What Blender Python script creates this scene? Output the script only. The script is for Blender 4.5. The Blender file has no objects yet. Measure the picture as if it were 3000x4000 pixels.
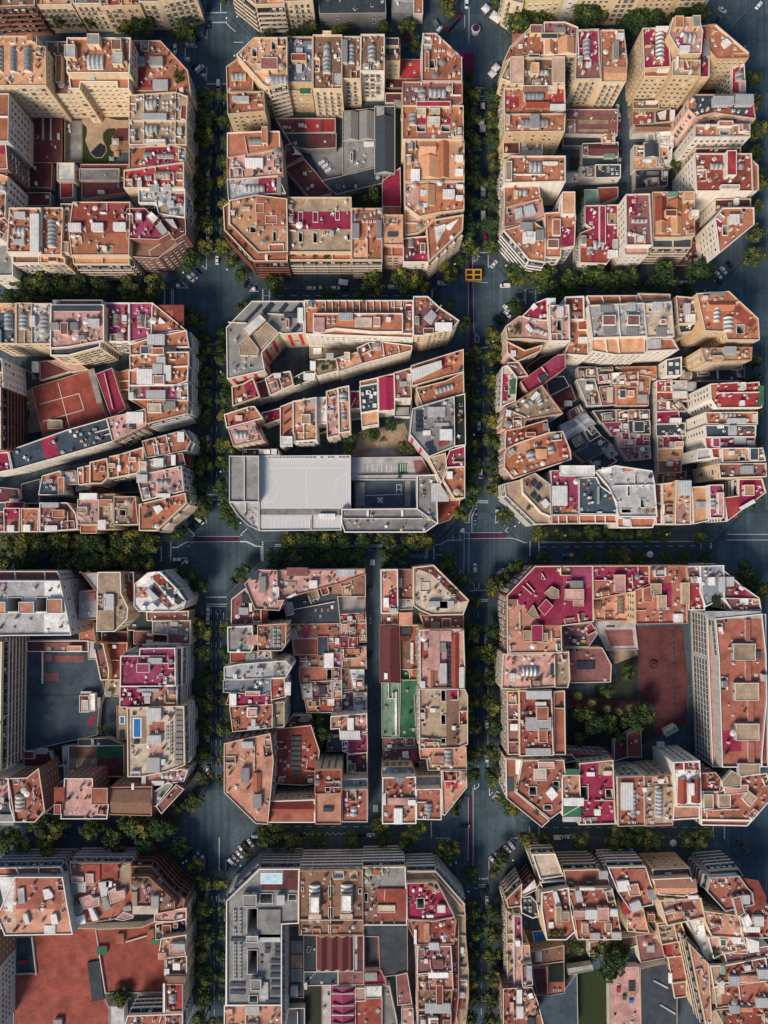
import bpy, bmesh, math, random
from mathutils import Vector, Matrix, geometry
from math import radians, pi, sin, cos, hypot
random.seed(7)
C = bpy.context.scene.collection
sc = bpy.context.scene
K, NX, NY, H = 0.128, 1480.0, 2120.0, 365.0
OBJ = bpy.data.objects.new

def W(u, v, z=0.0):
    s = K * (H - z) / H
    return Vector(((u - NX) * s, (NY - v) * s, z))

# ------------------------------------------------------------------ materials
COL = dict(L=(.54,.54,.535), t=(.45,.166,.088), o=(.62,.325,.18), b=(.245,.135,.088), d=(.135,.042,.045), m=(.33,.024,.075), M=(.34,.052,.125),
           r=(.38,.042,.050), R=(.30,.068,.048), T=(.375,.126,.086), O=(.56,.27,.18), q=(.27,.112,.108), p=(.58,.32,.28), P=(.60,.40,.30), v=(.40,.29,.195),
           c=(.62,.50,.38), g=(.27,.265,.255), l=(.47,.47,.475), w=(.78,.77,.75), k=(.048,.062,.078), s=(.058,.088,.122),
           S=(.24,.27,.32), n=(.045,.17,.085), G=(.22,.36,.27), e=(.018,.03,.018), y=(.70,.40,.08), u=(.03,.22,.62))
WALL = dict(c=(.66,.51,.34), w=(.74,.68,.60), o=(.60,.43,.25), b=(.27,.115,.085), g=(.45,.44,.43), p=(.66,.42,.34), y=(.66,.53,.31),
            d=(.12,.04,.04), l=(.52,.52,.51), q=(.27,.1,.1), v=(.5,.38,.24))
_m = {}

def mat(key, col, kind='roof', rough=.85):
    if key in _m: return _m[key]
    m = bpy.data.materials.new(key); m.use_nodes = True
    nt = m.node_tree; N = nt.nodes; L = nt.links
    for n in list(N): N.remove(n)
    out = N.new('ShaderNodeOutputMaterial'); b = N.new('ShaderNodeBsdfPrincipled')
    L.new(b.outputs[0], out.inputs[0]); b.inputs['Roughness'].default_value = rough
    b.inputs['Specular IOR Level'].default_value = .25
    geo = N.new('ShaderNodeNewGeometry'); oi = N.new('ShaderNodeObjectInfo')
    def noise(scale, detail=4, rough_=.6, vec=None):
        n = N.new('ShaderNodeTexNoise'); n.inputs['Scale'].default_value = scale
        n.inputs['Detail'].default_value = detail; n.inputs['Roughness'].default_value = rough_
        L.new(vec or geo.outputs['Position'], n.inputs['Vector']); return n.outputs[0]
    def rng(v, a, b_, c, d):
        n = N.new('ShaderNodeMapRange'); L.new(v, n.inputs[0])
        for i, x in enumerate((a, b_, c, d)): n.inputs[i+1].default_value = x
        return n.outputs[0]
    def mul(a, b_):
        n = N.new('ShaderNodeMath'); n.operation = 'MULTIPLY'; L.new(a, n.inputs[0])
        if hasattr(b_, 'links'): L.new(b_, n.inputs[1])
        else: n.inputs[1].default_value = b_
        return n.outputs[0]
    def mixc(f, a, b_):
        n = N.new('ShaderNodeMix'); n.data_type = 'RGBA'; 
        if hasattr(f, 'links'): L.new(f, n.inputs[0])
        else: n.inputs[0].default_value = f
        for i, x in ((6, a), (7, b_)):
            if hasattr(x, 'links'): L.new(x, n.inputs[i])
            else: n.inputs[i].default_value = (*x, 1)
        return n.outputs[2]
    def scale(colr, f):
        n = N.new('ShaderNodeVectorMath'); n.operation = 'SCALE'
        if hasattr(colr, 'links'): L.new(colr, n.inputs[0])
        else: n.inputs[0].default_value = colr
        L.new(f, n.inputs['Scale']); return n.outputs[0]
    lum = sum(col) / 3
    if kind == 'roof':
        big = rng(noise(.16, 5, .65), .25, .75, .5, 1.36)
        mid = rng(noise(1.1, 5, .7), .25, .75, .72, 1.25)
        f = mul(mul(big, mid), rng(oi.outputs['Random'], 0, 1, .86, 1.14))
        tone = tuple(c * .55 + lum * .45 * k for c, k in zip(col, (1.1, 1.0, .92)))
        base = mixc(rng(noise(.33, 6, .7), .45, .8, 0, .75), col, tone)
        # grime: dark blotches and pale scuffs
        base = mixc(rng(noise(.55, 8, .75), .54, .70, 0, .6), base, tuple(c * .45 for c in col))
        base = mixc(rng(noise(2.6, 3, .6), .66, .74, 0, .35), base, tuple(min(.8, c * 1.3 + .08) for c in col))
        # paving joints, one every couple of metres
        br = N.new('ShaderNodeTexBrick'); br.inputs['Scale'].default_value = .34; br.inputs['Mortar Size'].default_value = .012
        br.inputs['Color1'].default_value = (1, 1, 1, 1); br.inputs['Color2'].default_value = (.9, .9, .9, 1); br.inputs['Mortar'].default_value = (.7, .68, .66, 1)
        L.new(geo.outputs['Position'], br.inputs['Vector'])
        n = N.new('ShaderNodeMix'); n.data_type = 'RGBA'; n.blend_type = 'MULTIPLY'; n.inputs[0].default_value = .6
        L.new(scale(base, f), n.inputs[6]); L.new(br.outputs[0], n.inputs[7]); res = n.outputs[2]
    elif kind == 'ribbed':
        wv = N.new('ShaderNodeTexWave'); wv.inputs['Scale'].default_value = .42; wv.inputs['Distortion'].default_value = .4
        wv.bands_direction = 'X'; L.new(geo.outputs['Position'], wv.inputs['Vector'])
        f = mul(rng(wv.outputs[1], 0, 1, .68, 1.12), rng(noise(.5, 5, .7), .25, .75, .75, 1.2))
        f = mul(f, rng(oi.outputs['Random'], 0, 1, .8, 1.15))
        res = scale(mixc(rng(noise(1.2, 5, .7), .58, .75, 0, .35), col, (.30, .2, .14)), f)
    elif kind == 'tile':
        wv = N.new('ShaderNodeTexWave'); wv.inputs['Scale'].default_value = .8; wv.inputs['Distortion'].default_value = 1.2
        L.new(geo.outputs['Position'], wv.inputs['Vector'])
        f = mul(rng(wv.outputs[1], 0, 1, .82, 1.1), rng(noise(1.6, 4, .7), .25, .75, .65, 1.3))
        f = mul(f, rng(oi.outputs['Random'], 0, 1, .85, 1.12))
        res = scale(mixc(rng(noise(.5, 6, .7), .5, .75, 0, .6), col, tuple(c * .5 for c in col)), f)
    elif kind == 'wall':
        mp = N.new('ShaderNodeMapping'); mp.inputs['Scale'].default_value = (1, 1, .18); L.new(geo.outputs['Position'], mp.inputs[0])
        f = mul(rng(noise(.6, 5, .65, mp.outputs[0]), .25, .75, .76, 1.16), rng(oi.outputs['Random'], 0, 1, .9, 1.08))
        res = scale(mixc(rng(noise(.25, 5, .7), .5, .78, 0, .5), col, tuple(c * .62 for c in col)), f)
    elif kind == 'asphalt':
        f = mul(rng(noise(.06, 7, .7), .3, .7, .6, 1.5), rng(noise(.9, 5, .7), .2, .8, .7, 1.3))
        mp = N.new('ShaderNodeMapping'); mp.inputs['Scale'].default_value = (1, .03, 1); L.new(geo.outputs['Position'], mp.inputs[0])
        f = mul(f, rng(noise(.5, 3, .5, mp.outputs[0]), .3, .7, .78, 1.25))
        res = scale(mixc(rng(noise(.2, 6, .7), .52, .75, 0, .6), col, tuple(c * 1.5 for c in col)), f)
    elif kind == 'leaf':
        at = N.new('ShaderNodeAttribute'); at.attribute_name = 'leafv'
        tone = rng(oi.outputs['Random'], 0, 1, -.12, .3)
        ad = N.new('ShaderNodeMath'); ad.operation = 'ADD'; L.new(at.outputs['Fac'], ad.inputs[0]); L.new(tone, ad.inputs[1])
        res = mixc(rng(ad.outputs[0], .84, 1.4, 0, 1), col, (.30, .255, .04))  # yellow mixed in on upper leaves: sunlit tops painted, plus random tone
    elif kind == 'glass':
        res = scale(col, rng(noise(.9, 3, .6), .3, .7, .5, 1.4))
    elif kind == 'water':
        res = scale(col, rng(noise(.8, 3, .6), .3, .7, .8, 1.25))
    elif kind == 'lawn':
        res = scale(col, rng(noise(1.4, 6, .75), .25, .75, .55, 1.5))
    else:
        res = scale(col, rng(noise(1.3, 4, .65), .25, .75, .85, 1.12))
    L.new(res, b.inputs['Base Color'])
    if kind in ('roof', 'tile', 'wall', 'asphalt'):
        bp = N.new('ShaderNodeBump'); bp.inputs['Strength'].default_value = .35; bp.inputs['Distance'].default_value = .25
        L.new(noise(1.8, 5, .7), bp.inputs['Height']); L.new(bp.outputs[0], b.inputs['Normal'])
    _m[key] = m
    return m

def rm(c):
    if c == 'L': return mat('roof_pale_concrete', COL[c], 'plain')
    return mat('roof_' + ('x' + c if c.isupper() else c), COL[c], 'roof')
def tm(c): return mat('tile_' + ('x' + c if c.isupper() else c), COL[c], 'tile')
def bm_(c): return mat('rib_' + ('x' + c if c.isupper() else c), COL[c], 'ribbed', .55)
def wm(c): return mat('wall_' + c, WALL[c], 'wall', .9)
CAP = mat('parapet_cap', (.66, .55, .44), 'plain')
CAPW = mat('parapet_cap_white', (.76, .73, .69), 'plain')
CAPT = mat('parapet_cap_terracotta', (.42, .21, .14), 'plain')
CAPG = mat('parapet_cap_stone', (.42, .40, .38), 'plain')
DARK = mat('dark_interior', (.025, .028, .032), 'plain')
GLASS = mat('window_glass', (.028, .034, .042), 'glass', .25)
FRAME = mat('window_frame', (.62, .58, .52), 'plain')
IRON = mat('balcony_iron', (.04, .042, .045), 'plain')
WHITE = mat('white_paint', (.74, .74, .73), 'plain')
PAINTR = mat('road_paint', (.66, .70, .74), 'plain')
LEAF = mat('leaf_green', (.034, .064, .022), 'leaf')
LEAFD = mat('leaf_dark', (.012, .022, .012), 'leaf')
BARK = mat('bark', (.12, .09, .06), 'plain')
PANEL = mat('solar_cell', (.03, .038, .055), 'glass', .3)
LINE = mat('court_paint', (.72, .68, .64), 'plain')
REDP = mat('red_shutter', (.5, .035, .07), 'plain')

# ------------------------------------------------------------------ mesh helpers
class MB:
    def __init__(self): self.v = []; self.f = []; self.mi = []
    def face(self, pts, mi=0):
        n = len(self.v); self.v += [tuple(p) for p in pts]; self.f.append(tuple(range(n, n + len(pts)))); self.mi.append(mi)
    def box(self, x0, y0, z0, x1, y1, z1, mi=0, top=None):
        a = [(x0,y0,z0),(x1,y0,z0),(x1,y1,z0),(x0,y1,z0),(x0,y0,z1),(x1,y0,z1),(x1,y1,z1),(x0,y1,z1)]
        n = len(self.v); self.v += a
        for k, q in enumerate(((0,3,2,1),(4,5,6,7),(0,1,5,4),(1,2,6,5),(2,3,7,6),(3,0,4,7))):
            self.f.append(tuple(n + i for i in q)); self.mi.append(top if (k == 1 and top is not None) else mi)
    def prism(self, poly, z0, z1, mi=0, top=None, bottom=False):
        n = len(poly)
        for i in range(n):
            a, b = poly[i], poly[(i+1) % n]
            self.face(((a[0],a[1],z0),(b[0],b[1],z0),(b[0],b[1],z1),(a[0],a[1],z1)), mi)
        for tri in tess([poly]): self.face([(p[0],p[1],z1) for p in tri], mi if top is None else top)
    def bar(self, a, b, w, z0, z1, mi=0):
        d = Vector((b[0]-a[0], b[1]-a[1], 0))
        if d.length < 1e-4: return
        d.normalize(); nrm = Vector((-d.y, d.x, 0)) * w / 2
        p = [(a[0]-nrm.x, a[1]-nrm.y), (b[0]-nrm.x, b[1]-nrm.y), (b[0]+nrm.x, b[1]+nrm.y), (a[0]+nrm.x, a[1]+nrm.y)]
        self.prism(p, z0, z1, mi)
    def cyl(self, x, y, z0, z1, r0, r1=None, n=10, mi=0, cap=True):
        r1 = r0 if r1 is None else r1
        a = [(x + r0*cos(2*pi*i/n), y + r0*sin(2*pi*i/n), z0) for i in range(n)]
        b = [(x + r1*cos(2*pi*i/n), y + r1*sin(2*pi*i/n), z1) for i in range(n)]
        for i in range(n): self.face((a[i], a[(i+1)%n], b[(i+1)%n], b[i]), mi)
        if cap: self.face(b, mi)
    def mesh(self, name, mats):
        me = bpy.data.meshes.new(name); me.from_pydata(self.v, [], self.f)
        for m in mats: me.materials.append(m)
        if any(self.mi): me.polygons.foreach_set('material_index', self.mi)
        me.update(); return me
    def build(self, name, mats, parent=None, loc=(0,0,0), rz=0):
        return link(name, self.mesh(name, mats), parent, loc, rz)

def link(name, me, parent=None, loc=(0,0,0), rz=0, sc_=None):
    o = OBJ(name, me); C.objects.link(o); o.parent = parent; o.location = loc
    if rz: o.rotation_euler = (0, 0, rz)
    if sc_: o.scale = sc_
    return o
def tag(o, label=None, cat=None, group=None, kind=None):
    if label: o['label'] = label
    if cat: o['category'] = cat
    if group: o['group'] = group
    if kind: o['kind'] = kind
    return o
def tess(loops):
    L = [[Vector((p[0], p[1], 0)) for p in l] for l in loops]
    flat = [p for l in L for p in l]
    out = []
    for t in geometry.tessellate_polygon(L):
        a, b, c = (flat[i] for i in t)
        if (b-a).cross(c-a).z < 0: a, b, c = a, c, b
        out.append((a, b, c))
    return out
def area(p): return sum(p[i][0]*p[(i+1)%len(p)][1]-p[(i+1)%len(p)][0]*p[i][1] for i in range(len(p)))/2
def ccw(p):
    q = [p[0]]
    for x in p[1:]:
        if hypot(x[0]-q[-1][0], x[1]-q[-1][1]) > .05: q.append(x)
    return q if area(q) > 0 else q[::-1]
def inset(p, d):
    n = len(p); out = []
    for i in range(n):
        a, b, c = Vector(p[i-1][:2]), Vector(p[i][:2]), Vector(p[(i+1)%n][:2])
        e1 = (b-a).normalized(); e2 = (c-b).normalized()
        n1 = Vector((-e1.y, e1.x)); n2 = Vector((-e2.y, e2.x)); m = n1 + n2
        if m.length < .3: out.append(tuple(b + n1*d)); continue
        m.normalize(); k = d / max(.4, m.dot(n1)); out.append(tuple(b + m*k))
    return out
def inside(p, x, y):
    r = False; n = len(p); j = n-1
    for i in range(n):
        if (p[i][1] > y) != (p[j][1] > y) and x < (p[j][0]-p[i][0])*(y-p[i][1])/(p[j][1]-p[i][1])+p[i][0]: r = not r
        j = i
    return r

# ------------------------------------------------------------------ small shared meshes
def window_mesh(w, h, shut, arch=0):
    b = MB()
    b.box(-w/2-.09, 0, -.09, -w/2, .09, h+.09, 0); b.box(w/2, 0, -.09, w/2+.09, .09, h+.09, 0)
    b.box(-w/2, 0, h, w/2, .09, h+.09, 0); b.box(-w/2-.15, 0, -.17, w/2+.15, .2, -.09, 0)
    b.box(-w/2, .002, -.09, w/2, .03, h, 1); b.box(-.03, .03, 0, .03, .06, h, 0)
    if shut == 1: b.box(-w/2, .03, h*.45, w/2, .075, h, 2)
    if shut == 2:
        b.box(-w/2-.5, 0, 0, -w/2-.1, .06, h, 2); b.box(w/2+.1, 0, 0, w/2+.5, .06, h, 2)
    if shut == 3: b.box(-w/2, .03, 0, w/2, .08, h, 2)
    return b
SHUT = [mat('shutter_cream', (.62,.52,.40), 'plain'), mat('shutter_brown', (.16,.09,.05), 'plain'), mat('shutter_green', (.07,.14,.10), 'plain'), mat('shutter_white', (.72,.71,.69), 'plain')]
WIN = []
def wwin():
    b = window_mesh(2.3, 2.7, 0); b.box(-.6,.03,0,-.54,.06,2.7,0); b.box(.54,.03,0,.6,.06,2.7,0); return b
for i, (w_, h_, s_, sm) in enumerate(((1.2,1.5,0,0),(1.2,1.6,1,0),(1.2,2.2,2,1),(1.2,2.2,2,2),(1.5,1.5,1,3),(1.2,2.3,0,1),(1.3,1.6,3,0),(1.2,2.2,3,1))):
    WIN.append(window_mesh(w_, h_, s_).mesh('window', [FRAME, GLASS, SHUT[sm]]))
WIN.append(wwin().mesh('window', [mat('white_frame', (.74,.74,.73), 'plain'), GLASS]))
def smallbalc(stone):
    b = MB(); b.box(-1.05, 0, -.18, 1.05, .85, -.04, 0)
    if stone: b.box(-1.05, .75, -.04, 1.05, .85, .95, 0); b.box(-1.05, 0, -.04, -.95, .75, .95, 0); b.box(.95, 0, -.04, 1.05, .75, .95, 0)
    else:
        b.box(-1.05, .8, .92, 1.05, .85, .98, 1)
        for i in range(15): x = -1.03 + i*.147; b.box(x-.02, .81, -.04, x+.02, .84, .92, 1)
        for s in (-1.04, 1.01): b.box(s, 0, .92, s+.03, .8, .98, 1)
    return b.mesh('balcony', [FRAME, IRON])
BALC = [smallbalc(0), smallbalc(1)]
def clutter_meshes():
    d = {}
    b = MB(); b.box(-.35,-.45,-.05,.35,.45,1.6,0); b.box(-.45,-.55,1.6,.45,.55,1.72,1)
    for x in (-.2,.2): b.cyl(x,0,1.72,2.1,.13,.1,8,2)
    d['chimney'] = [b.mesh('chimney', [wm('c'), CAP, rm('t')]), b.mesh('chimney', [wm('b'), rm('t'), rm('o')]), b.mesh('chimney', [wm('w'), CAPW, rm('g')])]
    b = MB(); b.box(-.5,-.4,.1,.5,.4,.95,0); b.cyl(0,0,.95,.98,.33,.33,12,1); b.box(-.45,-.35,-.05,-.35,.35,.1,1); b.box(.35,-.35,-.05,.45,.35,.1,1)
    d['air_conditioner'] = [b.mesh('air_conditioner', [WHITE, DARK])]
    b = MB(); b.cyl(0,0,-.05,1.3,.16,.16,9,0); b.cyl(0,0,1.36,1.5,.3,.12,9,0); b.cyl(0,0,1.3,1.36,.2,.3,9,0)
    d['vent_pipe'] = [b.mesh('vent_pipe', [WHITE]), b.mesh('vent_pipe', [rm('o')])]
    b = MB(); b.box(-.7,-.7,-.05,.7,.7,.35,0); b.box(-.6,-.6,.35,.6,.6,.42,1)
    d['roof_hatch'] = [b.mesh('roof_hatch', [CAPW, bm_('l')]), b.mesh('roof_hatch', [CAP, GLASS])]
    b = MB(); b.cyl(0,0,-.05,4.2,.04,.03,6,0)
    for z, w in ((4.0,.45),(3.7,.35),(3.4,.55)): b.box(-w,-.02,z,w,.02,z+.03,0)
    b.box(-.02,-.4,3.85,.02,.4,3.88,0)
    d['antenna'] = [b.mesh('antenna', [mat('aerial_metal', (.3,.3,.3), 'plain')])]
    b = MB(); b.cyl(0,0,.25,1.6,.65,.65,14,0); b.cyl(0,0,1.6,1.75,.65,.25,14,0); b.box(-.5,-.5,-.05,.5,.5,.25,1)
    d['water_tank'] = [b.mesh('water_tank', [WHITE, CAP]), b.mesh('water_tank', [rm('s'), CAP])]
    b = MB(); b.cyl(0,0,-.05,.7,.05,.05,6,0); b.cyl(0,0,.7,.76,.55,.55,12,1)
    for k in range(4):
        x, y = .8*cos(k*pi/2+.4), .8*sin(k*pi/2+.4); b.box(x-.2,y-.2,-.05,x+.2,y+.2,.42,0)
    d['garden_table'] = [b.mesh('garden_table', [WHITE, WHITE]), b.mesh('garden_table', [rm('b'), rm('v')])]
    b = MB(); b.cyl(0,0,-.05,2.1,.04,.04,6,0); b.cyl(0,0,2.05,2.5,1.4,.05,8,1)
    d['parasol'] = [b.mesh('parasol', [IRON, rm('c')]), b.mesh('parasol', [IRON, rm('w')]), b.mesh('parasol', [IRON, rm('g')])]
    return d
CL = clutter_meshes()

def leaf_cloud(blobs, n, size, seed, mats, name, zlo=None):
    R = random.Random(seed); V = []; F = []; val = []
    tot = sum(b[3]**2 for b in blobs)
    for bx, by, bz, br in blobs:
        tone = R.uniform(-.22, .22)
        for _ in range(max(6, int(n*br*br/tot))):
            th = R.uniform(0, 2*pi); cz = R.uniform(-.55, 1); s = math.sqrt(max(0, 1-cz*cz)); rr = br*R.uniform(.62, 1.08)
            p = Vector((bx+rr*s*cos(th), by+rr*s*sin(th), bz+rr*cz*.85))
            nrm = (Vector((s*cos(th), s*sin(th), cz)) + Vector((R.uniform(-.8,.8), R.uniform(-.8,.8), R.uniform(-.3,.8)))).normalized()
            t = nrm.orthogonal().normalized(); t.rotate(Matrix.Rotation(R.uniform(0,6.28), 3, nrm)); q = nrm.cross(t)
            a = size*R.uniform(.6,1.25); b = a*R.uniform(.45,.8)
            k = len(V); V += [tuple(p-t*a), tuple(p-q*b+nrm*.05*a), tuple(p+t*a), tuple(p+q*b+nrm*.05*a)]
            F.append((k,k+1,k+2,k+3)); val.append(min(1.3, max(0, .45+.38*cz+tone+R.uniform(-.18,.18))))  # rises with upward leaves, for the painted sunny tops; rest is random
    me = bpy.data.meshes.new(name); me.from_pydata(V, [], F)
    at = me.attributes.new('leafv', 'FLOAT', 'FACE'); at.data.foreach_set('value', val)
    for m in mats: me.materials.append(m)
    me.update(); return me
def crown_blobs(R, r, h, zc):
    bl = []
    for i in range(15):
        a = R.uniform(0, 2*pi); d = r*math.sqrt(R.uniform(.02, .62)); bl.append((d*cos(a), d*sin(a), zc + R.uniform(-.32,.42)*h*(1-.45*d/r), r*R.uniform(.24,.42)))
    bl.append((0, 0, zc+.25*h, r*.45))
    return bl
CROWN, TRUNK = [], []
for i in range(7):
    R = random.Random(40+i)
    bl = crown_blobs(R, 4.0, 5.0, 7.2)
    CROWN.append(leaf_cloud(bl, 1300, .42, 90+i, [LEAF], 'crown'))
    t = MB(); t.cyl(0,0,0,4.6,.26,.17,8,0,False)
    for bx, by, bz, br in bl[:7]:
        a = Vector((0,0,4.2)); e = Vector((bx,by,bz)); d = e-a; s = d.orthogonal().normalized()*.1; q = d.normalized().cross(s)
        for k in range(4):
            u = [s,q,-s,-q][k]; w = [q,-s,-q,s][k]; t.face((a+u, a+w, e+w*.3, e+u*.3))
    TRUNK.append(t.mesh('trunk', [BARK]))
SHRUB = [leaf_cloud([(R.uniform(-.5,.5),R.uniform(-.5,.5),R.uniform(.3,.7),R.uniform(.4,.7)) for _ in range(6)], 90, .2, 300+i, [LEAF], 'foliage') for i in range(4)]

# ------------------------------------------------------------------ buildings
NWIN = {}
ALLP = []      # (poly, height) of every volume, for hiding windows behind neighbours
def parse(txt):
    items = []; T = None; cur = None
    for ln in txt.strip().split('\n'):
        ln = ln.strip()
        if not ln: continue
        a = ln.split(' ')
        if a[0] == 'T':
            T = (float(a[1]), float(a[2]), float(a[3]), ' '.join(a[4:])); cur = None; continue
        n = lambda s, T=T: tuple((T[0]+float(x.split(',')[0])/T[2], T[1]+float(x.split(',')[1])/T[2]) for x in s.split())
        if a[0] == 'b':
            head, poly, label = ln.split('|')
            _, rc, wc, h, st = head.split(' ')
            if T[1] > 2100 and rc in 'to': rc = rc.upper()  # lower rows take darker terracotta: the view's light-to-dim grading put into the colour
            if float(h) > 10:
                g = {'pool garden block': .95, 'car yard block': .87, 'narrow lane block': .83, 'red sports court block': .93, 'grey school block': .94, 'forked lanes block': .9, 'dark schoolyard block': .93, 'straight alley block': .93, 'purple schoolyard block': .92, 'red gravel yard block': .87, 'magenta shed block': .9, 'blue pool block': .87, 'northern top street row': .76}[T[3]]; h = float(h)*g
            else: g = 1
            cur = dict(g=g, rc=rc, wc=wc, h=float(h), st=st, poly=n(poly), label=label.strip(), block=T[3], feats=[])
            items.append(('b', cur))
        elif a[0] == 'G':
            head, poly = ln.split('|'); items.append(('G', dict(name=head.split()[1], col=head.split()[2], z=float(head.split()[3]), poly=n(poly))))
        elif a[0] in ('U', 'U2'): items.append((a[0], dict(poly=n(' '.join(a[1:])))))
        elif a[0] == 'm':
            head, poly = ln.split('|'); cur['feats'].append(dict(k='m', h=float(head.split()[1])*cur['g'], col=head.split()[2], poly=n(poly)))
        elif a[0] == 'q':
            pts = [x for x in a[2:] if ',' in x]; rest = [x for x in a[2:] if ',' not in x]
            cur['feats'].append(dict(k=a[1], poly=n(' '.join(pts)), col=rest[0] if rest else None, h=float(rest[1]) if len(rest) > 1 else None, quad=1))
        else:
            pts = [x for x in a[1:] if ',' in x]; rest = [x for x in a[1:] if ',' not in x]
            P = n(' '.join(pts))
            if len(P) == 2 and a[0] not in ('l', 'i'): P = (P[0], (P[1][0], P[0][1]), P[1], (P[0][0], P[1][1]))
            hh = None
            if len(rest) > 1: hh = float(rest[1])
            cur['feats'].append(dict(k=a[0], poly=P, col=rest[0] if rest else None, h=hh))
    for k, d in items:
        if k == 'b':
            for f in d['feats']:
                if f['col'] in ('t', 'o') and d['poly'][0][1] > 2150: f['col'] = f['col'].upper()  # same darker terracotta on rooftop features, dimmer tone put into the colour
    return items

def facade(root, cen, poly, h, zmin, st, wc, seed, budget):
    """windows and balconies on the walls that face the middle of the picture"""
    R = random.Random(seed); n = len(poly); style = R.randrange(8)
    base = {'w':(0,4,6),'c':(2,7,1),'o':(0,1,6),'b':(5,2,0),'g':(0,4,0),'p':(2,3,1),'y':(0,1,4)}.get(wc, (0,1,6))
    wi = base[R.randrange(3)]
    if st == 'C': wi = R.choice((2,3,5,7))
    pitch = R.uniform(2.5, 3.4); fl = R.uniform(3.0, 3.3)
    if st == 'K': wi, pitch, fl = 8, 2.75, 3.1
    wins = []
    for i in range(n):
        a, b = Vector(poly[i]), Vector(poly[(i+1)%n]); d = b-a; Ln = d.length
        if Ln < 2.2: continue
        d.normalize(); nr = Vector((d.y, -d.x)); mid = (a+b)/2
        r = mid.length; face = -mid.dot(nr)/max(r, 1)       # 1: wall looks straight at the point under the camera
        seen = face*r*h/(H-h)/K*.256
        if seen < 2.0: continue
        if r > 330: continue
        rz = math.atan2(d.y, d.x) + pi
        k = max(1, int((Ln-.8)/pitch)); m0 = (Ln-(k-1)*pitch)/2
        nb = []
        for j in range(k):
            p = a + d*(m0+j*pitch); q = p + nr*1.2; top = 0
            for P, ph, bb in ALLP:
                if ph > top and bb[0] < q.x < bb[2] and bb[1] < q.y < bb[3] and inside(P, q.x, q.y): top = ph
            nb.append(top)
        nb_mid = sorted(nb)[len(nb)//2]
        if nb_mid > 10 and h-nb_mid < 9 and R.random() < .75: continue      # blank party wall above a neighbour
        band = st in ('Z', 'B') and nb_mid < 8 and Ln > 4
        nf = int((h-zmin-1.0)/fl)
        for f in range(nf):
            z = h-.9-(f+1)*fl+1.0
            if z < max(zmin, 1.0)+.2: break
            if band:
                if z < nb_mid+2: continue
                dep = 1.25; m = MB()
                m.box(.25, 0, -1.12, Ln-.25, dep, -.95, 0); m.box(.25, dep-.1, -.95, Ln-.25, dep, -.02, 0)
                m.box(.25, 0, -.95, .35, dep-.1, -.02, 0); m.box(Ln-.35, 0, -.95, Ln-.25, dep-.1, -.02, 0)
                m.box(.4, .02, -.95, Ln-.4, .06, fl-1.25, 1)  # dark strip behind the band: shade of the balcony recess put into the colour
                k2 = int(Ln/5)
                for t in range(1, k2): m.box(t*Ln/k2-.06, 0, -.95, t*Ln/k2+.06, dep-.1, .9, 0)
                bc = {'b': wm('p') if st == 'B' else wm('b'), 'g': wm('l')}.get(wc, CAPW if st == 'B' else CAP)
                if wc == 'w': bc = CAPW
                pos = b + nr*.0; o = m.build('balcony', [bc, GLASS], root, (pos.x-cen.x, pos.y-cen.y, z), rz)
                for j in range(k):
                    if R.random() < .6: wins.append((z-.1, a + d*(m0+j*pitch), rz, 4 if R.random() < .5 else 5, None))
                continue
            for j in range(k):
                if z < nb[j]+1.2: continue
                p = a + d*(m0+j*pitch)
                if st == 'S' and j % 2 == 0: wins.append((z-.6, p, rz, 'S', None)); continue
                if st in ('N',) and R.random() < .55: continue
                w2 = wi if st == 'K' or R.random() < .75 else R.choice(base)
                bal = None
                if st == 'C' and z > 3 and R.random() < .8: bal = 0 if wc in 'cop' else R.choice((0, 1))
                wins.append((z-(.6 if w2 in (2,3,5,7) else 0), p, rz, w2, bal))
    wins.sort(key=lambda t: -t[0])
    extra = MB(); nb_ = 0
    used = NWIN.get(root.name, 0)
    for idx, (z, p, rz, w2, bal) in enumerate(wins):
        loc = (p.x-cen.x, p.y-cen.y, z)
        if idx + used < 98:
            NWIN[root.name] = idx + used + 1
            if w2 == 'S': link('shutter_panel', SPANEL, root, loc, rz)
            else: link('window', WIN[w2], root, loc, rz)
            if bal is not None: link('balcony', BALC[bal], root, loc, rz)
        else:
            M = Matrix.Translation(loc) @ Matrix.Rotation(rz, 4, 'Z'); me = WIN[w2] if w2 != 'S' else WIN[0]
            for pl in me.polygons:
                extra.face([M @ me.vertices[v].co for v in pl.vertices], min(1, pl.material_index))
    if extra.f: tag(extra.build('lower_window', [FRAME, GLASS], root), kind='stuff')
_b = MB(); _b.box(-.75,0,-.4,.75,.12,2.6,0); SPANEL = _b.mesh('shutter_panel', [REDP])

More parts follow.
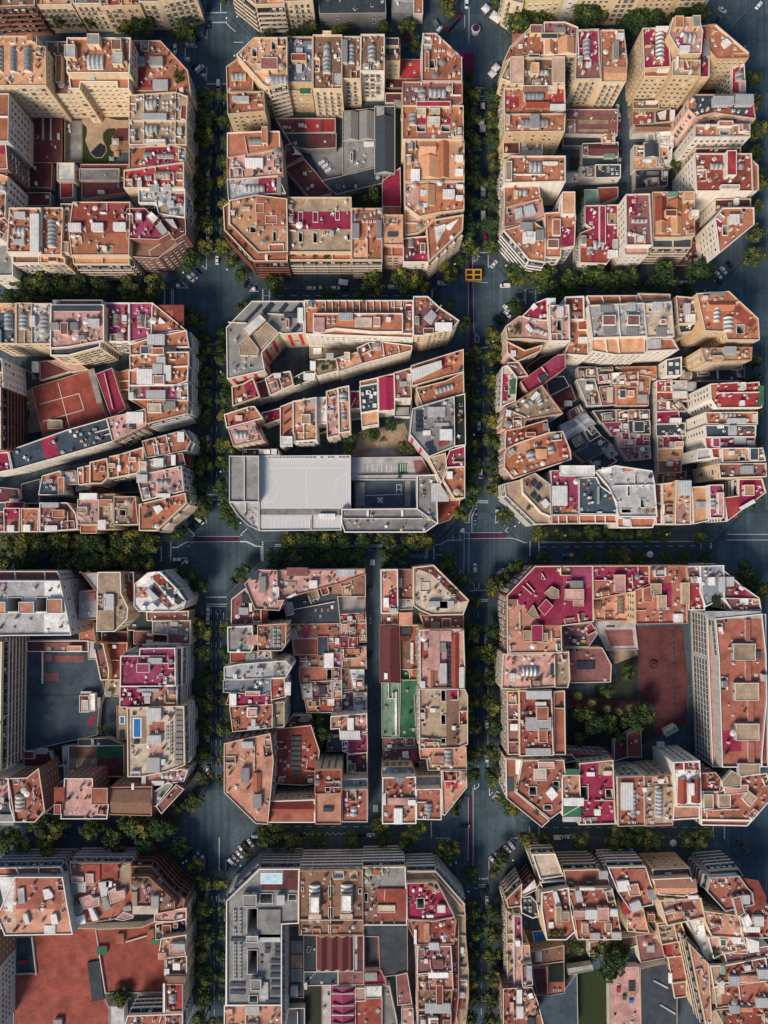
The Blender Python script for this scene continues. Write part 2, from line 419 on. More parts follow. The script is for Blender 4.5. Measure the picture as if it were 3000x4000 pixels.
def shell(root, cen, poly, h, rc, wc, par, wells=(), names=('wall', 'roof'), parent=None, z0=0.0, tile=False):
    RR = random.Random(int(cen.x*37+cen.y*11)); th = RR.uniform(.24, .52); par *= RR.uniform(.65, 1.35)
    cap = RR.choices((CAPW, CAP, CAPT, CAPG), (1.2, 1.5, 1.5, 2.4) if h <= 10 else (6, 2, .6, 1.2) if wc in 'wgl' else (2, 5, 2, .8))[0]
    if h <= 10: th *= .75
    b = MB(); inn = inset(poly, th); n = len(poly)
    L = lambda p, z: (p[0]-cen.x, p[1]-cen.y, z)
    for i in range(n):
        a, c = poly[i], poly[(i+1)%n]; ia, ic = inn[i], inn[(i+1)%n]
        b.face((L(a,z0), L(c,z0), L(c,h+par), L(a,h+par)), 0)
        b.face((L(a,h+par), L(c,h+par), L(ic,h+par), L(ia,h+par)), 1)
        b.face((L(ia,h+par), L(ic,h+par), L(ic,h-.02), L(ia,h-.02)), 0)
    wall = b.build(names[0], [wm(wc) if h > 10 else mat('shaded_low_wall_'+wc, tuple(x*(.85 if wc == 'w' else .5) for x in WALL[wc]), 'wall', .9), cap], parent or root)  # low walls are darkened copies: courtyard shade put into their colour
    r = MB()
    for tri in tess([inn] + [list(w)[::-1] for w in wells]): r.face([L(p, h) for p in tri])
    roof = r.build(names[1], [rm(rc) if not tile else tm(rc)], parent or root)
    if parent is None and names[0] != 'wall': roof.parent = wall
    return wall, roof

def gable(b, P, z0, rise, over=.0):
    """a tiled gable over a quad, ridge along the longer side"""
    P = [Vector((p[0], p[1], 0)) for p in P]
    if (P[1]-P[0]).length < (P[2]-P[1]).length: P = P[1:] + P[:1]
    m0, m1 = (P[3]+P[0])/2, (P[1]+P[2])/2; e = .45
    up = Vector((0,0,z0+e)); U = lambda p: p+up; top = Vector((0,0,z0+e+rise))
    b.face((U(P[0]), U(P[1]), m1+top, m0+top), 0); b.face((U(P[2]), U(P[3]), m0+top, m1+top), 0)
    g = Vector((0,0,z0-.05))
    for i in range(4): b.face((P[i]+g, P[(i+1)%4]+g, U(P[(i+1)%4]), U(P[i])), 1)
    b.face((U(P[1]), U(P[2]), m1+top), 1); b.face((U(P[3]), U(P[0]), m0+top), 1)

def make_building(d, seed):
    R = random.Random(seed); h = d['h']; h = h*.8 + R.uniform(-.1, .1) if h <= 9 else h + R.uniform(-.2, .2); wc = d['wc'] if d['wc'] in WALL else 'c'
    poly = ccw([tuple(W(u, v, h)[:2]) for u, v in d['poly']])
    poly = inset(poly, -.2 if h > 10 else -.65 if d['block'][:6] in ('forked', 'straig') else -.35); A = area(poly)
    cen = Vector((sum(p[0] for p in poly)/len(poly), sum(p[1] for p in poly)/len(poly), 0))
    low = h <= 10
    root = OBJ('courtyard_building' if low else 'apartment_building', None); C.objects.link(root); root.location = cen
    root.empty_display_size = 2
    lab = d['label']
    if not low and 'building' not in lab and 'tower' not in lab.split()[:3] and 'facade' not in lab: lab = 'building with ' + lab
    NW = lambda t: len(t.replace(',', ' ').split())
    if NW(lab + ' ' + d['block']) > 16: lab = lab.replace('building with ', '')
    if NW(lab + ' ' + d['block']) > 16: print('LONG', lab, d['block'])
    tag(root, lab + ', ' + d['block'], 'building' if not low else 'low building', ('low buildings' if low else 'apartment buildings') + ' of the ' + d['block'])
    L = lambda p, z=0: (p[0]-cen.x, p[1]-cen.y, z)
    feats = d['feats']; occ = []; wells = []
    wings = [f for f in feats if f['k'] == 'm']
    for f in feats:
        z = f['h'] if f['k'] == 'm' else h
        if f['k'] != 'm':
            cu, cv = sum(p[0] for p in f['poly'])/len(f['poly']), sum(p[1] for p in f['poly'])/len(f['poly'])
            for wg in wings:
                if inside(wg['poly'], cu, cv) and (wg['h'] > h or not inside(d['poly'], cu, cv)): z = wg['h']; f['up'] = z
        f['w'] = [tuple(W(u, v, z)[:2]) for u, v in f['poly']]
        if f['k'] not in ('l', 'i', 'm', 'c'): f['w'] = ccw(f['w'])
        if f['k'] == 'w':
            q = f['w']; 
            if all(inside(inset(poly, .7), *p) for p in q): wells.append(q)
            else:
                cx = sum(p[0] for p in q)/4; cy = sum(p[1] for p in q)/4
                q2 = [(cx+(p[0]-cx)*.62, cy+(p[1]-cy)*.62) for p in q]
                if all(inside(inset(poly, .6), *p) for p in q2): wells.append(q2); f['w'] = q2
                else: f['k'] = 'skip'
        if f['k'] not in ('p', 'i', 'l', 'm', 'c', 'skip'):
            xs = [p[0] for p in f['w']]; ys = [p[1] for p in f['w']]; occ.append((min(xs)-.7, min(ys)-.7, max(xs)+.7, max(ys)+.7))
    par = .85 if not low else .45
    ht = [inset(w, -.02) for w in wells]
    shell(root, cen, poly, h, d['rc'], wc, par, wells)
    for w in wells:
        b = MB(); dep = min(h-1.5, 15); o_ = inset(w, -.16); i_ = inset(w, .03)
        n = len(w)
        for i in range(n):
            j = (i+1)%n
            b.face((L(o_[i],h-.01), L(o_[j],h-.01), L(o_[j],h+.55), L(o_[i],h+.55)), 0)
            b.face((L(o_[i],h+.55), L(o_[j],h+.55), L(i_[j],h+.55), L(i_[i],h+.55)), 1)
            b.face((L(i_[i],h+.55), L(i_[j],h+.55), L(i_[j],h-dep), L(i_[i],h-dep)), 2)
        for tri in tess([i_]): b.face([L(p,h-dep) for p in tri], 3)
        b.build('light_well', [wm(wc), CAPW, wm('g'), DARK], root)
    lift = 0; h0 = h
    for fi, f in enumerate(feats):
        k, col, w = f['k'], f['col'] or 'l', f['w']; hh = f['h']; h = f.get('up', h0)
        if k == 'm':
            wp = inset(ccw(w), -.05); wall, roof = shell(root, cen, wp, f['h'], col, wc, .8, names=('wing', 'wing_roof'))
            if st_ok(d['st']): facade(root, cen, wp, f['h'], 1, d['st'], wc, seed+fi, 60)
        elif k == 'p':
            lift += 1; b = MB()
            for tri in tess([w]): b.face([L(p, h+.01+.008*lift) for p in tri])
            b.build('roof_terrace', [rm(col)], root)
        elif k == 'k':
            hh = 2.5 if hh is None else hh
            metal = col in 'lgwG' and not (hh >= 3)
            b = MB(); q = inset(w, .12) if hh >= 1.2 else w
            zt = h+max(.06, hh)
            if hh >= 2.0 and not metal:      # stair hut: walls, parapet and a sunk top
                b.prism([L(p) for p in q], h-.05, zt-.3, 0, 1)
                i2 = inset(q, .22)
                for i in range(len(q)):
                    j = (i+1)%len(q)
                    b.face((L(q[i],zt-.3), L(q[j],zt-.3), L(q[j],zt), L(q[i],zt)), 0)
                    b.face((L(q[i],zt), L(q[j],zt), L(i2[j],zt), L(i2[i],zt)), 2)
                    b.face((L(i2[i],zt), L(i2[j],zt), L(i2[j],zt-.3), L(i2[i],zt-.3)), 0)
                o = b.build('stair_hut', [wm(wc), rm(col), CAPW if wc in 'wg' else CAP], root)
                # a door on the side that looks to the middle of the picture
                best = None
                for i in range(len(q)):
                    a, c = Vector(q[i]), Vector(q[(i+1)%len(q)]); e = c-a
                    if e.length < 1.6: continue
                    nr = Vector((e.y, -e.x)).normalized(); s_ = -((a+c)/2).dot(nr)
                    if best is None or s_ > best[0]: best = (s_, (a+c)/2, math.atan2(e.y, e.x)+pi)
                if best and hh >= 2.3:
                    db = MB(); db.box(-.45, 0, 0, .45, .05, 2.0, 0); db.build('door', [SHUT[1]], o, L(best[1], h), best[2])
            elif hh >= 1.2:                  # light shed or canopy with an overhanging sheet
                q2 = inset(q, .18); b.prism([L(p) for p in q2], h-.05, zt-.14, 0)
                cx = sum(p[0] for p in q)/len(q)
                b.prism([L(p) for p in q], zt-.14, zt, 1)
                b.build('roof_shed', [wm('l') if col != 'w' else wm('w'), bm_(col) if metal else rm(col)], root)
            else:
                b.prism([L(p) for p in w], h-.03, zt, 0); b.build('roof_slab', [rm(col)], root)
        elif k == 's':
            b = MB(); P = [Vector((p[0], p[1])) for p in w]
            if len(P) != 4: continue
            if (P[1]-P[0]).length < (P[2]-P[1]).length: P = P[1:]+P[:1]
            base = .55
            for i in range(4): a, c = P[i], P[(i+1)%4]; b.face((L(a,h-.03), L(c,h-.03), L(c,h+base), L(a,h+base)), 0)
            wid = (P[2]-P[1]).length; rise = min(1.3, wid*.32); ns = 6
            ln = (P[1]-P[0]).length; nb_ = max(3, int(ln/.9))
            def pt(s, t):
                a = P[0].lerp(P[1], s); c = P[3].lerp(P[2], s); p = a.lerp(c, t); return L(p, h+base+rise*sin(pi*t)**.8)
            for i in range(nb_):
                for j in range(ns): b.face((pt(i/nb_, j/ns), pt((i+1)/nb_, j/ns), pt((i+1)/nb_, (j+1)/ns), pt(i/nb_, (j+1)/ns)), 1 if i % 2 == 0 else 2)
            for s in (0, 1):
                ring = [pt(s, j/ns) for j in range(ns+1)]; b.face(ring if s == 1 else ring[::-1], 0)
            b.build('skylight', [wm('w') if wc != 'o' else wm('c'), rm(col), mat('skylight_glass', (.17,.19,.20), 'glass', .35)], root)
        elif k == 'r':
            b = MB(); gable(b, [L(p) for p in w], h, 1.0 if hh is None else min(hh, 2.6)*.7); b.build('pitched_roof', [tm(col), wm(wc)], root)
        elif k == 'l':
            for a, c in zip(w, w[1:]):
                b = MB(); b.bar(L(a), L(c), .3, h-.03, h+1.15); b.build('parapet_wall', [CAPW if wc in 'wg' else CAP], root)
        elif k == 'i':
            for a, c in zip(w, w[1:]):
                b = MB(); b.bar(L(a), L(c), .27, h+.01, h+.02+.01*(fi % 4)); b.build('court_line', [LINE], root)
        elif k in 'av' and k:
            P = [Vector((p[0], p[1])) for p in w]; e1, e2 = P[1]-P[0], P[3]-P[0]
            sx, sy = (1.7, 1.6) if k == 'a' else (1.35, 2.3)
            if e1.length*e2.length/(sx*sy) > 85: s_ = math.sqrt(e1.length*e2.length/(sx*sy)/85); sx *= s_; sy *= s_
            n1, n2 = max(1, int(e1.length/sx)), max(1, int(e2.length/sy)); rz = math.atan2(e1.y, e1.x)
            for i in range(n1):
                for j in range(n2):
                    p = P[0] + e1*((i+.5)/n1) + e2*((j+.5)/n2)
                    if k == 'a':
                        if R.random() < .8: link('air_conditioner', CL['air_conditioner'][0], root, L(p, h), rz + R.uniform(-.05,.05), (1.05,)*3)
                    else:
                        b = MB(); a_, c_ = e1.length/n1*.47, e2.length/n2*.44
                        b.face(((-a_,-c_,.25),(a_,-c_,.25),(a_,c_,.75),(-a_,c_,.75)), 0)
                        b.face(((-a_,-c_,.2),(-a_,c_,.7),(a_,c_,.7),(a_,-c_,.2)), 1)
                        for s in (-a_, a_-.06): b.box(s,c_-.08,-.02,s+.06,c_,.7,1)
                        b.build('solar_panel', [PANEL, FRAME], root, L(p, h), rz)
        elif k == 'g':
            xs = [p[0] for p in w]; ys = [p[1] for p in w]
            for _ in range(int(min(22, max(3, (max(xs)-min(xs))*(max(ys)-min(ys))/1.6)))):
                x, y = R.uniform(min(xs), max(xs)), R.uniform(min(ys), max(ys)); s_ = R.uniform(.7, 1.3)
                link('foliage', SHRUB[R.randrange(4)], root, L((x, y), h), R.uniform(0, 6), (s_, s_, s_))
        elif k == 't':
            b = MB(); zt = h+(hh or 2.4)
            for tri in tess([w]): b.face([L(p, zt) for p in tri], 0)
            for p in w: b.cyl(*L(p)[:2], h-.02, zt, .05, .05, 6, 1)
            b.build('shade_sail', [rm('w'), IRON], root)
        elif k == 'c':
            link('chimney', R.choice(CL['chimney']), root, L(w[0], h), R.uniform(0, 1))
        elif k == 'u':
            b = MB(); o_ = inset(w, -.5)
            b.prism([L(p) for p in o_], h-.02, h+.12, 0); rim = b.build('pool_rim', [CAPW], root)
            b = MB()
            for tri in tess([w]): b.face([L(p, h+.14) for p in tri])
            b.build('pool_water', [mat('pool_blue' if 'sky' not in d['label'] else 'pool_sky', (.03,.16,.42) if 'sky' not in d['label'] else (.46,.68,.76), 'water', .12)], rim)
    h = h0
    # small terraces along the edges, each with its own paving and low wall
    plain = any(f['k'] == 'i' for f in feats) or 'court' in d['label'] or 'yard roof' in d['label']
    ins0 = inset(poly, .6)
    dense = low and d['block'][:6] in ('forked', 'straig', 'narrow') and A > 22
    if (dense or not low and A > 70) and not plain:
        for _ in range(int(min(6, A/20+1)) if dense else int(min(7, A/60))):
            i = R.randrange(len(ins0)); a = Vector(ins0[i]); c = Vector(ins0[(i+1)%len(ins0)]); e = c-a
            if e.length < 4: continue
            t0 = R.uniform(0, .6); t1 = min(1, t0+R.uniform(2.5, 7)/e.length); nr = Vector((-e.y, e.x)).normalized()*R.uniform(2, 5)
            q = [a+e*t0, a+e*t1, a+e*t1+nr, a+e*t0+nr]; x0, x1 = min(p.x for p in q), max(p.x for p in q); y0, y1 = min(p.y for p in q), max(p.y for p in q)
            if d['rc'] not in ('tobRqpvcmrdMTO' + ('kglw' if dense else '')) or not all(inside(ins0, *(p.lerp((q[0]+q[2])/2, .03))) for p in q) or any(x1 > o[0] and x0 < o[2] and y1 > o[1] and y0 < o[3] for o in occ): continue
            lift += 1; col = R.choices('tobRqpvlgm', (3,2,2,2,2,2,1,1.5,1,.8))[0]; b = MB(); b.face([L(p, h+.01+.008*lift) for p in q]); b.build('roof_terrace', [rm(col)], root)
            for s, t in ((q[1], q[2]), (q[2], q[3]), (q[3], q[0]))[R.randrange(2):]:
                b = MB(); d_ = (t-s).normalized()*.16; b.bar(L(s+d_), L(t-d_), .24, h-.03, h+R.choice((.7, 1.0, 1.8))); b.build('parapet_wall', [R.choice((CAPW, CAP, wm(wc)))], root)
            if R.random() < .35: occ.append((x0, y0, x1, y1)); m_ = (q[0]+q[2])/2; b = MB(); w_ = R.uniform(.8, 1.4); hh = R.uniform(1.9, 2.5); b.box(-w_, -w_*.8, -.03, w_, w_*.8, hh, 0); b.box(-w_-.12, -w_*.8-.12, hh, w_+.12, w_*.8+.12, hh+.12, 1); b.build('roof_shed', [wm(wc), R.choice((bm_('l'), bm_('w'), rm('t'), bm_('g')))], root, L(m_, h), math.atan2(e.y, e.x))
    # loose clutter
    ins = inset(poly, 1.1); xs = [p[0] for p in ins]; ys = [p[1] for p in ins]
    cnt = 0 if plain else int(min(20, A/18)) if not low else int(min(6, A/(16 if dense else 45)))
    for _ in range(cnt*4):
        if cnt <= 0: break
        x, y = R.uniform(min(xs), max(xs)), R.uniform(min(ys), max(ys))
        if not inside(ins, x, y) or any(a <= x <= c and b_ <= y <= e for a, b_, c, e in occ): continue
        cnt -= 1; nm = R.choices(('chimney','air_conditioner','vent_pipe','roof_hatch','antenna','water_tank','garden_table','parasol'), (5,4,3,2,1.5,.8,1.2,.35))[0]
        if low and nm == 'chimney': nm = 'roof_hatch'
        s_ = R.uniform(.8, 1.25); link(nm, R.choice(CL[nm]), root, L((x, y), h), R.choice((0, pi/2, R.uniform(0, 3))), (s_, s_, s_*R.uniform(.8, 1.3)))
        occ.append((x-1.3, y-1.3, x+1.3, y+1.3))
    # random low walls dividing the roof between neighbours' terraces
    if not low and A > 120 and not any(f['k'] in 'l' for f in feats):
        for _ in range(R.randrange(1, 3)):
            i = R.randrange(len(ins)); a = Vector(ins[i]); c = Vector(ins[(i+1)%len(ins)]); e = c-a
            if e.length < 5: continue
            s = a + e*R.uniform(.3, .7); nr = Vector((-e.y, e.x)).normalized(); t = s + nr*R.uniform(3, 8)
            m = (s+t)/2
            if inside(ins, t.x, t.y) and not any(q[0] <= m.x <= q[2] and q[1] <= m.y <= q[3] for q in occ) and not any(q[0] <= t.x <= q[2] and q[1] <= t.y <= q[3] for q in occ):
                b = MB(); b.bar(L(s-nr*1.0), L(t), .28, h-.03, h+.95); b.build('parapet_wall', [CAP if wc not in 'wg' else CAPW], root)
    if st_ok(d['st']): facade(root, cen, poly, h, 1, d['st'], wc, seed, 98)
    return root
def st_ok(s): return True

